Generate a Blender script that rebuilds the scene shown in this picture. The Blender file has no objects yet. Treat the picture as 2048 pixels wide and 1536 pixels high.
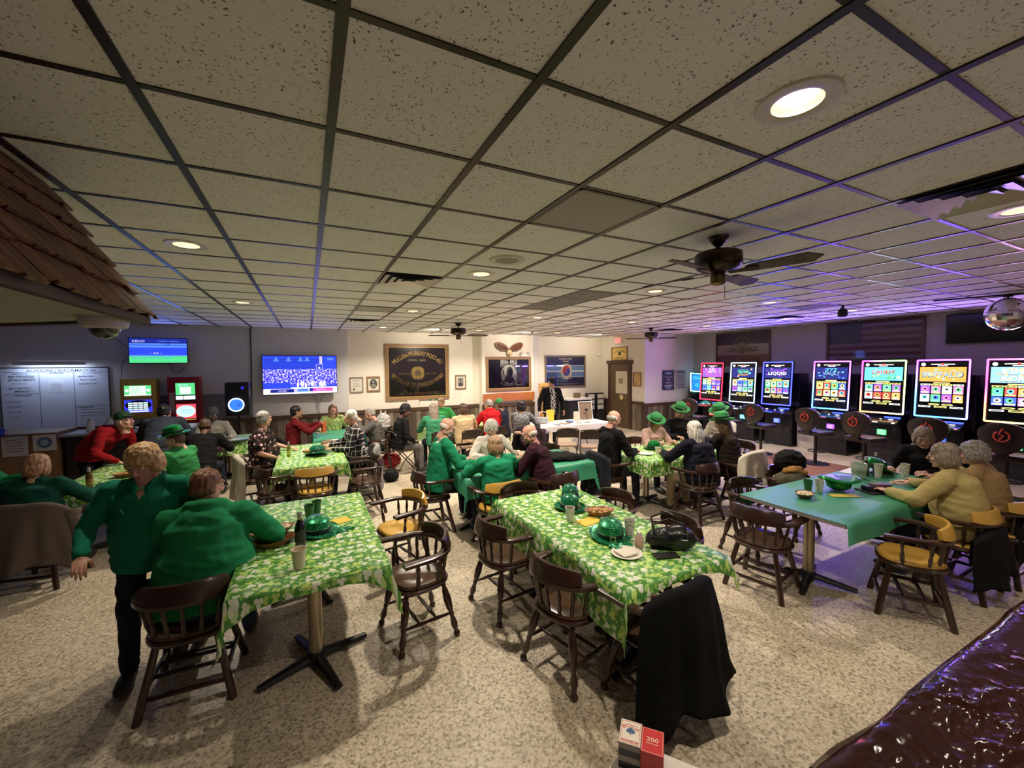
import bpy, bmesh, math, random
from math import sin, cos, pi, radians as rad, sqrt, atan2
from mathutils import Vector, Matrix, Euler, noise
random.seed(7)
D = bpy.data
SC = bpy.context.scene
COL = SC.collection
H = 2.05            # camera height
CE = 3.01           # ceiling height
# ---------------------------------------------------------------- camera
cam = D.cameras.new('camera'); camo = D.objects.new('camera', cam); COL.objects.link(camo)
cam.sensor_width = 36.0; cam.lens = 36.0 * 817.23 / 2048; cam.clip_start = 0.05; cam.clip_end = 60
_R = ((0.89406875, -0.44780085, -0.01074561), (-0.02897864, -0.03388555, -0.99900551), (0.4469914, 0.893491, -0.04327267))
camo.matrix_world = Matrix(((_R[0][0], -_R[1][0], -_R[2][0], 0), (_R[0][1], -_R[1][1], -_R[2][1], 0), (_R[0][2], -_R[1][2], -_R[2][2], H), (0, 0, 0, 1)))
SC.camera = camo
# ---------------------------------------------------------------- exposure, world
SC.view_settings.view_transform = 'Standard'; SC.view_settings.look = 'None'
SC.view_settings.gamma = 1.0; SC.view_settings.use_curve_mapping = False
SC.view_settings.exposure = 0.82
w = D.worlds.new('world'); SC.world = w; w.use_nodes = True
w.node_tree.nodes['Background'].inputs[0].default_value = (0.5, 0.45, 0.4, 1)
w.node_tree.nodes['Background'].inputs[1].default_value = 0.02
SC.cycles.max_bounces = 6; SC.cycles.diffuse_bounces = 4; SC.cycles.glossy_bounces = 3
SC.cycles.transmission_bounces = 4; SC.cycles.transparent_max_bounces = 6
SC.cycles.caustics_reflective = False; SC.cycles.caustics_refractive = False
SC.cycles.sample_clamp_indirect = 4.0
SC.cycles.use_denoising = True
def light(name, kind, loc, power, color, size=.1, aim=None, spot=None, blend=.6, parent=None, size_y=None):
    l = D.lights.new(name, kind); l.energy = power; l.color = color
    if kind == 'AREA':
        l.size = size
        if size_y: l.shape = 'RECTANGLE'; l.size_y = size_y
    else: l.shadow_soft_size = size
    if kind == 'SPOT': l.spot_size = rad(spot or 120); l.spot_blend = blend
    o = D.objects.new(name, l); COL.objects.link(o); o.location = loc
    if aim is not None:
        o.rotation_euler = (Vector(aim) - Vector(loc)).to_track_quat('-Z', 'Y').to_euler()
    if parent: o.parent = parent
    return o
WARM = (1.0, 0.87, 0.71)
DOWN_W = 96.0
# ---------------------------------------------------------------- materials
MATS = {}
def nt_new(name):
    m = D.materials.new(name); m.use_nodes = True; nt = m.node_tree
    return m, nt, nt.nodes, nt.links, nt.nodes['Principled BSDF']
def c4(c): return (c[0], c[1], c[2], 1.0)
def mat(name, col=(.5, .5, .5), rough=.6, metal=0., emit=None, es=1., noise_s=0, noise_a=.25, bump=0., bump_s=60., spec=.5, alpha=1., trans=0., coat=0.):
    if name in MATS: return MATS[name]
    m, nt, N, L, B = nt_new(name)
    B.inputs['Base Color'].default_value = c4(col); B.inputs['Roughness'].default_value = rough
    B.inputs['Metallic'].default_value = metal; B.inputs['Specular IOR Level'].default_value = spec
    B.inputs['Coat Weight'].default_value = coat
    if trans: B.inputs['Transmission Weight'].default_value = trans
    if alpha < 1: B.inputs['Alpha'].default_value = alpha
    if emit: B.inputs['Emission Color'].default_value = c4(emit); B.inputs['Emission Strength'].default_value = es
    if noise_s:
        t = N.new('ShaderNodeTexNoise'); t.inputs['Scale'].default_value = noise_s; t.inputs['Detail'].default_value = 4
        tc = N.new('ShaderNodeTexCoord'); L.new(tc.outputs['Object'], t.inputs['Vector'])
        mx = N.new('ShaderNodeMix'); mx.data_type = 'RGBA'
        mx.inputs[6].default_value = c4([x * (1 - noise_a) for x in col]); mx.inputs[7].default_value = c4([min(1, x * (1 + noise_a)) for x in col])
        L.new(t.outputs['Fac'], mx.inputs[0]); L.new(mx.outputs[2], B.inputs['Base Color'])
    if bump:
        t2 = N.new('ShaderNodeTexNoise'); t2.inputs['Scale'].default_value = bump_s; t2.inputs['Detail'].default_value = 3
        tc2 = N.new('ShaderNodeTexCoord'); L.new(tc2.outputs['Object'], t2.inputs['Vector'])
        b = N.new('ShaderNodeBump'); b.inputs['Strength'].default_value = bump; b.inputs['Distance'].default_value = .01
        L.new(t2.outputs['Fac'], b.inputs['Height']); L.new(b.outputs[0], B.inputs['Normal'])
    MATS[name] = m; return m
def ramp(N, stops, interp='LINEAR'):
    r = N.new('ShaderNodeValToRGB'); e = r.color_ramp.elements; r.color_ramp.interpolation = interp
    while len(e) < len(stops): e.new(.5)
    for i, (p, c) in enumerate(stops): e[i].position = p; e[i].color = c4(c)
    return r
def vmath(N, L, op, a, b=None):
    n = N.new('ShaderNodeMath'); n.operation = op
    for i, v in enumerate((a, b)):
        if v is None: continue
        if isinstance(v, (int, float)): n.inputs[i].default_value = v
        else: L.new(v, n.inputs[i])
    return n.outputs[0]
def mixc(N, L, fac, a, b, blend='MIX'):
    n = N.new('ShaderNodeMix'); n.data_type = 'RGBA'; n.blend_type = blend
    for i, v in ((0, fac), (6, a), (7, b)):
        if isinstance(v, (int, float)): n.inputs[i].default_value = v
        elif isinstance(v, (tuple, list)): n.inputs[i].default_value = c4(v)
        else: L.new(v, n.inputs[i])
    return n.outputs[2]
# ---------------------------------------------------------------- mesh builder
class MB:
    def __init__(s): s.v = []; s.f = []; s.m = []; s.uv = None
    def add(s, vs, fs, mi=0):
        o = len(s.v); s.v += [tuple(v) for v in vs]
        for f in fs: s.f.append(tuple(i + o for i in f)); s.m.append(mi)
        return s
    def box(s, x0, x1, y0, y1, z0, z1, mi=0, M=None):
        vs = [(x, y, z) for z in (z0, z1) for y in (y0, y1) for x in (x0, x1)]
        if M is not None: vs = [M @ Vector(v) for v in vs]
        return s.add(vs, [(0, 2, 3, 1), (4, 5, 7, 6), (0, 1, 5, 4), (2, 6, 7, 3), (0, 4, 6, 2), (1, 3, 7, 5)], mi)
    def cbox(s, c, d, mi=0, r=None):   # centre, size, rounded edge r (chamfer)
        if not r: return s.box(c[0]-d[0]/2, c[0]+d[0]/2, c[1]-d[1]/2, c[1]+d[1]/2, c[2]-d[2]/2, c[2]+d[2]/2, mi)
        b = bmesh.new(); bmesh.ops.create_cube(b, size=1)
        for v in b.verts: v.co = Vector((v.co.x*d[0]+c[0], v.co.y*d[1]+c[1], v.co.z*d[2]+c[2]))
        bmesh.ops.bevel(b, geom=b.edges[:], offset=r, segments=2, profile=.6, affect='EDGES')
        s.bm(b, mi); return s
    def bm(s, b, mi=0):
        b.verts.index_update(); s.add([v.co[:] for v in b.verts], [[v.index for v in f.verts] for f in b.faces], mi); b.free(); return s
    def tube(s, pts, r, n=8, mi=0, cap=True, sx=1., sy=1.):
        pts = [Vector(p) for p in pts]; k = len(pts)
        rs = r if isinstance(r, (list, tuple)) else [r]*k
        vs = []; up = None
        for i, p in enumerate(pts):
            t = (pts[min(i+1, k-1)] - pts[max(i-1, 0)])
            if t.length < 1e-9: t = Vector((0, 0, 1))
            t.normalize()
            if up is None: up = Vector((0, 0, 1)) if abs(t.z) < .9 else Vector((0, 1, 0))
            a = t.cross(up)
            if a.length < 1e-6: a = t.orthogonal()
            a.normalize(); bb = a.cross(t).normalized(); up = bb
            for j in range(n):
                q = 2*pi*j/n; vs.append(p + a*cos(q)*rs[i]*sx + bb*sin(q)*rs[i]*sy)
        fs = [(i*n+j, i*n+(j+1) % n, (i+1)*n+(j+1) % n, (i+1)*n+j) for i in range(k-1) for j in range(n)]
        if cap: fs += [tuple(range(n))[::-1], tuple((k-1)*n+j for j in range(n))]
        return s.add(vs, fs, mi)
    def lathe(s, prof, n=16, mi=0, c=(0, 0, 0), sx=1., sy=1., cap=True, M=None, wob=None):
        vs = []
        for i, (r, z) in enumerate(prof):
            for j in range(n):
                q = 2*pi*j/n; k = wob(q, i) if wob else (1, 0)
                v = Vector((c[0]+r*k[0]*cos(q)*sx, c[1]+r*k[0]*sin(q)*sy, c[2]+z+k[1]))
                vs.append(M @ v if M is not None else v)
        k = len(prof)
        fs = [(i*n+j, i*n+(j+1) % n, (i+1)*n+(j+1) % n, (i+1)*n+j) for i in range(k-1) for j in range(n)]
        if cap:
            if prof[0][0] > 1e-6: fs.append(tuple(range(n))[::-1])
            if prof[-1][0] > 1e-6: fs.append(tuple((k-1)*n+j for j in range(n)))
        return s.add(vs, fs, mi)
    def ell(s, c, r, n=14, mi=0, M=None):
        b = bmesh.new(); bmesh.ops.create_uvsphere(b, u_segments=n, v_segments=max(6, n*2//3), radius=1)
        for v in b.verts:
            q = Vector((v.co.x*r[0], v.co.y*r[1], v.co.z*r[2]))
            if M is not None: q = M @ q
            v.co = q + Vector(c)
        return s.bm(b, mi)
    def prism(s, poly, d, mi=0, M=None, base=0.):  # poly in local XY, extruded +Z by d
        n = len(poly); vs = [Vector((x, y, base)) for x, y in poly] + [Vector((x, y, base+d)) for x, y in poly]
        if M is not None: vs = [M @ v for v in vs]
        return s.add(vs, [tuple(range(n))[::-1], tuple(range(n, 2*n))] + [(i, (i+1) % n, n+(i+1) % n, n+i) for i in range(n)], mi)
    def grid(s, nx, ny, fn, mi=0, uvfn=None):
        vs = [fn(i/nx, j/ny) for j in range(ny+1) for i in range(nx+1)]
        return s.add(vs, [(j*(nx+1)+i, j*(nx+1)+i+1, (j+1)*(nx+1)+i+1, (j+1)*(nx+1)+i) for j in range(ny) for i in range(nx)], mi)
    def rect(s, M, x0, x1, y0, y1, mi=0, z=0.):    # flat rectangle in the plane of M
        return s.add([M @ Vector(p) for p in ((x0, y0, z), (x1, y0, z), (x1, y1, z), (x0, y1, z))], [(0, 1, 2, 3)], mi)
    def disc(s, M, cx, cy, r, mi=0, z=0., n=24, ry=None):
        return s.add([M @ Vector((cx+r*cos(2*pi*j/n), cy+(ry or r)*sin(2*pi*j/n), z)) for j in range(n)], [tuple(range(n))], mi)
    def build(s, name, mats, parent=None, smooth=False, loc=None, fix=True):
        me = D.meshes.new(name); me.from_pydata(s.v, [], s.f)
        for m in (mats if isinstance(mats, (list, tuple)) else [mats]): me.materials.append(m)
        me.polygons.foreach_set('material_index', s.m)
        if fix:
            b = bmesh.new(); b.from_mesh(me); bmesh.ops.recalc_face_normals(b, faces=b.faces[:]); b.to_mesh(me); b.free()
        if smooth:
            me.polygons.foreach_set('use_smooth', [True]*len(me.polygons))
            if smooth != 'all':
                try: me.set_sharp_from_angle(angle=rad(38))
                except Exception: pass
        me.update()
        o = D.objects.new(name, me); COL.objects.link(o)
        if parent: o.parent = parent
        if loc is not None: o.location = loc
        return o
def tag(o, label, cat, group=None, kind=None):
    o['label'] = label; o['category'] = cat
    if group: o['group'] = group
    if kind: o['kind'] = kind
    return o
def thing(name, label, cat, loc=(0, 0, 0), rz=0., group=None):
    o = D.objects.new(name, None); COL.objects.link(o); o.location = loc; o.rotation_euler = (0, 0, rz)
    o.empty_display_size = .1
    return tag(o, label, cat, group)
def struct(o): o['kind'] = 'structure'; return o
KIDS = {}
def dup(root, name=None, loc=None, rz=None, label=None, group=None):
    kids = list(root.children)
    r = root.copy(); COL.objects.link(r)
    if loc is not None: r.location = loc
    if rz is not None: r.rotation_euler = (0, 0, rz)
    if label: r['label'] = label
    if group: r['group'] = group
    for k in kids: dup_child(k, r)
    return r
def dup_child(k, r):
    sub = list(k.children)
    c = k.copy(); COL.objects.link(c); c.parent = r; c.matrix_parent_inverse = k.matrix_parent_inverse
    for g in sub: dup_child(g, c)
# text meshes (lettering), 2D coords in local XY then mapped by fn
def text_geo(body, size=1., align='CENTER', res=2):
    cu = D.curves.new('t', 'FONT'); cu.body = body; cu.size = size; cu.offset = .012; cu.align_x = align; cu.align_y = 'CENTER'; cu.resolution_u = res
    o = D.objects.new('t', cu); COL.objects.link(o)
    dg = bpy.context.evaluated_depsgraph_get(); me = D.meshes.new_from_object(o.evaluated_get(dg))
    vs = [tuple(v.co) for v in me.vertices]; fs = [tuple(p.vertices) for p in me.polygons]
    D.objects.remove(o); D.curves.remove(cu); D.meshes.remove(me)
    return vs, fs
def put_text(mb, M, body, x, y, width, height, mi, z=.002, arch=None, bold=0):
    vs, fs = text_geo(body)
    if not vs: return
    x0 = min(v[0] for v in vs); x1 = max(v[0] for v in vs); y0 = min(v[1] for v in vs); y1 = max(v[1] for v in vs)
    out = []
    for v in vs:
        u = (v[0]-x0)/max(1e-6, x1-x0)-.5; t = (v[1]-y0)/max(1e-6, y1-y0)-.5
        px, py = x+u*width, y+t*height
        if arch:            # arch = sagitta (positive bows up)
            k = 4*arch*(u*u); R_ = (width*width/4+arch*arch)/(2*abs(arch)); a = u*2*math.asin(min(1, width/2/R_))
            rr = R_ + (t*height if arch > 0 else -t*height)
            px = x+rr*sin(a); py = y + ((rr*cos(a)-R_) if arch > 0 else -(rr*cos(a)-R_))
        out.append(M @ Vector((px, py, z)))
    mb.add(out, fs, mi)
def plane_mat(origin, right, up=(0, 0, 1)):  # local x->right, y->up, z->normal toward viewer
    r = Vector(right).normalized(); u = Vector(up).normalized(); n = r.cross(u)
    return Matrix(((r.x, u.x, n.x, origin[0]), (r.y, u.y, n.y, origin[1]), (r.z, u.z, n.z, origin[2]), (0, 0, 0, 1)))
# ================================================================ ROOM
TX, TY, TS = -0.4968, 1.2126, 0.61
def tile_x(i): return TX + TS*i
def tile_y(j): return TY + TS*j
def ceiling_material():
    m, nt, N, L, B = nt_new('ceiling_tile')
    tc = N.new('ShaderNodeTexCoord')
    v = N.new('ShaderNodeTexVoronoi'); v.inputs['Scale'].default_value = 62
    nz = N.new('ShaderNodeTexNoise'); nz.inputs['Scale'].default_value = 30; nz.inputs['Detail'].default_value = 3
    mp = N.new('ShaderNodeMapping'); mp.inputs['Scale'].default_value = (1, 1.0, 1)
    L.new(tc.outputs['Object'], mp.inputs[0])
    wv = mixc(N, L, .06, mp.outputs[0], nz.outputs['Color']); L.new(tc.outputs['Object'], nz.inputs['Vector'])
    L.new(wv, v.inputs['Vector'])
    r = ramp(N, [(0, (.10, .09, .075)), (.17, (.22, .20, .17)), (.27, (.83, .82, .835)), (1, (.83, .82, .835))])
    L.new(v.outputs['Distance'], r.inputs[0])
    n2 = N.new('ShaderNodeTexNoise'); n2.inputs['Scale'].default_value = 9; L.new(tc.outputs['Object'], n2.inputs['Vector'])
    g = ramp(N, [(.36, (0, 0, 0)), (.46, (1, 1, 1))]); L.new(n2.outputs['Fac'], g.inputs[0])
    n3 = N.new('ShaderNodeTexNoise'); n3.inputs['Scale'].default_value = .8; n3.inputs['Detail'].default_value = 3; L.new(tc.outputs['Object'], n3.inputs['Vector'])
    base = mixc(N, L, n3.outputs['Fac'], (.78, .77, .78), (.88, .865, .885))
    c = mixc(N, L, g.outputs[0], base, mixc(N, L, .5, base, r.outputs[0], 'DARKEN'))
    # full-strength specks where the mask is on
    c = mixc(N, L, g.outputs[0], base, r.outputs[0])
    L.new(c, B.inputs['Base Color']); B.inputs['Roughness'].default_value = .9; B.inputs['Specular IOR Level'].default_value = .1
    return m
M_TILE = ceiling_material()
X0, X1, Y0, Y1 = -6.6, 11.35, -3.2, 11.45
DLAB = [(a, b) for a in range(-1, 4) for b in range(-2, 3) if (a, b) not in ((-1, -2), (-1, -1), (-1, 2), (3, -1), (2, -1), (3, -2), (3, 2))]
DL = [(tile_x(3.5+4*a), tile_y(4.5+5*b)) for a, b in DLAB]
DLS = {(round((x-TX)/TS-.5), round((y-TY)/TS-.5)) for x, y in DL}
HOLE = .085
def build_ceiling():
    mb = MB(); i0 = math.floor((X0-TX)/TS); i1 = math.ceil((X1-TX)/TS); j0 = math.floor((Y0-TY)/TS); j1 = math.ceil((Y1-TY)/TS)
    for i in range(i0, i1):
        for j in range(j0, j1):
            a, b = max(X0, tile_x(i)), min(X1, tile_x(i+1)); c, d = max(Y0, tile_y(j)), min(Y1, tile_y(j+1))
            if (i, j) in DLS:
                cx, cy = (tile_x(i+.5), tile_y(j+.5)); n = 32; vs = []
                for k in range(n):
                    q = 2*pi*k/n; s = TS/2/max(abs(cos(q)), abs(sin(q)))
                    vs += [(cx+HOLE*cos(q), cy+HOLE*sin(q), CE), (cx+s*cos(q), cy+s*sin(q), CE)]
                mb.add(vs, [(2*k, 2*k+1, (2*k+3) % (2*n), (2*k+2) % (2*n)) for k in range(n)])
            else: mb.add([(a, c, CE), (b, c, CE), (b, d, CE), (a, d, CE)], [(0, 1, 2, 3)])
    struct(mb.build('ceiling', M_TILE, fix=False))
    g = MB()
    for i in range(i0+1, i1):
        g.box(tile_x(i)-.017, tile_x(i)+.017, Y0, Y1, CE-.008, CE+.03)
    for j in range(j0+1, j1):
        g.box(X0, X1, tile_y(j)-.013, tile_y(j)+.013, CE-.005, CE+.03)
    struct(g.build('trim_1', mat('grid_bronze', (.035, .026, .02), .32, .6)))
build_ceiling()
def floor_material():
    m, nt, N, L, B = nt_new('pebble_floor')
    tc = N.new('ShaderNodeTexCoord')
    v = N.new('ShaderNodeTexVoronoi'); v.inputs['Scale'].default_value = 74; L.new(tc.outputs['Object'], v.inputs['Vector'])
    n1 = N.new('ShaderNodeTexNoise'); n1.inputs['Scale'].default_value = 42; n1.inputs['Detail'].default_value = 4; L.new(tc.outputs['Object'], n1.inputs['Vector'])
    sep = N.new('ShaderNodeSeparateColor'); L.new(v.outputs['Color'], sep.inputs[0])
    r = ramp(N, [(0, (.10, .075, .05)), (.14, (.20, .155, .10)), (.30, (.42, .35, .25)), (.55, (.62, .54, .41)), (.88, (.74, .66, .52)), (1, (.40, .27, .18))])
    L.new(sep.outputs[0], r.inputs[0])
    r2 = ramp(N, [(.36, (.34, .28, .19)), (.60, (.72, .64, .50))]); L.new(n1.outputs['Fac'], r2.inputs[0])
    c = mixc(N, L, .42, r.outputs[0], r2.outputs[0])
    n3 = N.new('ShaderNodeTexNoise'); n3.inputs['Scale'].default_value = .9; n3.inputs['Detail'].default_value = 5; L.new(tc.outputs['Object'], n3.inputs['Vector'])
    st = ramp(N, [(.35, (.80, .78, .74)), (.6, (1, 1, 1))]); L.new(n3.outputs['Fac'], st.inputs[0])
    c = mixc(N, L, 1., c, st.outputs[0], 'MULTIPLY')
    L.new(c, B.inputs['Base Color']); B.inputs['Roughness'].default_value = .42; B.inputs['Specular IOR Level'].default_value = .42
    b = N.new('ShaderNodeBump'); b.inputs['Strength'].default_value = .25; b.inputs['Distance'].default_value = .004
    L.new(n1.outputs['Fac'], b.inputs['Height']); L.new(b.outputs[0], B.inputs['Normal'])
    return m
struct(MB().box(X0, X1, Y0, Y1, -.1, 0).build('floor', floor_material()))
M_CREAM = mat('cream_paint', (.74, .69, .60), .8, noise_s=1.5, noise_a=.05, bump=.08, bump_s=120)
M_GREY = mat('grey_paint', (.62, .61, .60), .8, noise_s=1.2, noise_a=.07, bump=.06, bump_s=120)
M_GREY2 = mat('grey_paint_dark', (.20, .195, .20), .75, noise_s=1.2, noise_a=.1)
M_LAV = mat('pale_paint', (.66, .65, .68), .8, noise_s=1.2, noise_a=.05)
M_RW = mat('flag_wall_paint', (.36, .335, .32), .8, noise_s=1.2, noise_a=.06)
M_RWD = mat('flag_wall_lower', (.075, .065, .085), .6, noise_s=2, noise_a=.15)
def barnwood():
    m, nt, N, L, B = nt_new('barnwood')
    tc = N.new('ShaderNodeTexCoord'); sx = N.new('ShaderNodeSeparateXYZ'); L.new(tc.outputs['Object'], sx.inputs[0])
    u = vmath(N, L, 'ADD', sx.outputs[0], sx.outputs[1]); k = vmath(N, L, 'MULTIPLY', u, 1/.125)
    fl = vmath(N, L, 'FLOOR', k); fr = vmath(N, L, 'FRACT', k)
    wn = N.new('ShaderNodeTexWhiteNoise'); wn.noise_dimensions = '1D'; L.new(fl, wn.inputs['W'])
    r = ramp(N, [(0, (.055, .035, .022)), (.3, (.10, .065, .04)), (.55, (.16, .12, .085)), (.8, (.24, .20, .15)), (1, (.07, .045, .03))]); L.new(wn.outputs[0], r.inputs[0])
    nz = N.new('ShaderNodeTexNoise'); nz.inputs['Scale'].default_value = 3; nz.inputs['Detail'].default_value = 6
    mp = N.new('ShaderNodeMapping'); mp.inputs['Scale'].default_value = (14, 14, 1.2); L.new(tc.outputs['Object'], mp.inputs[0]); L.new(mp.outputs[0], nz.inputs['Vector'])
    g = ramp(N, [(.3, (.45, .45, .45)), (.7, (1.25, 1.25, 1.25))]); L.new(nz.outputs['Fac'], g.inputs[0])
    c = mixc(N, L, 1., r.outputs[0], g.outputs[0], 'MULTIPLY')
    gap = vmath(N, L, 'LESS_THAN', fr, .06); c = mixc(N, L, gap, c, (.01, .008, .006))
    L.new(c, B.inputs['Base Color']); B.inputs['Roughness'].default_value = .7
    b = N.new('ShaderNodeBump'); b.inputs['Distance'].default_value = .01; b.inputs['Strength'].default_value = .5
    L.new(mixc(N, L, gap, nz.outputs['Color'], (0, 0, 0)), b.inputs['Height']); L.new(b.outputs[0], B.inputs['Normal'])
    return m
M_BARN = barnwood(); M_RAIL = mat('dark_rail', (.07, .038, .022), .45, noise_s=8)
# walls (solid boxes)
struct(MB().box(X0, .93, 11.2, 11.7, 0, CE).build('wall_back_left', M_GREY))
struct(MB().box(.93, 9.2, 11.45, 11.7, 0, CE).build('wall_back', M_CREAM))
struct(MB().box(4.62, 6.36, 11.2, 11.45, 0, CE).build('wall_back_middle', M_CREAM))
struct(MB().box(6.42, 6.62, 11.35, 11.45, 0, CE).build('wall_back_pier', M_GREY))
struct(MB().box(9.2, 11.6, 9.35, 11.7, 0, CE).build('wall_block', M_CREAM))
struct(MB().box(9.2, 11.35, 9.335, 9.35, 0, CE).build('wall_block_side', M_LAV))
struct(MB().box(11.35, 11.6, Y0, 9.35, 1.54, CE).box(11.35, 11.6, Y0, 9.35, 0, 1.54, 1).build('wall_right', [M_RW, M_RWD]))
struct(MB().box(X0-.2, X0, Y0, 11.7, 0, CE).build('wall_left', M_GREY))
struct(MB().box(X0-.2, 11.6, Y0-.2, Y0, 0, CE).build('wall_front', M_GREY))
# darker painted band between the touch games, speaker
struct(MB().box(-3.0, -1.16, 11.19, 11.2, .9, 1.5).build('trim_2', M_GREY2))
# wainscot + rail
def wains(name, x0, x1, y0, y1, top, horizontal=True):
    mb = MB().box(x0, x1, y0, y1, 0, top)
    if horizontal: mb.box(x0, x1, y0-.02, y0+.005, top-.02, top+.07, 1)
    else: mb.box(x0-.02, x0+.005, y0, y1, top-.02, top+.07, 1)
    struct(mb.build(name, [M_BARN, M_RAIL]))
wains('trim_3', X0, .955, 11.175, 11.2, .86)
wains('trim_4', .93, 4.6, 11.425, 11.45, .86)
wains('trim_5', 4.6, 6.38, 11.175, 11.2, .86)
wains('trim_6', 6.38, 9.2, 11.425, 11.45, .86)
wains('trim_7', 9.175, 9.2, 9.33, 9.86, .84, False)
wains('trim_8', 9.175, 9.2, 10.98, 11.43, .84, False)
wains('trim_9', 9.175, 11.35, 9.31, 9.335, .80)
struct(MB().box(.925, .957, 11.16, 11.46, .0, .93).build('trim_10', M_RAIL))
struct(MB().tube([(-1.15, 11.19, 3.0), (-1.15, 11.17, 2.2), (-1.17, 11.17, 1.4)], .012).build('trim_11', mat('black_cable', (.02, .02, .02), .5)))
# reddish-brown carpet strip in front of the machines, grey mat at the door end
M_RED = mat('red_carpet', (.20, .085, .055), .9, noise_s=40, noise_a=.35, bump=.2, bump_s=200)
o = MB().box(6.9, 9.5, -1, 5.55, .0, .006).build('carpet_runner', M_RED)
tag(o, 'flat reddish brown carpet runner laid in front of the slot machines', 'carpet')
o = MB().prism([(5.75, 7.75), (6.75, 8.35), (7.6, 9.25), (8.3, 10.3), (7.2, 9.75), (6.5, 9.35), (5.9, 8.4)], .006).build('floor_mat', mat('grey_mat', (.17, .155, .145), .85, noise_s=30, noise_a=.2))
tag(o, 'flat grey floor mat lying beside the white folding table', 'mat')
# door
def door():
    x = 9.2; wood = mat('door_brown', (.12, .075, .04), .5, noise_s=3, noise_a=.25)
    o = MB().box(x-.03, x-.002, 9.98, 10.88, .01, 2.1).build('door_1', wood); struct(o)
    MB().box(x-.05, x+.0, 9.88, 9.98, 0, 2.12).box(x-.05, x, 10.88, 10.98, 0, 2.12).box(x-.07, x, 9.82, 11.04, 2.1, 2.2).build('door_frame', M_RAIL, o)
    MB().box(x-.038, x-.03, 10.06, 10.6, 1.12, 1.85).build('door_glass', mat('door_pane', (.62, .56, .42), .15), o)
    MB().box(x-.042, x-.038, 10.25, 10.45, 1.45, 1.62).build('door_sticker', mat('tan_paper', (.30, .24, .14), .8), o)
    MB().tube([(x-.04, 10.33, 1.0), (x-.032, 10.33, 1.0)], .085, 24).build('round_sticker', mat('gold_sticker', (.75, .58, .25), .5), o)
    MB().tube([(x-.1, 10.04, 1.0), (x-.03, 10.04, 1.0)], .02).ell((x-.1, 10.04, 1.), (.025, .03, .03)).build('door_handle', mat('brass', (.6, .45, .2), .3, 1.), o)
door()
# ---------------------------------------------------------------- ceiling fixtures
M_WHITE = mat('white_metal', (.78, .76, .72), .4); M_BULB = mat('bulb', (1, .9, .7), emit=(1, .84, .60), es=14)
M_CANIN = mat('can_gold', (.85, .70, .42), .3, .3)
def downlight():
    t = thing('recessed_light', 'x', 'ceiling light')
    MB().lathe([(.084, .0), (.083, -.006), (.10, -.010), (.135, -.008), (.14, 0)], 32, cap=False).build('trim_ring', mat('ring_gloss', (.62, .58, .5), .3), t, True)
    MB().lathe([(.083, -.003), (.08, .10), (.06, .13), (0.0, .135)], 24, cap=False).build('reflector_can', M_CANIN, t, True)
    MB().lathe([(0, .072), (.03, .074), (.047, .085), (.05, .11), (.03, .13)], 20).build('bulb', M_BULB, t, True)
    return t
dl0 = downlight(); k = 0
rows = {0: 'behind the camera', 1: 'nearest the camera', 2: 'second row from the camera', 3: 'third row from the camera', 4: 'farthest row, by the back wall'}
cols = {-1: 'left end', 0: 'second from the left', 1: 'middle', 2: 'second from the right', 3: 'right end'}
for a, b in DLAB:
    x, y = tile_x(3.5+4*a), tile_y(4.5+5*b)
    t = dl0 if k == 0 else dup(dl0)
    t.location = (x, y, CE); t['label'] = 'round lit recessed ceiling light, %s, %s' % (rows[b+2], cols[a]); t['group'] = 'recessed ceiling lights'; k += 1
    light('downlight_lamp', 'SPOT', (0, 0, .0), DOWN_W*{-2: .02, -1: .42 if a == 0 else .10, 0: 1.05, 1: 1.8, 2: 1.5}[b]*((.42 if b == 0 else .75) if a == -1 else .75 if a == 3 else .9 if a == 2 else 1.15), WARM, .05, aim=(0, 0, -1), spot=138, blend=1., parent=t)
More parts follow.
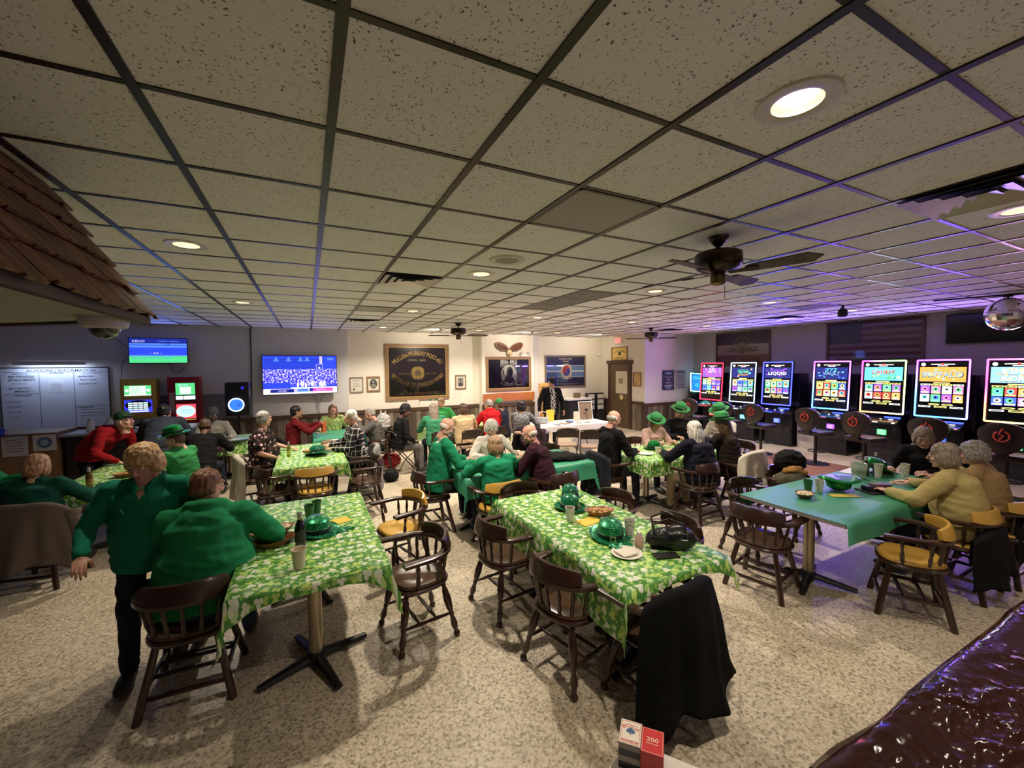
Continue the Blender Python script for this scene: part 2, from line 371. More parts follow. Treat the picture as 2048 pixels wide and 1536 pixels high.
def vent_tile(i, j, kind, lab, cat='vent'):
    cx, cy = tile_x(i+.5), tile_y(j+.5); h = .295
    t = thing('ceiling_vent', lab, cat, (cx, cy, CE), 0, 'ceiling vents and panels')
    if kind == 'diffuser':
        mw = mat('vent_metal', (.62, .60, .58), .3, .6); md = mat('vent_dark', (.02, .02, .02), .8)
        MB().box(-h, h, -h, h, -.003, .0).build('backing', md, t)
        for q, s in enumerate((.29, .21, .135, .06)):
            mb = MB(); s2 = s-.062; z0, z1 = -.024, -.006
            vs = [(-s, -s, z0), (s, -s, z0), (s, s, z0), (-s, s, z0), (-s2, -s2, z1), (s2, -s2, z1), (s2, s2, z1), (-s2, s2, z1)]
            fs = [(0, 1, 5, 4), (1, 2, 6, 5), (2, 3, 7, 6), (3, 0, 4, 7)]
            if q == 3: fs.append((4, 5, 6, 7))
            mb.add(vs, fs).build('louver', mw, t)
    elif kind == 'mesh':
        m, nt, N, L, B = nt_new('perforated') if 'perforated' not in MATS else (MATS['perforated'],)+(None,)*4
        if nt:
            MATS['perforated'] = m; tc = N.new('ShaderNodeTexCoord'); v = N.new('ShaderNodeTexVoronoi'); v.inputs['Scale'].default_value = 62; v.inputs['Randomness'].default_value = 0
            L.new(tc.outputs['Object'], v.inputs['Vector']); r = ramp(N, [(.40, (.05, .045, .04)), (.46, (.36, .34, .30))]); L.new(v.outputs['Distance'], r.inputs[0]); L.new(r.outputs[0], B.inputs['Base Color'])
        MB().box(-h, h, -h, h, -.006, -.001).build('grille', m, t)
        MB().box(-h, h, -h, -h+.02, -.009, 0).box(-h, h, h-.02, h, -.009, 0).box(-h, -h+.02, -h, h, -.009, 0).box(h-.02, h, -h, h, -.009, 0).build('frame', mat('frame_brown', (.10, .08, .06), .5), t)
    else:
        MB().box(-h, h, -h, h, -.006, -.001).build('panel', mat('stained_panel', (.20, .185, .165), .8, noise_s=6, noise_a=.35), t)
    return t
vent_tile(3, 1, 'mesh', 'square perforated grey return grille in the ceiling, centre of the picture')
vent_tile(2, 5, 'diffuser', 'stepped square air diffuser in the ceiling above the TV side')
vent_tile(6, -1, 'diffuser', 'large stepped metal air diffuser at the right edge of the ceiling')
vent_tile(2, 9, 'mesh', 'small perforated grille in the ceiling behind the stepped diffuser')
vent_tile(2, 12, 'diffuser', 'farthest stepped air diffuser on the ceiling above the left wall', )
for j, s in ((5, 'nearest'), (6, 'middle'), (7, 'farthest')):
    vent_tile(6, j, 'panel', '%s of the three dark grey ceiling panels in a row' % s)
vent_tile(13, 4, 'panel', 'single dark ceiling panel beside the black spotlight')
vent_tile(15, 6, 'diffuser', 'dark air diffuser in the ceiling near the flag wall')
vent_tile(15, 11, 'diffuser', 'dark air diffuser in the ceiling near the hallway door')
for (x, y, lab) in ((tile_x(3.5), tile_y(3.5), 'round white ceiling speaker ahead of the stepped diffuser'), (tile_x(12.5), tile_y(6.5), 'round white ceiling speaker lit blue near the slot machines')):
    t = thing('ceiling_speaker', lab, 'speaker', (x, y, CE))
    MB().lathe([(0, -.012), (.10, -.012), (.105, -.008)], 28).build('speaker_grille', mat('spk_grille', (.30, .28, .24), .7), t, True)
    MB().lathe([(.105, -.010), (.15, -.014), (.165, -.003), (.165, 0)], 32, cap=False).build('rim', mat('spk_rim', (.58, .55, .48), .5), t, True)
# ceiling fans
def fan(name, x, y, rz, label, nb=4):
    t = thing(name, label, 'ceiling fan', (x, y, CE), rz, 'ceiling fans')
    br = mat('fan_bronze', (.05, .035, .022), .3, .7); bl = mat('fan_blade', (.045, .028, .02), .45, coat=.2)
    MB().lathe([(0, 0), (.075, 0), (.07, -.02), (.045, -.05), (.02, -.075)], 20).build('canopy', br, t, True)
    MB().tube([(0, 0, -.06), (0, 0, -.13)], .014).build('rod', br, t, True)
    MB().lathe([(0, -.105), (.05, -.11), (.14, -.115), (.165, -.13), (.168, -.21), (.15, -.235), (.10, -.26), (.045, -.275), (0, -.275)], 28).build('motor_housing', br, t, True)
    MB().lathe([(0, -.27), (.045, -.27), (.055, -.29), (.053, -.35), (.03, -.365), (0, -.365)], 20).build('switch_housing', mat('fan_brass', (.20, .15, .07), .3, .9), t, True)
    MB().tube([(.05, 0, -.37), (.05, 0, -.47)], .0025, 5).build('pull_chain', mat('fan_brass'), t)
    for k in range(nb):
        q = 2*pi*k/nb; R_ = Matrix.Rotation(q, 4, 'Z') @ Matrix.Translation((0, 0, -.275)) @ Matrix.Rotation(rad(-13), 4, 'X')
        out = [(.24, -.055), (.59, -.072), (.66, 0), (.59, .072), (.24, .055), (.2, .03), (.2, -.03)]
        b = MB().prism(out, .007, M=R_).build('blade', bl, t)
        MB().prism([(.08, -.02), (.16, -.022), (.24, -.04), (.28, -.02), (.28, .02), (.24, .04), (.16, .022), (.08, .02)], .006, M=R_, base=-.007).build('blade_bracket', br, b)
fan('ceiling_fan', 2.81, 2.10, rad(-77.5), 'large dark ceiling fan with pointed blades above the front tables')
fan('ceiling_fan', 2.98, 8.55, rad(-20), 'dark ceiling fan hanging before the framed post banner')
fan('ceiling_fan', 8.0, 7.9, rad(-38), 'dark ceiling fan hanging before the hallway door', 4)
# mirror ball
t = thing('mirror_ball', 'silver mirror ball hanging near the dark television', 'mirror ball', (9.05, 2.10, CE))
mb = MB(); n = 28
b = bmesh.new(); bmesh.ops.create_uvsphere(b, u_segments=n, v_segments=16, radius=.235)
for v in b.verts: v.co.z -= .285
mb.bm(b); mb.build('mirror_tiles', mat('mirror_silver', (.75, .75, .78), .08, 1.), t)
MB().tube([(0, 0, 0), (0, 0, -.06)], .01).lathe([(.05, 0), (.05, -.04), (.0, -.04)], 12).box(-.03, .03, -.75, .75, -.02, -.001, 0, Matrix.Rotation(.35, 4, 'Z')).build('hanger', mat('black_metal', (.02, .02, .02), .4, .5), t)
# spot fixture
t = thing('stage_spotlight', 'small black spotlight can hung from the ceiling by the flags', 'spotlight', (8.1, 3.7, CE))
MB().tube([(0, 0, 0), (0, 0, -.06)], .02).lathe([(.0, -.05), (.06, -.06), (.07, -.1), (.07, -.17), (.05, -.19), (0, -.19)], 16).build('housing', mat('black_metal'), t, True)
MB().tube([(-.08, 0, -.12), (-.075, 0, -.045), (.075, 0, -.045), (.08, 0, -.12)], .008).build('bracket', mat('black_metal'), t)
# emergency heads / ceiling floods washing the back wall
M_FLOOD = mat('flood_lens', (1, .95, .8), emit=(1, .86, .6), es=18)
for x, lab in ((3.0, 'small ceiling flood lamp before the big framed banner'), (5.6, 'small ceiling flood lamp before the carved eagle'), (8.1, 'small ceiling flood lamp near the back right corner')):
    t = thing('flood_lamp', lab, 'lamp', (x, 9.9, CE), 0, 'flood lamps along the back wall')
    MB().lathe([(.05, 0), (.05, -.03), (.035, -.06)], 16).build('lamp_base', M_WHITE, t, True)
    MB().tube([(0, 0, -.04), (0, .05, -.075)], [.03, .038], 14).build('lamp_head', M_WHITE, t, True)
    MB().tube([(0, .05, -.075), (0, .053, -.077)], .03, 14).build('lens', M_FLOOD, t)
    light('flood_light', 'SPOT', (0, .08, -.09), 36, (1, .88, .66), .05, aim=(x*0, 1.5, -.7), spot=165, blend=1., parent=t)
# security dome camera under the canopy
t = thing('security_camera', 'white dome security camera under the shingled canopy', 'camera', (-.93, 2.84, 2.33))
MB().lathe([(0, 0), (.095, 0), (.10, -.02), (.09, -.055), (.065, -.065), (0, -.065)], 28).build('housing', mat('cam_white', (.62, .58, .56), .35), t, True)
MB().lathe([(.062, -.06), (.06, -.075), (.045, -.1), (.02, -.115), (0, -.118)], 24).build('dome', mat('smoke_dome', (.03, .03, .04), .05, spec=.8, coat=1), t, True)
# ---------------------------------------------------------------- shingled canopy over the bar
def canopy():
    t = thing('shingle_canopy', 'wood-shingled canopy over the bar in the upper left corner', 'canopy', (0, 0, 0))
    wood, nt, N, L, B = nt_new('cedar'); tc = N.new('ShaderNodeTexCoord'); mp = N.new('ShaderNodeMapping'); mp.inputs['Scale'].default_value = (1, 9, 1)
    nz = N.new('ShaderNodeTexNoise'); nz.inputs['Scale'].default_value = 2.5; nz.inputs['Detail'].default_value = 5; L.new(tc.outputs['Object'], mp.inputs[0]); L.new(mp.outputs[0], nz.inputs['Vector'])
    r = ramp(N, [(.3, (.05, .018, .006)), (.5, (.15, .062, .02)), (.7, (.26, .12, .042))]); L.new(nz.outputs['Fac'], r.inputs[0]); L.new(r.outputs[0], B.inputs['Base Color']); B.inputs['Roughness'].default_value = .6
    rnd = random.Random(3); E = Vector((-.76, 0, 2.33)); T = Vector((-1.16, 0, 3.0)); d = T-E; nrm = Vector((d.z, 0, -d.x)).normalized()
    for k in range(5):
        mb = MB(); a0 = k/5; a1 = (k+1.25)/5
        y = -2.9 + rnd.random()*.05
        while y < 2.93:
            wd = rnd.uniform(.07, .15); y2 = min(y+wd, 2.93+.02*k*0+rnd.uniform(-.01, .02)); dz = rnd.uniform(-.02, .02)
            p0 = E+d*(a0+dz)+nrm*(.030); p1 = E+d*min(1., a1)+nrm*.006
            th = .014
            vs = [(p0.x, y+.003, p0.z), (p0.x, y2-.003, p0.z), (p1.x, y2-.003, p1.z), (p1.x, y+.003, p1.z)]
            vs2 = [(v[0]-nrm.x*th, v[1], v[2]-nrm.z*th) for v in vs]
            mb.add(vs+vs2, [(0, 1, 2, 3), (7, 6, 5, 4), (0, 4, 5, 1), (1, 5, 6, 2), (2, 6, 7, 3), (3, 7, 4, 0)]); y = y2
            if y > 2.9: break
        mb.build('shingle_course', wood, t)
    sf = mat('soffit', (.36, .335, .30), .8, noise_s=2, noise_a=.08)
    MB().add([(-.80, -2.9, 2.325), (-.80, 2.88, 2.325), (-2.2, 3.85, 2.325), (-5.6, 3.85, 2.325), (-5.6, -2.9, 2.325)], [(0, 1, 2, 3, 4)]).build('soffit', sf, t, fix=False)
    tr = mat('canopy_trim', (.045, .02, .01), .55)
    MB().prism([(-.77, 2.92), (-2.22, 3.90), (-5.6, 3.90), (-5.6, 3.84), (-2.2, 3.84), (-.80, 2.86)], .05, base=2.31).build('end_trim', tr, t)
    MB().box(-.80, -.765, -2.9, 2.92, 2.30, 2.34).build('eave_board', tr, t)
    MB().add([(-.79, 2.9, 2.34), (-1.17, 2.9, 3.0), (-2.22, 3.88, 3.0), (-2.22, 3.88, 2.34)], [(0, 1, 2, 3)]).add([(-2.22, 3.88, 2.34), (-2.22, 3.88, 3.), (-5.6, 3.88, 3.), (-5.6, 3.88, 2.34)], [(0, 1, 2, 3)]).build('end_panel', tr, t, fix=False)
canopy()
# ================================================================ FURNITURE
M_WOOD = mat('chair_wood', (.034, .013, .008), .30, noise_s=5, noise_a=.35, spec=.5, coat=.35)
M_BRV = mat('brown_vinyl', (.072, .038, .022), .26, spec=.5, noise_s=9, noise_a=.15)
M_YEL = mat('yellow_vinyl', (.56, .32, .055), .33, noise_s=10, noise_a=.12)
M_BLK = mat('black_iron', (.012, .012, .013), .38, .3)
M_POST = mat('brass_post', (.42, .36, .26), .30, .85)
M_PLY = mat('table_edge', (.33, .30, .26), .4)
def turned(a, b, r, n=10, style=0):
    a, b = Vector(a), Vector(b)
    if style == 0: prof = [(0, .55), (.06, .8), (.12, .62), (.16, .95), (.34, 1.25), (.50, 1.0), (.56, .62), (.60, .85), (.64, .6), (.78, 1.1), (.86, .8), (.90, .6), (.94, 1.05), (.98, 1.0), (1, .7)]
    else: prof = [(0, .6), (.15, .8), (.35, 1.1), (.5, .75), (.65, 1.1), (.85, .8), (1, .6)]
    return [a.lerp(b, t) for t, _ in prof], [r*k for _, k in prof]
def arc_pts(R_, z0, crest=0., n=20, fwd=.20, span=1.0):
    pts = []
    for i in range(n+1):
        t = -1+2*i/n; q = t*pi/2*span
        x = R_*sin(q); y = -R_*.86*cos(q)
        pts.append((x, y, z0+crest*max(0, 1-abs(t)*2.0)))
    pts = [(-R_*1.03, fwd, z0)] + [(-R_*1.01, fwd*.5, z0)] + pts + [(R_*1.01, fwd*.5, z0)] + [(R_*1.03, fwd, z0)]
    return pts
def sweep_band(mb, pts, h, w, mi=0, tilt=.0):
    # rectangular section swept along pts; h(i) height list, w width list
    vs = []; k = len(pts); P = [Vector(p) for p in pts]
    for i, p in enumerate(P):
        t = (P[min(i+1, k-1)]-P[max(i-1, 0)]); t.z = 0; t.normalize(); nrm = Vector((t.y, -t.x, 0))
        hh, ww = h[i], w[i]; tl = nrm*tilt*hh
        for sx, sz in ((-1, -1), (1, -1), (1.0, .55), (.55, 1), (-.55, 1), (-1, .55)): vs.append(p+nrm*(ww/2*sx)+Vector((0, 0, hh/2*sz))+tl*sz)
    n = 6
    fs = [(i*n+j, i*n+(j+1) % n, (i+1)*n+(j+1) % n, (i+1)*n+j) for i in range(k-1) for j in range(n)]
    fs += [tuple(range(n))[::-1], tuple((k-1)*n+j for j in range(n))]
    mb.add(vs, fs, mi)
def captain_chair(kind):
    """kind: 'brown' bow rail brown, 'yellow' padded yellow crest + seat, 'plain' straight legs brown; 'plainyellow'"""
    t = thing('captain_chair', 'x', 'chair')
    pad = M_YEL if 'yellow' in kind else M_BRV; straight = kind.startswith('plain')
    # seat
    def seat_xy(q, k=1.):
        x = .225*k*(abs(cos(q))**.75)*(1 if cos(q) > 0 else -1); y = .215*k*(abs(sin(q))**.75)*(1 if sin(q) > 0 else -1)
        return x*(1+.06*(y/.2)), y
    def ring(k, z): return [(*seat_xy(2*pi*j/28, k), z) for j in range(28)]
    def seatmesh(levels, mats, nm):
        vs = []; n = 28
        for k, z in levels: vs += ring(k, z)
        fs = [(i*n+j, i*n+(j+1) % n, (i+1)*n+(j+1) % n, (i+1)*n+j) for i in range(len(levels)-1) for j in range(n)] + [tuple(range(n))[::-1], tuple((len(levels)-1)*n+j for j in range(n))]
        return MB().add(vs, fs).build(nm, mats, t, True)
    seatmesh([(.97, .40), (1.02, .41), (1.03, .425), (1.0, .435)], M_WOOD, 'seat')
    seatmesh([(.93, .43), (.97, .445), (.93, .462), (.8, .470), (.5, .466), (.2, .460)], pad, 'seat_pad')
    # legs
    for sx in (-1, 1):
        for sy in (-1, 1):
            a = (sx*.15, sy*.14, .41); b_ = (sx*.235, sy*.22, .0)
            mb = MB()
            if straight: mb.tube([a, (sx*.215, sy*.2, .1), b_], [.021, .024, .023], 8)
            else:
                p, r = turned(a, b_, .024); mb.tube(p, r, 10)
            mb.build('leg', M_WOOD, t, True)
    def st(a, b_, nm='stretcher'):
        mb = MB()
        if straight: mb.tube([a, b_], .015, 6)
        else: p, r = turned(a, b_, .014, style=1); mb.tube(p, r, 8)
        mb.build(nm, M_WOOD, t, True)
    zs = .17; k = .15+.085*(1-zs/.41); ky = .14+.08*(1-zs/.41)
    for s in (-1, 1): st((s*k, -ky, zs), (s*k, ky, zs))
    st((-k, ky*.35, zs), (k, ky*.35, zs)); st((-k, -ky*.35, zs), (k, -ky*.35, zs))
    if straight: st((-k*1.04, ky*1.04, zs-.05), (k*1.04, ky*1.04, zs-.05)); st((-k*1.04, -ky*1.04, zs-.05), (k*1.04, -ky*1.04, zs-.05))
    # bow rail and crest
    z0 = .665; pts = arc_pts(.262, z0); n = len(pts)
    hs = [.030]*n; ws = [.062 if 2 < i < n-3 else .070 for i in range(n)]
    mb = MB(); sweep_band(mb, pts, hs, ws); mb.build('arm_rail', M_WOOD, t, True)
    cp = arc_pts(.262, z0+.06, n=16, fwd=0, span=.62)[2:-2]; m = len(cp)
    ch = [.105*(1-.35*abs(-1+2*i/(m-1))**3) for i in range(m)]
    mb = MB(); sweep_band(mb, cp, ch, [.036]*m, tilt=-.12); mb.build('crest', M_WOOD if kind in ('brown', 'plain') else pad, t, True)
    # spindles
    for i in range(9):
        tt = -1+2*i/8; q = tt*pi/2*.98; ax, ay = .262*sin(q), -.262*.86*cos(q)
        if i in (0, 8): ax, ay = .265*(1 if i else -1), .09
        bx, by = ax*.80, ay*.86 - (0 if i not in (0, 8) else .0)
        mb = MB(); p, r = turned((bx, by, .43), (ax, ay, z0-.012), .0135, style=1 if i not in (0, 8) else 0); mb.tube(p, r, 7); mb.build('spindle', M_WOOD, t, True)
    return t
PROTO = {}
def chair(kind, x, y, face, label, group=None):
    """face = heading (deg) the sitter looks towards; 90 = +y"""
    rz = rad(face-90)
    if kind not in PROTO:
        t = {'fold': folding_chair, 'stool': game_stool}.get(kind, lambda: captain_chair(kind))(); PROTO[kind] = t
        t.location = (x, y, 0); t.rotation_euler = (0, 0, rz); t['label'] = label
        if group: t['group'] = group
        return t
    return dup(PROTO[kind], None, (x, y, 0), rz, label, group)
def folding_chair():
    t = thing('folding_chair', 'x', 'chair'); bk = mat('fold_metal', (.045, .032, .026), .35, .4)
    MB().cbox((0, .0, .44), (.39, .38, .03), r=.012).build('seat', mat('fold_seat', (.26, .17, .12), .5), t, True)
    def back(u, v): return (.205*(-1+2*u), -.235-.02*v+.02*cos(pi*(u-.5)), .62+.17*v*(1-.18*abs(-1+2*u)**3))
    def back2(u, v): p = back(u, v); return (p[0], p[1]-.012, p[2])
    MB().grid(10, 3, back).grid(10, 3, back2).build('backrest', bk, t, True)
    for s in (-1, 1):
        MB().tube([(s*.215, -.25, .76), (s*.215, -.235, .60), (s*.21, -.12, .42), (s*.2, .24, .0)], .011, 8).build('leg', bk, t, True)
        MB().tube([(s*.195, .13, .43), (s*.20, -.05, .30), (s*.2, -.25, .0)], .010, 8).build('leg', bk, t, True)
    MB().tube([(-.2, .2, .06), (.2, .2, .06)], .008, 6).tube([(-.2, -.21, .08), (.2, -.21, .08)], .008, 6).build('stretcher', bk, t, True)
    MB().tube([(-.215, -.25, .755), (-.19, -.255, .79), (0, -.26, .805), (.19, -.255, .79), (.215, -.25, .755)], .012, 8).build('top_rail', bk, t, True)
    return t
def game_stool():
    t = thing('game_stool', 'x', 'stool'); lea = mat('stool_leather', (.022, .014, .014), .35, coat=.2); ch = mat('stool_metal', (.05, .05, .055), .3, .8)
    MB().lathe([(0, .0), (.24, 0), (.24, .015), (.05, .035), (0, .035)], 28).build('base', mat('stool_base', (.02, .02, .02), .35, .5), t, True)
    MB().tube([(0, 0, .02), (0, 0, .6)], .03, 14).build('column', ch, t, True)
    MB().tube([(.16*cos(q/20*2*pi), .06+.16*sin(q/20*2*pi), .26) for q in range(21)], .011, 8).tube([(0, 0, .26), (0, -.1, .26)], .012).build('foot_ring', ch, t, True)
    MB().cbox((0, 0, .64), (.46, .44, .10), r=.04).build('seat', lea, t, True)
    # rounded backrest with logo (outer face towards -y)
    def bp(u, v, off):
        a = 2*pi*u; r = v
        x = .25*cos(a)*r*(1-.28*max(0, -sin(a)*r)); z = (.19 if sin(a) > 0 else .27)*(1 if sin(a) > 0 else -1)*abs(sin(a))**.8*r
        return (x, -.25+off-.04*(1-(x/.26)**2), .97+z)
    mb = MB(); mb.grid(28, 4, lambda u, v: bp(u, 1-v*.999, -.03+.012*(v < .2))); mb.grid(28, 4, lambda u, v: bp(u, 1-v*.999, .03)); mb.grid(28, 1, lambda u, v: bp(u, 1, -.02+.05*v))
    br = mb.build('backrest', lea, t, True)
    lm = mat('logo_red', (.42, .05, .03), .5, emit=(.5, .05, .03), es=.12)
    mb = MB(); yb = -.335
    mb.tube([(.075*cos(q/24*1.7*pi+2.2), yb+.002, .97+.075*sin(q/24*1.7*pi+2.2)) for q in range(25)], .010, 6)
    mb.tube([(.01, yb, 1.08), (-.03, yb, 1.0), (.02, yb, .98), (-.02, yb, .92)], .010, 6)
    mb.build('logo', lm, br)
    MB().box(-.06, .06, -.27, -.2, .64, .80).build('bracket', ch, t)
    return t
# ---------------------------------------------------------------- tables
def table(x, y, L, W, along, label, group=None, ht=.745, feet=2):
    """pedestal table: L length, W width; along = 'x' or 'y'"""
    t = thing('pedestal_table', label, 'table', (x, y, 0), 0 if along == 'x' else pi/2, group)
    MB().cbox((0, 0, ht-.016), (L, W, .032), r=.006).build('tabletop', M_PLY, t, True)
    for s in ((-1, 1) if feet == 2 else (0,)):
        cx = s*(L/2-.36)
        MB().tube([(cx, 0, .06), (cx, 0, ht-.03)], .045, 20).box(cx-.16, cx+.16, -.16, .16, ht-.045, ht-.032).build('post', M_POST, t, True)
        mb = MB()
        for k in range(4):
            q = pi/4*0+k*pi/2
            mb.tube([(cx, 0, .062), (cx+.15*cos(q+.35), .15*sin(q+.35), .045), (cx+.36*cos(q+.35), .36*sin(q+.35), .022)], [.04, .034, .024], 8, sy=.75)
        mb.lathe([(.06, .03), (.07, .06), (.055, .095), (0, .095)], 16, c=(cx, 0, 0)).build('foot', M_BLK, t, True)
    return t
def cloth(x, y, L, W, along, over, mat_, label, ht=.745, cat='tablecloth', corner=.62, group=None, seed=1, wave=.018, nearc=0.):
    """over = (near(-y), far(+y), left(-x), right(+x)) overhangs in WORLD axes; L,W are world x,y sizes"""
    hx, hy = L/2+.006, W/2+.006; on, of, ol, orr = over
    xs = []; step = .035
    def axis(h, lo, hi):
        pts = []; n = max(2, int(lo/step)+1)
        for i in range(n): pts.append(-h-lo+lo*i/n)
        m = int(2*h/.12)
        for i in range(m+1): pts.append(-h+2*h*i/m)
        n = max(2, int(hi/step)+1)
        for i in range(1, n+1): pts.append(h+hi*i/n)
        return pts
    U, V = axis(hx, ol, orr), axis(hy, on, of)
    vs = []; uvs = []
    for v in V:
        for u in U:
            ex = max(0, abs(u)-hx); ey = max(0, abs(v)-hy); su = 1 if u > 0 else -1; sv = 1 if v > 0 else -1
            px_, py_ = max(-hx, min(hx, u)), max(-hy, min(hy, v))
            if v < 0 and ey > 0: ey *= 1+nearc*min(1.15, abs(u)/hx)**4
            n1 = noise.noise(Vector((u*2.3+seed*7, v*2.3, seed)))
            z = 0.
            if ex > 0 and ey > 0:
                d = max(ex, ey)+corner*min(ex, ey); z = -d
                px_ += su*(.01+.10*ex*.8+.02*n1); py_ += sv*(.01+.10*ey*.8+.02*n1)
                # fold: pull the corner outwards diagonally
                f = min(ex, ey)/(max(ex, ey)+1e-6); px_ += su*.10*min(ex, ey)*f*2; py_ += sv*.10*min(ex, ey)*f*2
            elif ex > 0:
                z = -ex; px_ += su*(.008+.08*ex+wave*sin(v*9+seed)*min(1, ex/.12)+.01*n1)
            elif ey > 0:
                z = -ey; py_ += sv*(.008+.08*ey+wave*sin(u*9+seed*2)*min(1, ey/.12)+.01*n1)
            else: z = .0015*n1
            e = ex+ey
            z2 = z if e == 0 else z+min(.006, e)*.4
            vs.append((px_, py_, ht+.004+z2)); uvs.append((u+.01*seed*37, v+seed*3.1))
    nx = len(U)
    fs = [(j*nx+i, j*nx+i+1, (j+1)*nx+i+1, (j+1)*nx+i) for j in range(len(V)-1) for i in range(nx-1)]
    mb = MB().add(vs, fs); o = mb.build('tablecloth', mat_, None, True, (x, y, 0), fix=False)
    o.data.set_sharp_from_angle(angle=rad(180))
    uvl = o.data.uv_layers.new(name='uv'); li = [0.]*(2*len(o.data.loops))
    for l in o.data.loops: li[2*l.index] = uvs[l.vertex_index][0]; li[2*l.index+1] = uvs[l.vertex_index][1]
    uvl.data.foreach_set('uv', li)
    tag(o, label, cat, group)
    return o
def clover_material(name, scale=1., dark=(.075, .25, .045)):
    m, nt, N, L, B = nt_new(name); uv = N.new('ShaderNodeTexCoord')
    def layer(sc, R0, seed, stripes=False):
        mp = N.new('ShaderNodeMapping'); mp.inputs['Scale'].default_value = (sc, sc, sc); mp.inputs['Location'].default_value = (seed, seed*2.3, 0); L.new(uv.outputs['UV'], mp.inputs[0])
        v = N.new('ShaderNodeTexVoronoi'); v.voronoi_dimensions = '2D'; v.inputs['Scale'].default_value = 1; v.inputs['Randomness'].default_value = .72; L.new(mp.outputs[0], v.inputs['Vector'])
        sub = N.new('ShaderNodeVectorMath'); sub.operation = 'SUBTRACT'; L.new(mp.outputs[0], sub.inputs[0]); L.new(v.outputs['Position'], sub.inputs[1])
        sx = N.new('ShaderNodeSeparateXYZ'); L.new(sub.outputs[0], sx.inputs[0])
        ang = vmath(N, L, 'ARCTAN2', sx.outputs[1], sx.outputs[0]); col = N.new('ShaderNodeSeparateColor'); L.new(v.outputs['Color'], col.inputs[0])
        a = vmath(N, L, 'ADD', ang, vmath(N, L, 'MULTIPLY', col.outputs[0], 6.28))
        pet = vmath(N, L, 'POWER', vmath(N, L, 'ABSOLUTE', vmath(N, L, 'COSINE', vmath(N, L, 'MULTIPLY', a, 1.5))), .45)
        rr = vmath(N, L, 'MULTIPLY', vmath(N, L, 'ADD', vmath(N, L, 'MULTIPLY', pet, .85), .15), vmath(N, L, 'ADD', vmath(N, L, 'MULTIPLY', col.outputs[1], R0*.5), R0*.65))
        ln = N.new('ShaderNodeVectorMath'); ln.operation = 'LENGTH'; L.new(sub.outputs[0], ln.inputs[0])
        return vmath(N, L, 'LESS_THAN', ln.outputs['Value'], rr), col.outputs[2]
    m1, r1 = layer(13.5*scale, .36, 3.1); m2, r2 = layer(15*scale, .36, 11.7); m3, r3 = layer(24*scale, .36, 5.3)
    c3 = ramp(N, [(0, (.16, .42, .06)), (.5, (.26, .50, .08)), (1, (.42, .62, .22))]); L.new(r3, c3.inputs[0])
    c2 = ramp(N, [(0, (.20, .42, .10)), (.4, (.42, .62, .12)), (.75, (.50, .70, .34))]); L.new(r2, c2.inputs[0])
    c1 = ramp(N, [(0, (.70, .74, .60)), (.55, (.74, .78, .66)), (.62, (.50, .66, .16)), (1, (.62, .72, .40))], 'CONSTANT'); L.new(r1, c1.inputs[0])
    c = mixc(N, L, m3, dark, c3.outputs[0]); c = mixc(N, L, m2, c, c2.outputs[0]); c = mixc(N, L, m1, c, c1.outputs[0])
    L.new(c, B.inputs['Base Color']); B.inputs['Roughness'].default_value = .45; B.inputs['Specular IOR Level'].default_value = .35
    return m
M_CLOVER = clover_material('clover_print'); M_TEAL = mat('teal_plastic', (.045, .30, .17), .42, noise_s=3, noise_a=.06, bump=.1, bump_s=8)
M_GRN = mat('green_plastic', (.05, .27, .15), .42, noise_s=3, noise_a=.05, bump=.1, bump_s=8)
GT = 'clover print tablecloths'
# front left
table(0, 3.62, 1.78, .90, 'y', 'pedestal table under the clover cloth, front left', 'pedestal tables')
cloth(0, 3.62, .90, 1.78, 'y', (.06, .2, .26, .20), M_CLOVER, 'clover print cloth on the front left table with bowls and a dark bottle', seed=1, corner=.30, nearc=1.9, group=GT)
table(2.06, 2.68, 1.82, .90, 'y', 'pedestal table under the clover cloth, front middle', 'pedestal tables')
cloth(2.06, 2.68, .90, 1.82, 'y', (.05, .2, .30, .10), M_CLOVER, 'clover print cloth on the front middle table with the black purse', seed=2, corner=.25, nearc=1.6, group=GT)
table(0.02, 6.95, 1.78, .88, 'y', 'pedestal table under the clover cloth with one closed green hat', 'pedestal tables')
cloth(0.02, 6.95, .88, 1.78, 'y', (.16, .15, .22, .22), M_CLOVER, 'clover print cloth between the floral shirt and the plaid shirt', seed=3, corner=.7, group=GT)
table(5.0, 2.14, 2.35, .90, 'x', 'long pedestal table under the plain green cover, at right', 'pedestal tables')
cloth(5.0, 2.14, 2.35, .90, 'x', (.17, .15, .0, .15), M_GRN, 'plain green plastic cover on the long table at right', seed=4, wave=.006)
MB().box(3.815, 3.825, 1.70, 2.58, .60, .72).build('x', M_GRN) if False else None
table(2.54, 4.90, 1.83, .90, 'x', 'pedestal table under the teal cover, centre', 'pedestal tables')
cloth(2.54, 4.90, 1.83, .90, 'x', (.24, .2, .20, .24), M_TEAL, 'teal green plastic tablecloth on the centre table of four players', seed=5, corner=.8, group='teal tablecloths')
table(4.98, 4.50, 1.75, .90, 'x', 'pedestal table under the clover cloth, right of centre', 'pedestal tables')
cloth(4.98, 4.50, 1.75, .90, 'x', (.22, .2, .22, .2), M_CLOVER, 'clover print cloth on the table of people in green hats', seed=6, corner=.7, group=GT)
table(-2.05, 6.75, 1.6, .90, 'y', 'pedestal table under the clover cloth, far left', 'pedestal tables')
cloth(-2.05, 6.75, .95, 1.6, 'y', (.16, .15, .15, .15), M_CLOVER, 'clover print cloth behind the walking blonde woman', seed=7, group=GT)
table(.52, 8.85, 1.1, .9, 'y', 'pedestal table under the teal cover near the back wall', 'pedestal tables', feet=1)
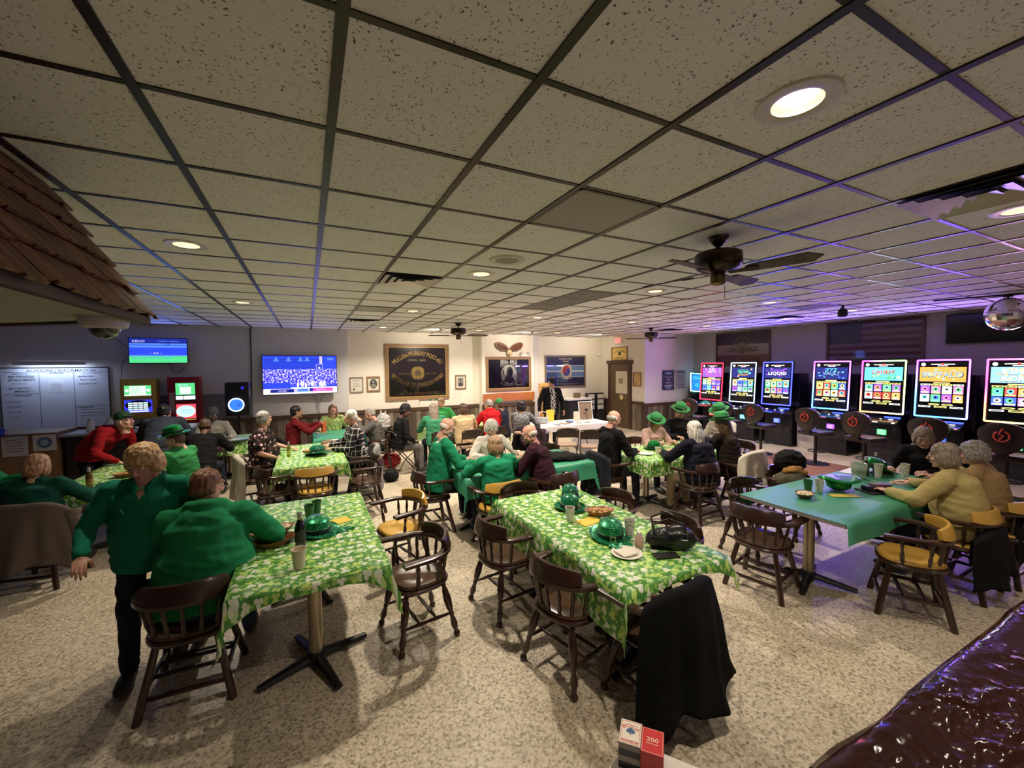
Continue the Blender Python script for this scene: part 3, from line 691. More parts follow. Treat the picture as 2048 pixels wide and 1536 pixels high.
cloth(.52, 8.85, .9, 1.1, 'y', (.22, .15, .2, .24), M_TEAL, 'teal green plastic tablecloth beside the man in dark red', seed=8, group='teal tablecloths')
table(3.15, 8.75, 1.75, .85, 'x', 'pedestal table under the clover cloth near the back wall', 'pedestal tables')
cloth(3.15, 8.75, 1.75, .85, 'x', (.3, .3, .35, .2), M_CLOVER, 'clover print cloth at the back table by the framed banner', seed=9, group=GT)
table(-1.35, 9.25, 1.0, .85, 'x', 'pedestal table under the dark clover cloth before the touch games', 'pedestal tables', feet=1)
cloth(-1.35, 9.25, 1.0, .85, 'x', (.25, .2, .2, .2), M_CLOVER, 'clover print cloth on the small table below the speaker', seed=10, group=GT)
# white folding table
t = thing('folding_table', 'long folding table under the white cover before the standing man', 'table', (5.35, 7.85, 0), rad(-4))
MB().cbox((0, 0, .73), (1.75, .72, .03), r=.008).build('tabletop', M_PLY, t)
for sx in (-1, 1):
    for sy in (-1, 1):
        MB().tube([(sx*.62, sy*.29, .71), (sx*.66, sy*.29, .45), (sx*.70, sy*.30, .25), (sx*.80, sy*.30, .0)], .012, 8).build('leg', M_BLK, t, True)
    MB().tube([(sx*.67, -.29, .36), (sx*.67, .29, .36)], .009, 6).build('brace', M_BLK, t, True)
o = cloth(5.35, 7.85, 1.75, .74, 'x', (.14, .1, .1, .12), mat('white_plastic', (.74, .70, .68), .45), 'white plastic cover on the folding table before the standing man', seed=11, wave=.008); o.rotation_euler = (0, 0, rad(-4))
# ---------------------------------------------------------------- chairs
GB = 'brown captain chairs'; GY = 'yellow padded captain chairs'
chair('plain', -.70, 3.22, 88, 'dark captain chair under the man in the green hoodie', GB)
chair('yellow', .80, 4.12, 196, 'yellow padded captain chair, farther one right of the front left table', GY)
chair('brown', .72, 3.12, 188, 'captain chair with tan crest, nearer one right of the front left table', GB)
chair('brown', 1.48, 3.12, 8, 'brown captain chair, farther one left of the front middle table', GB)
chair('brown', 1.56, 2.28, 14, 'brown captain chair, nearer one left of the front middle table', GB)
chair('brown', 2.64, 3.16, 187, 'brown captain chair, farther one right of the front middle table', GB)
chair('brown', 2.62, 2.40, 176, 'brown captain chair behind the black purse', GB)
chair('brown', 2.02, 3.75, 268, 'brown captain chair at the far end of the front middle table', GB)
chair('plain', 3.70, 2.28, 12, 'plain brown captain chair at the left end of the long green table', GB)
chair('plainyellow', 4.42, 1.50, 118, 'empty yellow captain chair at the near side of the long green table', GY)
chair('plainyellow', 5.22, 1.45, 92, 'yellow captain chair under the woman in pale yellow', GY)
chair('plainyellow', 5.85, 1.38, 88, 'yellow captain chair under the curly-haired person in tan', GY)
chair('brown', 4.28, 2.74, 268, 'glossy brown captain chair behind the left end of the long green table', GB)
chair('brown', 5.20, 2.88, 268, 'dark captain chair holding a pile of coats behind the long green table', GB)
chair('brown', 6.4, 2.10, 182, 'captain chair under the gray-haired woman at the table far end', GB)
chair('yellow', 1.92, 4.22, 92, 'yellow padded captain chair under the person in the green sweater', GY)
chair('plain', 1.36, 5.02, 0, 'brown captain chair under the bald man in green', GB)
chair('plain', 2.72, 4.22, 100, 'brown captain chair under the man in dark maroon', GB)
chair('brown', 2.35, 5.72, 270, 'brown captain chair under the woman in white', GB)
chair('brown', 3.4, 5.55, 250, 'brown captain chair behind the coat on the centre table', GB)
chair('brown', 3.82, 4.62, 4, 'captain chair with a dark coat under the man in black', GB)
chair('plain', 4.62, 3.72, 92, 'brown captain chair under the white-haired woman', GB)
chair('plain', 5.42, 3.62, 94, 'brown captain chair with white coat under the long-haired person', GB)
chair('brown', 5.1, 5.3, 268, 'captain chair under the person in pink with a green hat', GB)
chair('brown', 5.85, 5.35, 262, 'captain chair under the dark-clothed person in a green hat', GB)
chair('brown', 6.25, 4.3, 180, 'captain chair at the right end of the green-hat table', GB)
chair('yellow', .05, 5.98, 90, 'yellow padded captain chair at the near end of the middle clover table', GY)
chair('plain', -.72, 7.02, 8, 'brown captain chair under the man in the floral shirt', GB)
chair('plain', -.42, 6.22, 20, 'dark plain captain chair left of the empty yellow chair', GB)
chair('plain', .76, 6.90, 180, 'brown captain chair under the man in plaid', GB)
chair('plain', .70, 6.12, 185, 'dark captain chair right of the empty yellow chair', GB)
chair('brown', -.32, 8.55, 15, 'captain chair under the man in dark red', GB)
chair('brown', .5, 9.72, 268, 'captain chair under the laughing woman', GB)
chair('brown', 1.22, 8.25, 175, 'captain chair under the man in the grey vest', GB)
chair('fold', 1.68, 8.1, 8, 'black folding chair under the man in the black cap', 'folding chairs')
chair('fold', 2.33, 7.92, 88, 'black folding chair under the woman with shamrock antennae', 'folding chairs')
chair('fold', 2.88, 7.80, 92, 'black folding chair under the person in the cream sweater', 'folding chairs')
chair('fold', 3.55, 7.95, 80, 'black folding chair under the person in the red hoodie', 'folding chairs')
chair('fold', 4.72, 6.95, 62, 'empty brown folding chair, left of the pair before the white table', 'folding chairs')
chair('fold', 5.02, 6.55, 58, 'empty brown folding chair, right of the pair before the white table', 'folding chairs')
chair('brown', 4.2, 7.35, 60, 'captain chair under the woman in the gray patterned top', GB)
chair('plain', -2.35, 5.55, 78, 'captain chair under the far left woman, a grey coat on its back', GB)
chair('plain', -1.42, 6.55, 175, 'captain chair under the person in the green jacket and hat', GB)
chair('brown', -1.55, 8.45, 95, 'captain chair under the person in black before the touch games', GB)
chair('brown', -1.5, 9.95, 268, 'captain chair under the person in white with the grey cap', GB)
chair('plain', -3.25, 6.6, 5, 'captain chair under the person cut off at the left edge', GB)
GS = 'black game stools with red logos'
for i, (x, y, f) in enumerate([(9.2, 7.5, 4), (9.2, 6.53, 3), (9.2, 5.74, -6), (9.2, 4.62, -8), (9.2, 3.8, -10), (9.2, 2.88, 2), (9.2, 2.09, 4)]):
    chair('stool', x, y, f, 'black padded stool with red logo before the %s slot machine' % ('small tilted corner', 'red-lit', 'white-lit', 'blue and violet striped', 'green and pink lit', 'BUFFALO', 'KING KONG')[i], GS)
# ================================================================ PEOPLE
def remesh(mb, vox, smooth=4, fac=.5):
    me = D.meshes.new('r'); me.from_pydata(mb.v, [], mb.f); o = D.objects.new('r', me); COL.objects.link(o)
    b = bmesh.new(); b.from_mesh(me); bmesh.ops.recalc_face_normals(b, faces=b.faces[:]); b.to_mesh(me); b.free()
    r = o.modifiers.new('r', 'REMESH'); r.mode = 'VOXEL'; r.voxel_size = vox; r.adaptivity = 0
    if smooth: s = o.modifiers.new('s', 'SMOOTH'); s.factor = fac; s.iterations = smooth
    dg = bpy.context.evaluated_depsgraph_get(); m2 = D.meshes.new_from_object(o.evaluated_get(dg))
    vs = [v.co.copy() for v in m2.vertices]; ns = [v.normal.copy() for v in m2.vertices]; fs = [tuple(p.vertices) for p in m2.polygons]
    D.objects.remove(o); D.meshes.remove(me); D.meshes.remove(m2)
    return vs, ns, fs
def cap(mb, a, b, r0, r1, n=12, flat=1.):
    mb.tube([a, b], [r0, r1], n); mb.ell(a, (r0, r0, r0), 10); mb.ell(b, (r1, r1, r1), 10)
def head_template():
    m = MB()
    m.ell((0, -.015, .034), (.074, .093, .080), 24); m.ell((0, .018, -.022), (.062, .070, .086), 20); m.ell((0, .035, -.074), (.044, .044, .034), 16)
    m.ell((0, .070, -.093), (.020, .017, .017), 12); m.tube([(0, .088, .018), (0, .104, -.006), (0, .112, -.022)], [.008, .010, .013], 10); m.ell((0, .112, -.024), (.0125, .011, .010), 10)
    for s in (-1, 1):
        m.ell((s*.011, .100, -.028), (.008, .010, .007), 10); m.ell((s*.029, .076, .029), (.026, .014, .009), 12); m.ell((s*.036, .060, -.028), (.025, .022, .022), 12)
        m.ell((s*.076, -.006, -.006), (.009, .018, .031), 12, M=Matrix.Rotation(rad(-12), 4, 'X')); m.ell((s*.05, .0, -.055), (.022, .045, .04), 12)
    m.ell((0, .090, -.051), (.023, .011, .0065), 12); m.ell((0, .087, -.062), (.019, .011, .0075), 12)
    m.tube([(0, -.018, -.05), (0, -.03, -.17)], [.052, .056], 16)
    vs, ns, fs = remesh(m, .0058, 2)
    mi = []
    for f in fs:
        c = sum((vs[i] for i in f), Vector())/len(f)
        k = 0
        if abs(c.x) < .025 and c.y > .084 and -.0705 < c.z < -.0455: k = 1
        elif .011 < abs(c.x) < .047 and c.y > .068 and .026 < c.z < .036: k = 2
        mi.append(k)
    nv = len(vs)
    for s in (-1, 1):
        e = MB().ell((s*.030, .0745, .009), (.0135, .0125, .0095), 14)
        for f in e.f:
            c = sum((Vector(e.v[i]) for i in f), Vector())/len(f); mi.append(4 if (Vector((c.x-s*.030, 0, c.z-.009)).length < .0055 and c.y > .08) else 3)
        fs = fs + [tuple(i+nv for i in f) for f in e.f]; vs = vs + [Vector(v) for v in e.v]; nv = len(vs)
    return vs, fs, mi
def hand_template(c1, c2, c3, tc=0.):
    m = MB(); m.ell((0, .048, 0), (.040, .050, .015), 16); m.tube([(0, -.03, 0), (0, .03, 0)], [.026, .030], 12, sy=.7)
    for x, L_, y0 in ((.029, .070, .083), (.010, .079, .088), (-.010, .073, .086), (-.028, .056, .078)):
        p = Vector((x, y0-.02, .002)); a = 0; pts = [p.copy()]; dr = x*1.6
        p = p+Vector((0, .022, 0)); pts.append(p.copy())
        for seg, cc in ((.45, c1), (.32, c2), (.23, c3)):
            a += rad(cc); p = p+Vector((dr*L_*seg, cos(a)*L_*seg, -sin(a)*L_*seg)); pts.append(p.copy())
        m.tube(pts, [.0095, .0095, .0088, .0080, .0068], 8); m.ell(pts[-1], (.0068, .0068, .0068), 8)
    tp = [Vector((.022, .018, -.004)), Vector((.047, .040, -.010-tc*.01)), Vector((.056-tc*.014, .062, -.018-tc*.02)), Vector((.060-tc*.030, .084, -.022-tc*.03))]
    m.tube(tp, [.014, .0115, .010, .0085], 8); m.ell(tp[-1], (.0085,)*3, 8); m.ell((.022, .03, -.006), (.02, .026, .013), 10)
    vs, ns, fs = remesh(m, .0042, 1)
    return vs, fs
HEAD = head_template(); HANDS = {'relax': hand_template(18, 22, 14), 'grip': hand_template(48, 55, 30, 1.), 'flat': hand_template(6, 10, 6)}
def skin(name, c): return mat('skin_'+name, c, .5, noise_s=14, noise_a=.07, spec=.4)
SK = {'pale': (.60, .36, .26), 'pink': (.62, .33, .24), 'tan': (.45, .25, .15), 'brown': (.13, .065, .04)}
for k_, v_ in SK.items(): skin(k_, v_)
M_LIP = {'pale': mat('lip_pale', (.48, .18, .14), .45), 'pink': mat('lip_pink', (.50, .19, .15), .45), 'tan': mat('lip_tan', (.35, .13, .10), .45), 'brown': mat('lip_brown', (.13, .05, .04), .45)}
M_EYEW = mat('eye_white', (.75, .72, .68), .25); M_IRIS = mat('iris', (.05, .04, .03), .15)
HAIRC = {'blonde': (.60, .38, .17), 'brown': (.085, .045, .022), 'auburn': (.22, .10, .05), 'black': (.010, .008, .008), 'grey': (.36, .33, .30), 'white': (.66, .62, .56), 'sandy': (.36, .22, .12), 'strawberry': (.42, .24, .13), 'ash': (.30, .235, .185)}
def hair_mat(c):
    nm = 'hair_'+c
    if nm in MATS: return MATS[nm]
    m, nt, N, L, B = nt_new(nm); tc = N.new('ShaderNodeTexCoord'); mp = N.new('ShaderNodeMapping'); mp.inputs['Scale'].default_value = (90, 90, 16)
    L.new(tc.outputs['Object'], mp.inputs[0]); nz = N.new('ShaderNodeTexNoise'); nz.inputs['Scale'].default_value = 1.; nz.inputs['Detail'].default_value = 3; L.new(mp.outputs[0], nz.inputs['Vector'])
    b_ = HAIRC[c]; r = ramp(N, [(.3, [x*.5 for x in b_]), (.55, b_), (.75, [min(1, x*1.45) for x in b_])]); L.new(nz.outputs['Fac'], r.inputs[0]); L.new(r.outputs[0], B.inputs['Base Color'])
    bp = N.new('ShaderNodeBump'); bp.inputs['Strength'].default_value = .6; bp.inputs['Distance'].default_value = .004; L.new(nz.outputs['Fac'], bp.inputs['Height']); L.new(bp.outputs[0], B.inputs['Normal'])
    B.inputs['Roughness'].default_value = .45; MATS[nm] = m; return m
def cloth_mat(nm, col=None, pat=None):
    if nm in MATS: return MATS[nm]
    if pat is None: return mat(nm, col, .85, noise_s=5, noise_a=.10, bump=.35, bump_s=220, spec=.15)
    m, nt, N, L, B = nt_new(nm); tc = N.new('ShaderNodeTexCoord'); B.inputs['Roughness'].default_value = .85; B.inputs['Specular IOR Level'].default_value = .15
    if pat == 'floral':
        v = N.new('ShaderNodeTexVoronoi'); v.inputs['Scale'].default_value = 16; L.new(tc.outputs['Object'], v.inputs['Vector'])
        n = N.new('ShaderNodeTexNoise'); n.inputs['Scale'].default_value = 30; L.new(tc.outputs['Object'], n.inputs['Vector'])
        d = vmath(N, L, 'ADD', v.outputs['Distance'], vmath(N, L, 'MULTIPLY', n.outputs['Fac'], .55))
        r = ramp(N, [(.44, (.72, .60, .52)), (.54, (.55, .24, .24)), (.62, (.03, .02, .02)), (.9, (.02, .015, .015))]); L.new(d, r.inputs[0]); L.new(r.outputs[0], B.inputs['Base Color'])
    elif pat == 'plaid':
        sx = N.new('ShaderNodeSeparateXYZ'); L.new(tc.outputs['Object'], sx.inputs[0])
        a = vmath(N, L, 'LESS_THAN', vmath(N, L, 'FRACT', vmath(N, L, 'MULTIPLY', sx.outputs[2], 11)), .13)
        u = vmath(N, L, 'ADD', sx.outputs[0], sx.outputs[1]); b_ = vmath(N, L, 'LESS_THAN', vmath(N, L, 'FRACT', vmath(N, L, 'MULTIPLY', u, 10)), .13)
        L.new(mixc(N, L, vmath(N, L, 'MAXIMUM', a, b_), (.022, .022, .026), (.5, .47, .42)), B.inputs['Base Color'])
    elif pat == 'check':
        ck = N.new('ShaderNodeTexChecker'); ck.inputs['Scale'].default_value = 22; L.new(tc.outputs['Object'], ck.inputs['Vector']); ck.inputs[1].default_value = c4((.02, .02, .02)); ck.inputs[2].default_value = c4((.55, .52, .46)); L.new(ck.outputs[0], B.inputs['Base Color'])
    elif pat == 'speck':
        n = N.new('ShaderNodeTexNoise'); n.inputs['Scale'].default_value = 38; n.inputs['Detail'].default_value = 4; L.new(tc.outputs['Object'], n.inputs['Vector'])
        r = ramp(N, [(.4, [x*.45 for x in col]), (.6, [min(1, x*1.7) for x in col])]); L.new(n.outputs['Fac'], r.inputs[0]); L.new(r.outputs[0], B.inputs['Base Color'])
    MATS[nm] = m; return m
def fold_noise(vs, ns, amp, seed, U):
    out = []
    for v, n in zip(vs, ns):
        q = Vector((v.x*7, v.y*7, v.z*16))+Vector((seed*5.3, seed, 0))
        r = 1-abs(noise.noise(q))*2.2
        out.append(v + n*(amp*(r-.6) + amp*.5*noise.noise(v*22)))
    return out
def hat_mesh(parent, mat_, band, H_M, shape='derby', r=.105, buckle=True, name='hat'):
    if shape == 'cap':
        o = MB().lathe([(.085, -.02), (.088, .01), (.082, .05), (.06, .08), (.03, .092), (0, .095)], 24, sy=1.1, M=H_M)
        o.add([H_M @ Vector(p) for p in [(-.07, .06, .005), (-.05, .13, -.008), (0, .158, -.012), (.05, .13, -.008), (.07, .06, .005), (-.07, .06, -.003), (-.05, .13, -.014), (0, .158, -.018), (.05, .13, -.014), (.07, .06, -.003)]], [(0, 1, 2, 3, 4), (9, 8, 7, 6, 5), (0, 5, 6, 1), (1, 6, 7, 2), (2, 7, 8, 3), (3, 8, 9, 4)])
        return o.build(name, mat_, parent, True)
    if shape == 'beanie': return MB().lathe([(.088, -.04), (.092, 0), (.085, .05), (.06, .085), (0, .10)], 22, sy=1.12, M=H_M).build(name, mat_, parent, True)
    if shape == 'antennae':
        o = MB().tube([H_M @ Vector((.085*cos(q), 0, .085*sin(q)-.02)) for q in [pi*k/12 for k in range(13)]], .006, 6)
        for s in (-1, 1):
            p = H_M @ Vector((s*.035, 0, .065)); q = H_M @ Vector((s*.055, 0, .125)); o.tube([p, q], .002, 5)
            for k in range(3): a = k*2*pi/3+pi/2; o.ell((q.x+.016*cos(a), q.y, q.z+.016*sin(a)+.012), (.014, .005, .014), 8)
        return o.build(name, mat_, parent, True)
    R_ = r*1.0
    def wob(q, i): return (1, .012*cos(2*q) if i < 4 else 0)
    o = MB().lathe([(R_*.92, .008), (R_*1.25, .002), (R_*1.50, .010), (R_*1.58, .020), (R_*1.54, .024), (R_*1.25, .014), (R_*.97, .018), (R_*.95, .06), (R_*.86, .105), (R_*.55, .130), (0, .136)], 30, M=H_M, sy=1.12, wob=wob)
    h = o.build(name, mat_, parent, True)
    MB().lathe([(R_*.975, .018), (R_*1.0, .022), (R_*.985, .050), (R_*.955, .052)], 28, M=H_M, sy=1.12, cap=False).build('hat_band', band, h, True)
    if buckle:
        y = R_*1.12+.001
        MB().box(-.020, .020, y, y+.006, .016, .024, M=H_M).box(-.020, .020, y, y+.006, .048, .056, M=H_M).box(-.020, -.013, y, y+.006, .016, .056, M=H_M).box(.013, .020, y, y+.006, .016, .056, M=H_M).build('buckle', mat('buckle_gold', (.72, .62, .30), .3, .7), h)
    return h
M_FELT = mat('green_felt', (.035, .26, .075), .8, noise_s=30, noise_a=.2); M_BAND = mat('black_band', (.01, .012, .012), .45)
M_FOIL = mat('green_foil', (.01, .22, .05), .18, .5)
HAIRS = {
 'short': [((0, -.022, .046), (.081, .098, .082)), ((0, -.055, -.01), (.070, .058, .075)), ((-.066, -.03, 0), (.018, .045, .05)), ((.066, -.03, 0), (.018, .045, .05))],
 'bob': [((0, -.022, .050), (.090, .102, .088)), ((-.070, -.022, -.02), (.034, .058, .085)), ((.070, -.022, -.02), (.034, .058, .085)), ((0, -.070, -.02), (.078, .050, .095))],
 'long': [((0, -.020, .048), (.086, .100, .086)), ((-.070, -.03, -.05), (.030, .050, .13)), ((.070, -.03, -.05), (.030, .050, .13)), ((0, -.078, -.10), (.088, .048, .20)), ((0, -.085, -.22), (.08, .04, .15))],
 'puff': [((0, -.018, .058), (.104, .110, .094)), ((-.080, -.02, -.01), (.042, .066, .078)), ((.080, -.02, -.01), (.042, .066, .078)), ((0, -.070, -.005), (.094, .066, .098)), ((-.03, .035, .088), (.045, .04, .024)), ((.035, .03, .090), (.04, .04, .024)), ((0, -.085, -.05), (.07, .045, .06))],
 'curly': [((0, -.025, .050), (.100, .108, .092)), ((-.075, -.025, 0), (.042, .065, .075)), ((.075, -.025, 0), (.042, .065, .075)), ((0, -.075, -.005), (.090, .060, .09))],
 'fringe': [((-.056, -.034, .006), (.024, .052, .036)), ((.056, -.034, .006), (.024, .052, .036)), ((0, -.070, .0), (.064, .038, .046)), ((-.04, -.058, .0), (.040, .042, .042)), ((.04, -.058, .0), (.040, .042, .042))],
 'thin': [((0, -.03, .042), (.079, .092, .080)), ((-.06, -.035, .0), (.022, .05, .045)), ((.06, -.035, .0), (.022, .05, .045)), ((0, -.075, 0), (.06, .034, .05))],
}
NP = [0]
def person(hx, hy, hz, face, label, shirt, pants='dark_jeans', lean=8, pose='sit', w=1.0, s=1.0, hyaw=0, pitch=10, sk='pale', hair='short', hc='brown', hat=None, hatmat=None, LH=None, RH=None, hpose='relax', sleeve=1., glasses=False, shoe=(.02, .02, .02), hood=False, jacket=None, beard=None, belly=.0, collar=None, feet=None, roll=0, elb=1., necklace=False, inset=None, legs=True, group=None, reach=.43):
    NP[0] += 1; seed = NP[0]*1.37
    fr = rad(face-90)
    z0 = .54 if pose == 'sit' else .93*s
    k = (0. if pose == 'sit' else 1.)
    L1 = rad(lean*.8); L2 = rad(lean*1.15); Lh = rad(lean*.75)
    P = Vector((0, 0, z0)); U1 = Vector((0, sin(L1), cos(L1))); U2 = Vector((0, sin(L2), cos(L2))); Uh = Vector((0, sin(Lh), cos(Lh)))
    waist = P+U1*.20*s; chest = waist+U2*.17*s; nb = chest+U2*.175*s; hc_ = nb+Uh*.150*s+Vector((0, .022, 0))
    # match requested head height by shifting everything vertically (seat slouch) within limits
    dz = hz-hc_.z; dz = max(-.10, min(.10, dz)) if pose == 'sit' else max(-.06, min(.08, dz))
    st = 1+dz/(hc_.z-z0)
    waist = P+(waist-P)*st; chest = P+(chest-P)*st; nb = P+(nb-P)*st; hc_ = P+(hc_-P)*st
    Rf = Matrix.Rotation(fr, 4, 'Z'); loc = Vector((hx, hy, 0))-(Rf @ Vector((hc_.x, hc_.y, 0))); inv = Rf.inverted()
    def W2L(p): return inv @ (Vector(p)-loc)
    B1 = Matrix.Rotation(-L1, 4, 'X'); B2 = Matrix.Rotation(-L2, 4, 'X')
    sw = .178*(.58+.42*w)*s
    S = {q: nb-U2*.045*s+Vector((q*sw, 0, 0)) for q in (-1, 1)}
    # arms (IK)
    arm = {}
    for q, T in ((-1, LH), (1, RH)):
        if T is not None:
            T = W2L(T); dv = T-S[q]; hz_ = Vector((dv.x, dv.y, 0)); mx = sqrt(max(.01, (reach*s)**2-dv.z**2))
            if hz_.length > mx: hz_ *= mx/hz_.length; T = S[q]+Vector((hz_.x, hz_.y, dv.z))
        T = T if T is not None else (P+Vector((q*.17*w, .30, .05)) if pose == 'sit' else P+Vector((q*(.27*w+.03), .06, -.10)))
        a_, b_ = .29*s, .255*s; d = T-S[q]; dl = min(d.length, (a_+b_)*.985); d.normalize()
        x = (a_*a_-b_*b_+dl*dl)/(2*dl); h = sqrt(max(0, a_*a_-x*x))
        hint = Vector((q*.55*elb*w, -.25, -.8)); hint = hint-d*hint.dot(d); hint.normalize()
        E_ = S[q]+d*x+hint*h; Wp = S[q]+d*dl; arm[q] = (E_, Wp)
    if pose == 'sit':
        hip = {q: P+Vector((q*.085*w, .02, -.01)) for q in (-1, 1)}
        kn = {q: Vector((q*(.10+.04*w), .40*s, .50)) for q in (-1, 1)}
        fy = .42*s if feet is None else feet
        an = {q: Vector((q*(.10+.04*w), fy, .085)) for q in (-1, 1)}
    else:
        sp = feet or 0.
        hip = {q: P+Vector((q*.085*w, 0, -.03)) for q in (-1, 1)}
        kn = {q: Vector((q*.10, .03+q*sp*.5, .50*s)) for q in (-1, 1)}
        an = {q: Vector((q*.11, -.02+q*sp, .085)) for q in (-1, 1)}
    # ---- body (skin)
    m = MB(); thin = .80
    m.ell(P, (.13*w, .10*w, .10)); m.ell(waist, (.13*w*.9, .09*w, .12), M=B1); m.ell(chest, (.14*w*.9, .085*w, .14), M=B2)
    m.tube([S[-1]*.85+S[1]*.15-Vector((0,0,.03)), S[1]*.85+S[-1]*.15-Vector((0,0,.03))], .035)
    cap(m, nb-U2*.05, hc_-Uh*.10*s+Vector((0, -.02, 0)), .055*s, .050*s)
    for q in (-1, 1):
        E_, Wp = arm[q]; full = sleeve < .8
        cap(m, S[q], E_, .042*s*(.85+.15*w), .037*s*(.85+.15*w)); cap(m, E_, Wp, .037*s*(.8+.2*w), .024*s)
        cap(m, hip[q], kn[q], .065, .048); cap(m, kn[q], an[q], .045, .033); m.ell(an[q]+Vector((0, .04, -.045)), (.03, .08, .03))
    vs, ns, fs = remesh(m, .013, 3); bm_ = MB(); bm_.add(vs, fs, 0)
    # head
    Hd = Matrix.Translation(hc_) @ Matrix.Rotation(rad(-hyaw), 4, 'Z') @ Matrix.Rotation(rad(roll), 4, 'Y') @ Matrix.Rotation(rad(-pitch), 4, 'X')
    Hs = Hd @ Matrix.Scale(s*1.0, 4)
    o_ = len(bm_.v); bm_.v += [tuple(Hs @ v) for v in HEAD[0]]; bm_.f += [tuple(i+o_ for i in f) for f in HEAD[1]]; bm_.m += HEAD[2]
    # hands
    for q in (-1, 1):
        E_, Wp = arm[q]; y = (Wp-E_).normalized()
        if pose == 'sit' or hpose != 'relax': y.z *= .45; y.normalize()
        zv = Vector((0, 0, 1)); zv = zv-y*zv.dot(y)
        if zv.length < .3: zv = Vector((q, 0, 0)); zv = zv-y*zv.dot(y)
        zv.normalize(); xv = y.cross(zv)
        Mh = Matrix(((xv.x, y.x, zv.x, Wp.x), (xv.y, y.y, zv.y, Wp.y), (xv.z, y.z, zv.z, Wp.z), (0, 0, 0, 1))) @ Matrix.Diagonal((-q*s, s, s, 1))
        hv, hf = HANDS[hpose]; o_ = len(bm_.v); bm_.v += [tuple(Mh @ v) for v in hv]
        bm_.f += [tuple(i+o_ for i in (f if q < 0 else f[::-1])) for f in hf]; bm_.m += [0]*len(hf)
    hm = hair_mat(hc if hair else 'grey')
    body = bm_.build('person', [MATS['skin_'+sk], M_LIP[sk], hm, M_EYEW, M_IRIS], None, 'all', loc, fix=False)
    body.rotation_euler = (0, 0, fr); tag(body, label, 'person', group)
    # ---- shirt
    m = MB(); hem = P-Vector((0, 0, .06 if pose == 'sit' else .12)); fwd = Vector((0, 1, 0)); cw = .5+.5*w
    m.tube([hem, P+U1*.05+fwd*.01, waist-U1*.06+fwd*(.02*w+belly), waist+U1*.05+fwd*(.015*w+belly*.6), chest-U2*.02, chest+U2*.07*s, nb-U2*.075*s, nb-U2*.03*s],
           [.178*w, .184*w, .182*w+belly*.4, .176*w, .182*cw, .184*cw, .165*cw, .10*cw], 24, sy=.74)
    m.ell(chest+Vector((0, .03, -.02)), (.15*cw, .11*cw, .12), M=B2)
    for q in (-1, 1): cap(m, nb-U2*.012*s+Vector((q*.03, -.005, 0)), S[q]+Vector((0, 0, .0)), .062*s, .058*cw*s)
    for q in (-1, 1):
        E_, Wp = arm[q]; ra = .064*s*(.6+.4*w)
        m.ell(S[q], (ra*1.08,)*3)
        if sleeve >= .8:
            cap(m, S[q], E_, ra*1.08, ra*.95); cap(m, E_, E_.lerp(Wp, .93), ra*.95, ra*.68); cap(m, S[q]-Vector((q*.03, 0, .05)), chest.lerp(E_, .35)*.5+S[q]*.5-Vector((0, 0, .04)), ra*.9, ra*.9)
        elif sleeve > 0: cap(m, S[q], S[q].lerp(E_, sleeve+.35), ra*1.08, ra*1.05)
    m.tube([nb-U2*.06, nb+Uh*.035*s], [.075*s, .058*s], 16)
    if hood:
        m.ell(nb+Vector((0, -.115, -.055)), (.15*s, .07, .12), M=B2); m.tube([nb+Vector((.095*s*cos(a), .10*s*sin(a)*(.9), .035-.03*sin(a))) for a in [pi*1.5+2*pi*j/20 for j in range(21)]], .038, 10); m.ell(nb+Vector((0, -.05, .0)), (.10*s, .07, .06), M=B2)
    vs, ns, fs = remesh(m, .0125, 6); vs = fold_noise(vs, ns, .0075, seed, U1)
    sm_ = MB().add(vs, fs)
    if inset:
        for fi, f in enumerate(sm_.f):
            c = sum((Vector(sm_.v[i]) for i in f), Vector())/len(f)
            if c.y > P.y+.02 and abs(c.x) < inset[1]*(1 if inset[2] is None else max(0, (c.z-inset[2])/(nb.z-inset[2]))) and c.z > (inset[2] or 0): sm_.m[fi] = 1
    sh = sm_.build('jacket' if jacket else 'shirt', [shirt]+([inset[0]] if inset else []), body, 'all', fix=False)
    if collar:
        c_ = MB()
        for q in (-1, 1):
            pts = [nb+Vector((q*.055, -.03, .03)), nb+Vector((q*.06, .03, .02)), nb+Vector((q*.03, .085, -.03)), nb+Vector((q*.05, .10, -.10))]
            c_.tube(pts, [.016, .018, .017, .004], 8, sy=.5)
        c_.build('collar', collar, sh, True)
    # ---- trousers and shoes
    if legs:
        m = MB(); m.ell(P-Vector((0, 0, .01)), (.158*w, .125*w, .105))
        for q in (-1, 1):
            cap(m, hip[q], kn[q], .083*(.6+.4*w), .066*(.7+.3*w)); cap(m, kn[q], an[q], .062*(.7+.3*w), .052)
        vs, ns, fs = remesh(m, .016, 5); vs = fold_noise(vs, ns, .006, seed+3, U1)
        PC = {'dark_jeans': (.020, .024, .035), 'black_trousers': (.010, .010, .012), 'khaki_trousers': (.36, .29, .20), 'grey_trousers': (.13, .12, .115), 'blue_jeans': (.05, .075, .13)}
        MB().add(vs, fs).build('trousers', cloth_mat(pants, PC[pants]), body, 'all', fix=False)
        for q in (-1, 1):
            c = an[q]+Vector((0, .065, -.035)); m = MB().ell(c, (.046, .135, .048), 14)
            m.v = [(v[0], v[1], max(.004, v[2])) for v in m.v]; m.tube([an[q]+Vector((0, 0, .02)), c+Vector((0, -.06, 0))], .043, 12)
            m.v = [(v[0], v[1], max(.004, v[2])) for v in m.v]
            m.build('shoe', mat('shoe_%02d' % int(shoe[0]*99), shoe, .45), body, 'all')
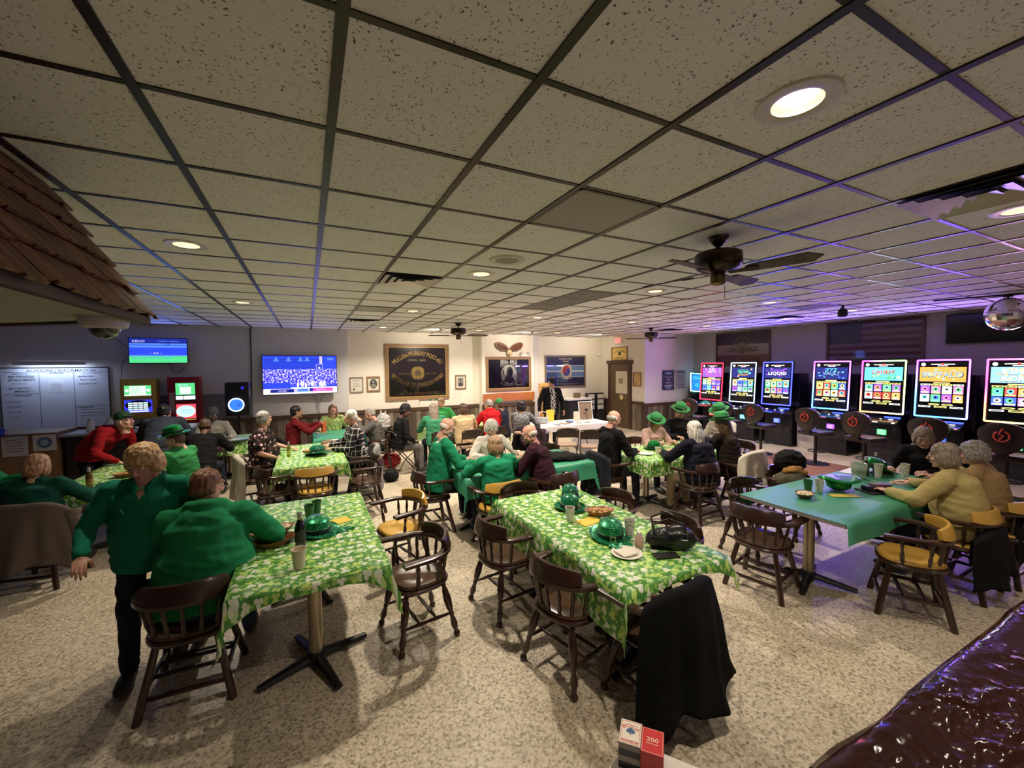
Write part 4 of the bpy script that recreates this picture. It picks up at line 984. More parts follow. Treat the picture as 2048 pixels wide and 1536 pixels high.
    # ---- hair
    if hair:
        m = MB()
        for c, r in HAIRS[hair]: m.ell(c, r, 18)
        vs, ns, fs = remesh(m, .008, 3)
        out = []
        for v, n in zip(vs, ns):
            if hair in ('curly',): dd = .011*noise.noise(v*38+Vector((seed, 0, 0)))+.006*noise.noise(v*80)
            else: dd = .0075*noise.noise(Vector((v.x*48+seed, v.y*48, v.z*13)))+.004*noise.noise(Vector((v.x*110, v.y*110, v.z*30)))
            if hair in ('puff',): dd *= .9
            if hair == 'fringe': dd *= .35
            out.append(Hs @ (v+n*dd))
        MB().add(out, fs).build('hair', hm, body, 'all', fix=False)
    if beard:
        m = MB().ell((0, .052, -.078), (.050, .046, .032), 16).ell((0, .094, -.040), (.028, .012, .008), 12); vs, ns, fs = remesh(m, .007, 2)
        MB().add([Hs @ (v+n*.003*noise.noise(v*90)) for v, n in zip(vs, ns)], fs).build('beard', hair_mat(beard), body, 'all', fix=False)
    if glasses:
        m = MB(); gm = mat('glasses_frame', (.03, .025, .02), .3, .4)
        for q in (-1, 1):
            m.tube([Hs @ Vector((q*.031+.024*cos(a), .094, .008+.018*sin(a))) for a in [2*pi*j/16 for j in range(17)]], .0018, 5); m.tube([Hs @ Vector((q*.055, .092, .012)), Hs @ Vector((q*.078, .0, .008))], .002, 5)
        m.tube([Hs @ Vector((-.008, .096, .012)), Hs @ Vector((.008, .096, .012))], .0018, 5); m.build('glasses', gm, body)
    if hat:
        Mh = Hs @ Matrix.Translation((0, -.012, .062 if hat != 'derby' else .058)) @ Matrix.Rotation(rad(6), 4, 'X')
        hat_mesh(body, hatmat or M_FELT, M_BAND, Mh, hat, r=.100)
    if necklace:
        MB().tube([nb+Vector((.10*sin(a), .075+.045*cos(a/2), -.02-.17*cos(a/2)**1.0)) for a in [-pi+2*pi*j/24 for j in range(25)]], .005, 6).build('necklace', mat('green_beads', (.15, .6, .3), .2), body, True)
    return body
C_GREEN = cloth_mat('sweat_green', (.018, .235, .085)); C_TEALB = cloth_mat('blouse_teal', (.012, .20, .115)); C_DKGREEN = cloth_mat('knit_darkgreen', (.008, .07, .045))
C_RED = cloth_mat('red_fleece', (.30, .010, .016)); C_SLATE = cloth_mat('slate_jacket', (.035, .042, .060)); C_BLACK = cloth_mat('black_fabric', (.008, .008, .009))
C_FLORAL = cloth_mat('floral_shirt', (.5, .3, .3), 'floral'); C_PLAID = cloth_mat('plaid_shirt', (.1, .1, .1), 'plaid'); C_CHECK = cloth_mat('check_shirt', (.1, .1, .1), 'check')
C_DRED = cloth_mat('dark_red_shirt', (.16, .012, .016)); C_LGREEN = cloth_mat('pale_green_top', (.36, .45, .16), 'speck'); C_VEST = cloth_mat('grey_vest', (.10, .095, .085))
C_CREAM = cloth_mat('cream_sweater', (.58, .42, .25)); C_HOODRED = cloth_mat('bright_red', (.52, .015, .02)); C_NAVY = cloth_mat('navy_shirt', (.018, .018, .035)); C_GREYP = cloth_mat('grey_pattern', (.14, .14, .145), 'speck')
C_EMER = cloth_mat('emerald_pullover', (.012, .22, .10)); C_WHITE = cloth_mat('white_knit', (.66, .60, .52)); C_MAROON = cloth_mat('maroon_sweater', (.035, .010, .018)); C_PINK = cloth_mat('pink_top', (.52, .34, .30))
C_YELLOW = cloth_mat('yellow_sweater', (.50, .40, .16)); C_TAN = cloth_mat('tan_sweater', (.40, .26, .12)); C_GREYH = cloth_mat('grey_hoodie', (.40, .37, .32)); C_KGREEN = cloth_mat('kelly_tee', (.06, .38, .10))
person(-.64, 3.46, 1.24, 86, 'heavyset person in a bright green hoodie seated with the back turned, front left', C_GREEN, 'blue_jeans', lean=13, w=1.62, hyaw=38, pitch=8, hair='short', hc='auburn', LH=(-.80, 3.80, .80), RH=(-.40, 3.66, .81), elb=1.3, hood=True, reach=.38, sk='pink')
person(-.99, 3.50, 1.42, -92, 'standing blonde woman in a teal green blouse looking down', C_TEALB, 'dark_jeans', lean=4, pose='stand', w=1.16, s=.92, hyaw=14, pitch=24, hair='puff', hc='blonde', sk='pink', collar=C_TEALB, necklace=True, inset=(skin('pink', (0,0,0)), .05, 1.22), feet=.12, LH=(-.70, 3.40, .92), RH=(-1.25, 3.32, .93), reach=.50)
person(-2.40, 5.66, 1.11, 80, 'strawberry blonde person in a dark green sweater, back turned, far left', C_DKGREEN, lean=12, w=1.25, s=.97, hyaw=-6, pitch=14, hair='bob', hc='strawberry', LH=(-2.55, 6.05, .80), RH=(-1.95, 6.05, .80))
person(-3.36, 6.75, 1.15, 5, 'person in green cut off by the left picture edge', C_GREEN, lean=12, w=1.1, hair='short', hc='grey', LH=(-2.9, 6.9, .8), RH=(-2.9, 6.6, .8))
person(-2.33, 7.60, 1.27, -22, 'person in a red fleece bending over the far left table, green cap', C_RED, 'black_trousers', lean=50, pose='stand', w=1.15, pitch=-10, hair='short', hc='grey', hat='cap', hatmat=mat('dark_green_cap', (.01, .05, .02), .8), LH=(-1.9, 7.5, .80), RH=(-1.95, 7.3, .8), sk='pink')
person(-2.02, 8.15, 1.33, 96, 'dark-haired person in a slate jacket bending toward the touch games', C_SLATE, 'dark_jeans', lean=42, pose='stand', w=1.2, pitch=0, hyaw=15, hair='short', hc='black', LH=(-2.25, 8.7, .95), RH=(-1.8, 8.7, .95))
person(-1.56, 6.66, 1.15, 150, 'person in a green jacket and shiny green hat, back turned', cloth_mat('green_jacket', (.03, .21, .06)), lean=14, w=1.1, pitch=18, hyaw=-30, hair='short', hc='brown', hat='derby', hatmat=M_FOIL, LH=(-1.95, 6.55, .8), RH=(-1.9, 6.9, .8))
person(-1.48, 8.02, 1.14, 82, 'person in black with close-cut dark hair leaning over the small back table', C_BLACK, lean=26, w=1.15, pitch=20, hair='thin', hc='brown', sk='brown', LH=(-1.7, 8.4, .8), RH=(-1.2, 8.4, .8))
person(-1.60, 9.30, 1.20, 276, 'person in a pale hoodie and grey knit cap facing the camera', C_GREYH, lean=10, w=1.05, pitch=18, sk='brown', hair=None, hat='beanie', hatmat=mat('grey_beanie', (.10, .10, .11), .9), LH=(-1.3, 8.95, .8), RH=(-1.7, 8.95, .8))
person(-.60, 7.14, 1.30, -6, 'heavyset person in a dark floral short-sleeved shirt', C_FLORAL, 'dark_jeans', lean=4, w=1.5, belly=.04, hyaw=-48, pitch=2, hair='short', hc='grey', LH=(-.12, 7.35, .80), RH=(-.22, 6.80, .74), sleeve=.35, sk='pink', shoe=(.5, .45, .4))
person(-.20, 8.78, 1.22, 6, 'black-haired man in a dark red shirt smiling at the back table', C_DRED, lean=8, hyaw=0, pitch=2, hair='short', hc='black', sk='tan', LH=(.2, 8.72, 1.0), RH=(.2, 8.62, .98), hpose='grip', reach=.5)
person(.46, 9.40, 1.17, 268, 'long-haired woman in a pale green top laughing, head tilted back', C_LGREEN, lean=4, s=.95, pitch=-16, hair='long', hc='auburn', LH=(.75, 9.15, .8), RH=(.2, 9.1, .8), sk='pink')
person(.60, 7.03, 1.25, 186, 'white-haired man in a black and white plaid shirt', C_PLAID, 'dark_jeans', lean=8, w=1.1, hyaw=-10, pitch=12, hair='short', hc='white', LH=(.25, 6.9, .8), RH=(.25, 7.3, .8), sk='pink')
person(1.06, 8.28, 1.15, 165, 'grey-haired man in a grey vest with a hand near the face', C_VEST, 'black_trousers', lean=14, w=1.1, hyaw=0, pitch=24, hair='thin', hc='grey', LH=(.84, 8.12, 1.05), RH=(.80, 8.45, .82), glasses=True, sk='pink')
person(1.68, 8.02, 1.20, 4, 'man in a black cap and black jacket sitting in profile, grey trousers', C_BLACK, 'grey_trousers', lean=12, w=1.1, pitch=18, sk='brown', hair='short', hc='black', hat='cap', hatmat=mat('black_cap', (.008, .008, .01), .8), LH=(2.05, 8.15, .62), RH=(2.05, 7.95, .62), jacket=1)
person(2.27, 8.12, 1.19, 86, 'blonde woman in green wearing shamrock antennae, back turned', cloth_mat('mid_green_top', (.05, .26, .13)), lean=10, hair='long', hc='ash', hat='antennae', hatmat=mat('antenna_green', (.01, .12, .04), .5), LH=(2.1, 8.5, .8), RH=(2.45, 8.5, .8))
person(2.82, 9.42, 1.20, 262, 'person in a kelly green tee with a leafy headband facing the camera', C_KGREEN, lean=6, w=1.15, hyaw=20, hair='short', hc='sandy', LH=(3.05, 9.1, .8), RH=(2.6, 9.05, .8), sleeve=.4, sk='pink', hat='antennae', hatmat=mat('antenna_green'))
person(2.86, 8.02, 1.16, 94, 'dark-haired person in a cream sweater, back turned', C_CREAM, lean=8, w=1.15, hyaw=-25, hair='bob', hc='brown', LH=(2.65, 8.4, .8), RH=(3.1, 8.4, .8), sk='pink')
person(3.52, 8.20, 1.21, 96, 'grey-haired person in a bright red hoodie, back turned', C_HOODRED, lean=16, w=1.1, hyaw=-20, pitch=15, hair='thin', hc='grey', hood=True, LH=(3.3, 8.5, .8), RH=(3.7, 8.5, .8), sk='pink')
person(3.88, 8.42, 1.17, 120, 'person in navy with a green cap behind the red hoodie', C_NAVY, lean=12, hair='short', hc='brown', hat='cap', hatmat=M_FELT, LH=(3.7, 8.8, .8), RH=(4.0, 8.8, .8), sk='tan')
person(4.07, 7.70, 1.19, 62, 'black-haired woman in a gray patterned top, back turned', C_GREYP, lean=10, s=.97, hair='bob', hc='black', LH=(4.3, 8.0, .8), RH=(4.55, 7.75, .8), sk='tan')
person(5.62, 8.95, 1.61, 260, 'man standing in a black jacket, checked shirt and black cap', C_BLACK, 'black_trousers', lean=5, pose='stand', w=1.2, pitch=32, hair='fringe', hc='grey', hat='cap', hatmat=MATS['black_cap'], glasses=True, sk='pink', jacket=1, inset=(C_CHECK, .065, None))
person(1.60, 5.08, 1.27, 0, 'bald man in a green pullover with glasses at the left end of the teal table', C_EMER, 'dark_jeans', lean=12, w=1.15, pitch=26, hyaw=14, hair='fringe', hc='white', beard='grey', glasses=True, LH=(2.02, 5.12, .82), RH=(1.98, 4.9, .82), hpose='grip', sk='pink', shoe=(.72, .70, .68), inset=(C_WHITE, .05, 1.0))
person(2.40, 5.48, 1.14, 272, 'white-haired woman in a white sweater facing the camera', C_WHITE, lean=12, s=.95, pitch=26, hair='curly', hc='white', LH=(2.7, 5.2, .8), RH=(2.15, 5.2, .8), elb=1.5, sk='pink')
person(1.97, 4.42, 1.10, 90, 'sandy-haired person in a green sweater in the yellow chair, back turned', C_EMER, lean=12, w=1.15, s=.95, pitch=14, hair='bob', hc='sandy', LH=(1.75, 4.75, .8), RH=(2.25, 4.75, .8), elb=1.6)
person(2.52, 4.56, 1.18, 140, 'balding man in dark maroon holding a hand to his forehead', C_MAROON, 'dark_jeans', lean=18, w=1.3, pitch=20, hyaw=-12, hair='fringe', hc='white', LH=(2.28, 4.66, .83), RH=(2.42, 4.70, 1.17), glasses=True, sk='pink')
person(3.98, 4.64, 1.27, -4, 'balding man in black with glasses at the left end of the green-hat table', C_BLACK, 'dark_jeans', lean=9, w=1.15, pitch=22, hair='fringe', hc='white', glasses=True, LH=(4.35, 4.78, .82), RH=(4.35, 4.5, .80), hpose='grip', sk='pink', shoe=(.3, .3, .3))
person(5.16, 4.98, 1.09, 262, 'small person in a pink top under a tilted green hat', C_PINK, lean=16, s=.92, pitch=30, hair='bob', hc='brown', hat='derby', LH=(5.3, 4.72, .8), RH=(5.0, 4.7, .8), roll=10, sk='tan')
person(5.92, 5.15, 1.20, 244, 'person in black with a bushy beard under a green hat', C_BLACK, lean=10, w=1.15, pitch=24, hair='short', hc='brown', hat='derby', LH=(5.9, 4.85, .8), RH=(5.55, 4.8, .82), hpose='grip', beard='brown', sk='tan')
person(4.70, 3.86, 1.15, 90, 'white-haired woman in navy seated with the back turned', cloth_mat('dark_navy', (.010, .010, .020)), 'khaki_trousers', lean=14, w=1.4, hyaw=8, pitch=10, hair='long', hc='white', LH=(4.5, 4.2, .8), RH=(5.05, 4.2, .8), elb=1.4)
person(5.36, 3.92, 1.18, 94, 'long-haired person in dark clothes under a green hat, back turned', cloth_mat('dark_brown_top', (.022, .014, .012)), lean=14, w=1.1, pitch=14, hair='long', hc='brown', hat='derby', LH=(5.1, 4.25, .8), RH=(5.6, 4.25, .8))
person(6.26, 4.62, 1.21, 178, 'person in a white top under a green hat at the table right end', C_WHITE, lean=16, w=1.05, pitch=24, hair='short', hc='brown', hat='derby', LH=(5.85, 4.45, .8), RH=(5.9, 4.75, .8), sk='tan')
person(6.50, 2.12, 1.15, 186, 'gray-haired woman with glasses facing the camera at the table far end', C_BLACK, lean=18, s=.96, pitch=20, hyaw=-14, hair='bob', hc='ash', glasses=True, LH=(6.1, 2.0, .8), RH=(6.1, 2.3, .8), hpose='grip')
person(5.27, 1.58, 1.17, 96, 'ash-blonde woman in a pale yellow sweater, back turned, right', C_YELLOW, 'dark_jeans', lean=14, w=1.45, s=.98, hyaw=4, pitch=8, hair='bob', hc='ash', LH=(5.0, 1.95, .8), RH=(5.6, 1.95, .8), elb=1.3)
person(5.90, 1.56, 1.13, 92, 'curly gray-haired person in a tan sweater, back turned, far right', C_TAN, 'dark_jeans', lean=14, w=1.25, s=.96, pitch=8, hair='curly', hc='grey', LH=(5.7, 1.95, .8), RH=(6.1, 1.95, .8))
person(-2.13, 3.60, 1.58, -60, 'person in black standing beyond the left picture edge, one shoe showing', C_BLACK, 'black_trousers', lean=2, pose='stand', hair='short', hc='brown')
# ---------------------------------------------------------------- draped coats
def coat(x, y, face, col, label, Lout=.62, Lin=.22, wd=.30, top=.80, flare=.10, sleeve_side=1, seed=1, z_top=None, bulge=.0, r=.235, cat='coat', sleeves=True):
    t = thing('draped_coat', label, cat, (x, y, 0), rad(face-90))
    def f(u, v):
        a = (-1+2*u)
        total = Lin+.08+Lout; d = v*total; ang = a*1.02
        drop = .10*abs(a)**3
        if d < Lin: rr = r-.035; z = top-(Lin-d)
        elif d < Lin+.08: k = (d-Lin)/.08; rr = r-.035+.085*k; z = top+.02*sin(pi*k)
        else:
            k = (d-Lin-.08)/Lout; amp = k*(1-.25*k)
            rr = r+.05+flare*k+.034*amp*sin(a*7.3+seed)+.020*amp*sin(a*15+seed*3+k*2)+.02*amp*noise.noise(Vector((a*6, k*3, seed)))
            z = top-(d-Lin-.08)*(1+.14*noise.noise(Vector((a*2.2, seed*3, 0)))+.05*sin(a*5+seed))
            ang += .10*k*noise.noise(Vector((a*3, k*2, seed*2)))
        n1 = noise.noise(Vector((u*3+seed, v*3, seed)))
        rr += .012*n1; return (wd/.235*rr*sin(ang), -rr*cos(ang)*.92, z+.01*n1-drop)
    mb = MB().grid(56, 40, f); o = mb.build('coat_body', col, t, 'all', fix=False)
    md = o.modifiers.new('s', 'SOLIDIFY'); md.thickness = .012; md.offset = 1
    if sleeves:
        for sd in ((-1, 1) if sleeve_side == 0 else (sleeve_side,)):
            p = [Vector((sd*(wd-.02), -.12, top-.10)), Vector((sd*(wd+.03), -.13, top-.25)), Vector((sd*(wd+.035), -.16, top-.45)), Vector((sd*(wd+.01), -.19, top-.60))]
            m = MB().tube(p, [.07, .062, .052, .046], 14); vs, ns, fs = remesh(m, .012, 3); vs = fold_noise(vs, ns, .008, seed, None)
            MB().add(vs, fs).build('sleeve', col, t, 'all', fix=False)
    return t
chair('brown', 1.88, 1.80, 96, 'captain chair mostly hidden under the long black coat', GB)
coat(1.88, 1.80, 96, cloth_mat('deep_black_coat', (.004, .004, .004)), 'long black coat draped over the chair at the near table end', Lout=.62, wd=.30, top=.79, flare=.13, seed=1, sleeves=False)
coat(-2.35, 5.55, 78, cloth_mat('taupe_coat', (.13, .10, .085)), 'grey-brown coat hanging on the chair of the far left woman', Lout=.58, wd=.33, top=.82, flare=.06, seed=2)
coat(-.72, 7.02, 8, cloth_mat('linen_jacket', (.46, .42, .35)), 'cream jacket hanging on the chair of the floral shirt', Lout=.62, wd=.27, top=.80, flare=.05, seed=3, sleeve_side=-1)
coat(.76, 6.90, 180, cloth_mat('grey_jacket', (.24, .23, .225)), 'light grey jacket hanging on the chair of the plaid shirt', Lout=.66, wd=.26, top=.81, flare=.02, seed=4)
coat(4.05, 7.35, 60, cloth_mat('aubergine_coat', (.045, .03, .04)), 'dark purple coat hung behind the woman in gray pattern', Lout=.5, wd=.27, top=.84, flare=.03, seed=5)
coat(3.80, 4.62, 2, cloth_mat('charcoal_coat', (.022, .024, .032)), 'dark coat hanging from the chair of the man in black', Lout=.6, wd=.25, top=.82, flare=.05, seed=6, sleeve_side=-1)
coat(5.42, 3.66, 94, cloth_mat('ivory_coat', (.62, .56, .46)), 'ivory coat draped over the long-haired person\'s chair', Lout=.34, wd=.29, top=.86, flare=.05, seed=8, r=.255)
coat(-.32, 8.55, 15, C_BLACK, 'black jacket on the chair of the man in dark red', Lout=.5, wd=.26, top=.80, flare=.03, seed=8)
coat(6.0, 1.36, 88, cloth_mat('black_parka', (.008, .008, .009)), 'black parka on the chair of the curly-haired person', Lout=.5, wd=.27, top=.72, flare=.04, seed=9)
coat(5.2, 1.42, 92, cloth_mat('black_parka'), 'black coat hanging low on the yellow sweater woman\'s chair', Lout=.42, wd=.27, top=.62, flare=.04, seed=10, sleeves=False)
def pile(x, y, z, parts, label, col, cat='coat', name='folded_coat', seed=1, vox=.014):
    m = MB()
    for c, r in parts: m.ell(c, r, 16)
    vs, ns, fs = remesh(m, vox, 3); vs = fold_noise(vs, ns, .016, seed, None)
    o = MB().add(vs, fs).build(name, col, None, 'all', (x, y, z), fix=False); return tag(o, label, cat)
pile(5.20, 2.86, .47, [((0, 0, .10), (.24, .22, .12)), ((-.12, -.05, .20), (.20, .16, .10))], 'olive green coat heaped on the chair behind the long green table', cloth_mat('olive_coat', (.075, .07, .04)), seed=2)
pile(5.14, 2.82, .74, [((.02, 0, .03), (.17, .09, .05)), ((.12, -.02, .0), (.10, .07, .045))], 'rust brown scarf lying on the olive coat', cloth_mat('rust_scarf', (.28, .13, .03)), 'scarf', 'scarf', 3)
pile(5.42, 3.02, .70, [((.02, 0, .10), (.20, .17, .16)), ((.1, .03, -.1), (.16, .14, .2))], 'black bag-like coat hung on the far chair of the long green table', C_BLACK, seed=4)
pile(3.08, 4.78, .755, [((0, 0, .035), (.30, .20, .05)), ((.15, -.12, .03), (.16, .13, .055)), ((-.12, .1, .05), (.16, .12, .055)), ((.30, -.14, -.02), (.09, .08, .09))], 'black coat lying across the right half of the teal table', C_BLACK, seed=5)
# ================================================================ SCREENS, MACHINES, WALL DECOR
def em(name, c, s): return mat(name, (0, 0, 0), .4, emit=c, es=s*(.42 if name.startswith(('lit_', 't_', 'tv_')) else .6))
EW = em('lit_white', (1, .97, .92), 3.2); EY = em('lit_yellow', (1, .82, .25), 2.6); ER = em('lit_red', (1, .08, .06), 2.6); EB = em('lit_blue', (.06, .12, 1), 3.2)
EG = em('lit_green', (.15, .95, .30), 2.2); EC = em('lit_cyan', (.15, .75, 1), 2.4); EP = em('lit_pink', (1, .25, .55), 2.4); EO = em('lit_orange', (1, .38, .08), 2.4); EV = em('lit_violet', (.38, .10, 1), 2.6)
ESK = em('lit_sky', (.40, .72, 1), 1.8); EDB = em('lit_navy', (.03, .04, .30), 1.5); EK = mat('screen_black', (.004, .004, .006), .12)
def grad_mat(name, stops, s, axis=2, lo=0., hi=1., spin=False):
    m, nt, N, L, B = nt_new(name); tc = N.new('ShaderNodeTexCoord'); sx = N.new('ShaderNodeSeparateXYZ'); L.new(tc.outputs['Object'], sx.inputs[0])
    if spin: f = vmath(N, L, 'FRACT', vmath(N, L, 'ADD', vmath(N, L, 'DIVIDE', vmath(N, L, 'ARCTAN2', sx.outputs[1], sx.outputs[0]), 2*pi), 1.0))
    else: f = vmath(N, L, 'DIVIDE', vmath(N, L, 'SUBTRACT', sx.outputs[axis], lo), hi-lo)
    r = ramp(N, stops); L.new(f, r.inputs[0]); B.inputs['Base Color'].default_value = (0, 0, 0, 1); L.new(r.outputs[0], B.inputs['Emission Color']); B.inputs['Emission Strength'].default_value = s
    return m
SCR_W, SCR_H = .70, 1.06
def led_mat(kind):
    s = 5.
    if kind == 'red': return em('led_red', (1, .02, .05), s)
    if kind == 'white': return em('led_white', (.55, .75, 1), s*.6)
    if kind == 'blue': return em('led_blue', (.03, .04, 1), s*1.6)
    if kind == 'violet': return grad_mat('led_violet', [(0, (.5, .10, 1)), (.35, (.45, .06, 1)), (.52, (.10, .35, 1)), (.75, (.04, .3, 1)), (1, (.4, .08, 1))], s, spin=True)
    if kind == 'rainbow': return grad_mat('led_rainbow', [(0, (.9, .95, .15)), (.12, (.6, 1, .15)), (.2, (.2, 1, .25)), (.32, (1, .05, .8)), (.5, (1, .08, .15)), (.68, (1, .35, .08)), (.85, (1, .7, .3)), (1, (.9, .95, .15))], s*.8, spin=True)
    return grad_mat('led_rainbow2', [(0, (.1, 1, .5)), (.25, (.9, .1, .9)), (.45, (1, .05, .4)), (.6, (1, .15, .08)), (.75, (1, .75, .15)), (.9, (1, .8, .3)), (1, (.1, 1, .5))], s*.8, spin=True)
ICON = [EC, EG, EY, ESK, EO, ER, EP, EW, EV, EB]
def slot_machine(y, led, title, art, label, seed, badge, strip):
    t = thing('slot_machine', label, 'slot machine', (10.5, y, 0), 0, 'slot machines along the flag wall')
    blk = mat('cabinet_black', (.010, .010, .016), .30, .2, coat=.3); rnd = random.Random(seed)
    MB().cbox((.33, 0, .42), (.60, .62, .84), r=.02).box(.06, .5, -.33, .33, .0, .06).build('cabinet', blk, t, True)
    MB().cbox((.50, .0, 1.30), (.40, .74, 1.0), r=.015).build('rear_cabinet', blk, t, True)
    MB().prism([(-.20, .82), (-.22, .86), (.05, .95), (.30, 1.0), (.30, .80), (.0, .78)], .64, M=Matrix(((1, 0, 0, 0), (0, 0, -1, .32), (0, 1, 0, 0), (0, 0, 0, 1)))).build('button_deck', blk, t)
    mb = MB()
    for k, (dy, w_) in enumerate(((.17, .05), (-.03, .02), (-.19, .07))): mb.box(-.14+.02*k*0, -.10, dy-w_/2, dy+w_/2, .905, .912)
    mb.build('buttons', EW, t)
    MB().tube([(-.215, .28, .845), (-.225, 0, .845), (-.215, -.02, .845)], .008, 6).tube([(-.215, -.24, .845), (-.21, -.29, .85)], .009, 6).build('light_strip', strip, t)
    MB().box(-.02, .02, -.30, -.05, .925, .95).build('glow_pad', EB, t)
    b = MB(); b.cbox((.015, 0, .62), (.02, .15, .11), r=.015).build('badge', badge, t)
    MB().tube([(.003, .05*cos(a), .62+.028*sin(a)) for a in [2*pi*j/5 for j in range(6)]], .003, 5).build('badge_outline', EW, t)
    # tilted display
    M = Matrix.Translation((-.0, 0, 1.55)) @ plane_mat((0, 0, 0), (0, -1, 0)) @ Matrix.Rotation(rad(-4), 4, 'X')
    hx, hy = SCR_W/2, SCR_H/2
    d = MB(); d.prism([(-hx-.01, -hy-.01), (hx+.01, -hy-.01), (hx+.01, hy+.01), (-hx-.01, hy+.01)], .05, M=M, base=-.05); o = d.build('display_housing', blk, t)
    # LED frame as own object whose local XY is the screen plane
    f = MB(); r_ = .013
    for a, b_ in (((-hx, -hy), (hx, -hy)), ((hx, -hy), (hx, hy)), ((hx, hy), (-hx, hy)), ((-hx, hy), (-hx, -hy))): f.tube([(a[0], a[1], .012), (b_[0], b_[1], .012)], r_, 8)
    fo = f.build('led_frame', led_mat(led), t, True); fo.matrix_local = M
    s = MB(); mats = [EK, EW, EY, ER, EG, EC, EP, EO, EV, EB, ESK, EDB]; I = {m_: i for i, m_ in enumerate(mats)}
    z = .004; ix, iy = hx-.03, hy-.03
    s.rect(M, -ix, ix, -iy, iy, 0, z); z2 = z+.002
    s.disc(M, -ix+.055, iy-.05, .032, 1, z2); s.rect(M, -.16, .16, iy-.055, iy-.04, 1, z2); s.disc(M, 0, iy-.045, .022, 3, z2+.001, 5); s.rect(M, -.07, .07, iy-.085, iy-.07, 1, z2)
    ay0, ay1 = iy-.37, iy-.10
    s.rect(M, -ix+.01, ix-.01, ay0, ay1, I[art[0]], z2)
    for k in range(14):
        cx = rnd.uniform(-ix+.06, ix-.06); cy = rnd.uniform(ay0+.03, ay1-.03); s.disc(M, cx, cy, rnd.uniform(.012, .04), I[rnd.choice(art[1:])], z2+.0006+.0001*k, 10, rnd.uniform(.01, .028))
    for k, (tx, col, wd_, hh, yy, arch) in enumerate(title):
        put_text(s, M, tx, .003, yy+ay0+.135-.004, wd_*1.03, hh*1.12, 0, z2+.003); put_text(s, M, tx, 0, yy+ay0+.135, wd_, hh, I[col], z2+.004)
    s.rect(M, -.11, .11, ay0-.035, ay0-.015, 2, z2)
    cw = (2*ix-.05)/4
    for c in range(4):
        cx = -ix+.025+cw*(c+.5); s.rect(M, cx-cw*.46, cx+cw*.46, ay0-.075, ay0-.045, 2 if (c+seed) % 3 else 1, z2); s.rect(M, cx-cw*.34, cx+cw*.34, ay0-.068, ay0-.052, 0, z2+.0008); s.rect(M, cx-cw*.12, cx+cw*.12, ay0-.064, ay0-.056, 2, z2+.0012)
        for r in range(2):
            y1 = ay0-.085-r*.155; y0 = y1-.14; k1, k2, k3 = rnd.choice(ICON), rnd.choice(ICON), rnd.choice([EW, EY, ESK])
            s.rect(M, cx-cw*.44, cx+cw*.44, y0, y1, I[k1], z2); s.disc(M, cx+rnd.uniform(-.01, .01), (y0+y1)/2+.012, cw*.30, I[k2], z2+.0008, 7, .04); s.rect(M, cx-cw*.38, cx+cw*.38, y0+.008, y0+.034, I[k3], z2+.0012); s.disc(M, cx, (y0+y1)/2+.015, cw*.13, 0, z2+.0016, 6)
    for c in (-.09, .09): s.disc(M, c, ay0-.425, .08, 2, z2, 8, .018); s.disc(M, c, ay0-.425, .05, 0, z2+.0008, 8, .008)
    for c in (-.22, 0, .21): s.rect(M, c-.085, c+.085, ay0-.485, ay0-.455, 1 if c else 2, z2); s.rect(M, c-.06, c+.06, ay0-.478, ay0-.464, 0, z2+.0008)
    s.build('screen', mats, t, fix=False)
    return t
MY = [8.02, 7.07, 6.17, 4.99, 4.07, 3.20, 2.29]
slot_machine(MY[0], 'red', [('HOT', EY, .26, .07, .02, 0), ('10', EW, .16, .05, .09, 0)], [EV, EDB, EO, EY, EB], 'slot machine with red-lit frame, farthest of the large screens', 1, ER, ER)
slot_machine(MY[1], 'white', [('GOLD', EG, .30, .09, .04, 0), ('RUSH', EO, .26, .05, -.06, 0)], [EDB, EG, EY, EDB, EC], 'slot machine with white-lit frame beside the red one', 2, EC, EW)
slot_machine(MY[2], 'blue', [('FUSION', EV, .34, .05, .06, 0), ('LIQUID', EW, .44, .09, -.02, 0)], [EDB, EV, EDB, EV], 'slot machine with solid deep blue frame and FUSION LIQUID title', 3, EB, EB)
slot_machine(MY[3], 'violet', [('777', EC, .22, .06, .08, 0), ('VAULT', ESK, .34, .07, 0, 0)], [EDB, ESK, EC, EB, EO], 'slot machine with violet and blue frame right of the gap', 4, EV, EP)
slot_machine(MY[4], 'rainbow', [('CANDY', ER, .38, .07, .04, 0), ('STACKS', EG, .40, .07, -.05, 0)], [EC, EG, ESK, EG, EY], 'slot machine with green and pink frame and red title', 5, EG, EW)
slot_machine(MY[5], 'violet', [('BUFFALO', ESK, .54, .10, .0, 0)], [EO, EO, EY, ESK, EO], 'slot machine showing the BUFFALO title', 6, EB, EP)
slot_machine(MY[6], 'rainbow2', [('KING', EW, .36, .10, .06, 0), ('KONG', EW, .36, .10, -.06, 0)], [ESK, EY, EO, EY, ESK], 'slot machine showing the KING KONG title, cut by the right edge', 7, EG, EW)
for y, c, p in [(8.02, (1, .15, .3), 5), (7.07, (.5, .6, 1), 8), (6.17, (.08, .06, 1), 22), (4.99, (.25, .10, 1), 20), (4.07, (.6, .6, .8), 8), (3.20, (.20, .10, 1), 20), (2.29, (.8, .4, .9), 8)]:
    light('led_glow', 'AREA', (10.38, y, 2.05), p*.7, c, .6, aim=(8.4, y, 2.75), size_y=.05)   # the LED frame's own light
light('screen_glow', 'AREA', (-.14, 10.9, 1.95), 3, (.35, .35, 1), 1.3, aim=(-.14, 9, 2.6), size_y=.7)
light('screen_glow', 'AREA', (-2.76, 10.8, 2.48), 4, (.15, .22, 1), .9, aim=(-2.76, 9.0, 2.9), size_y=.4)
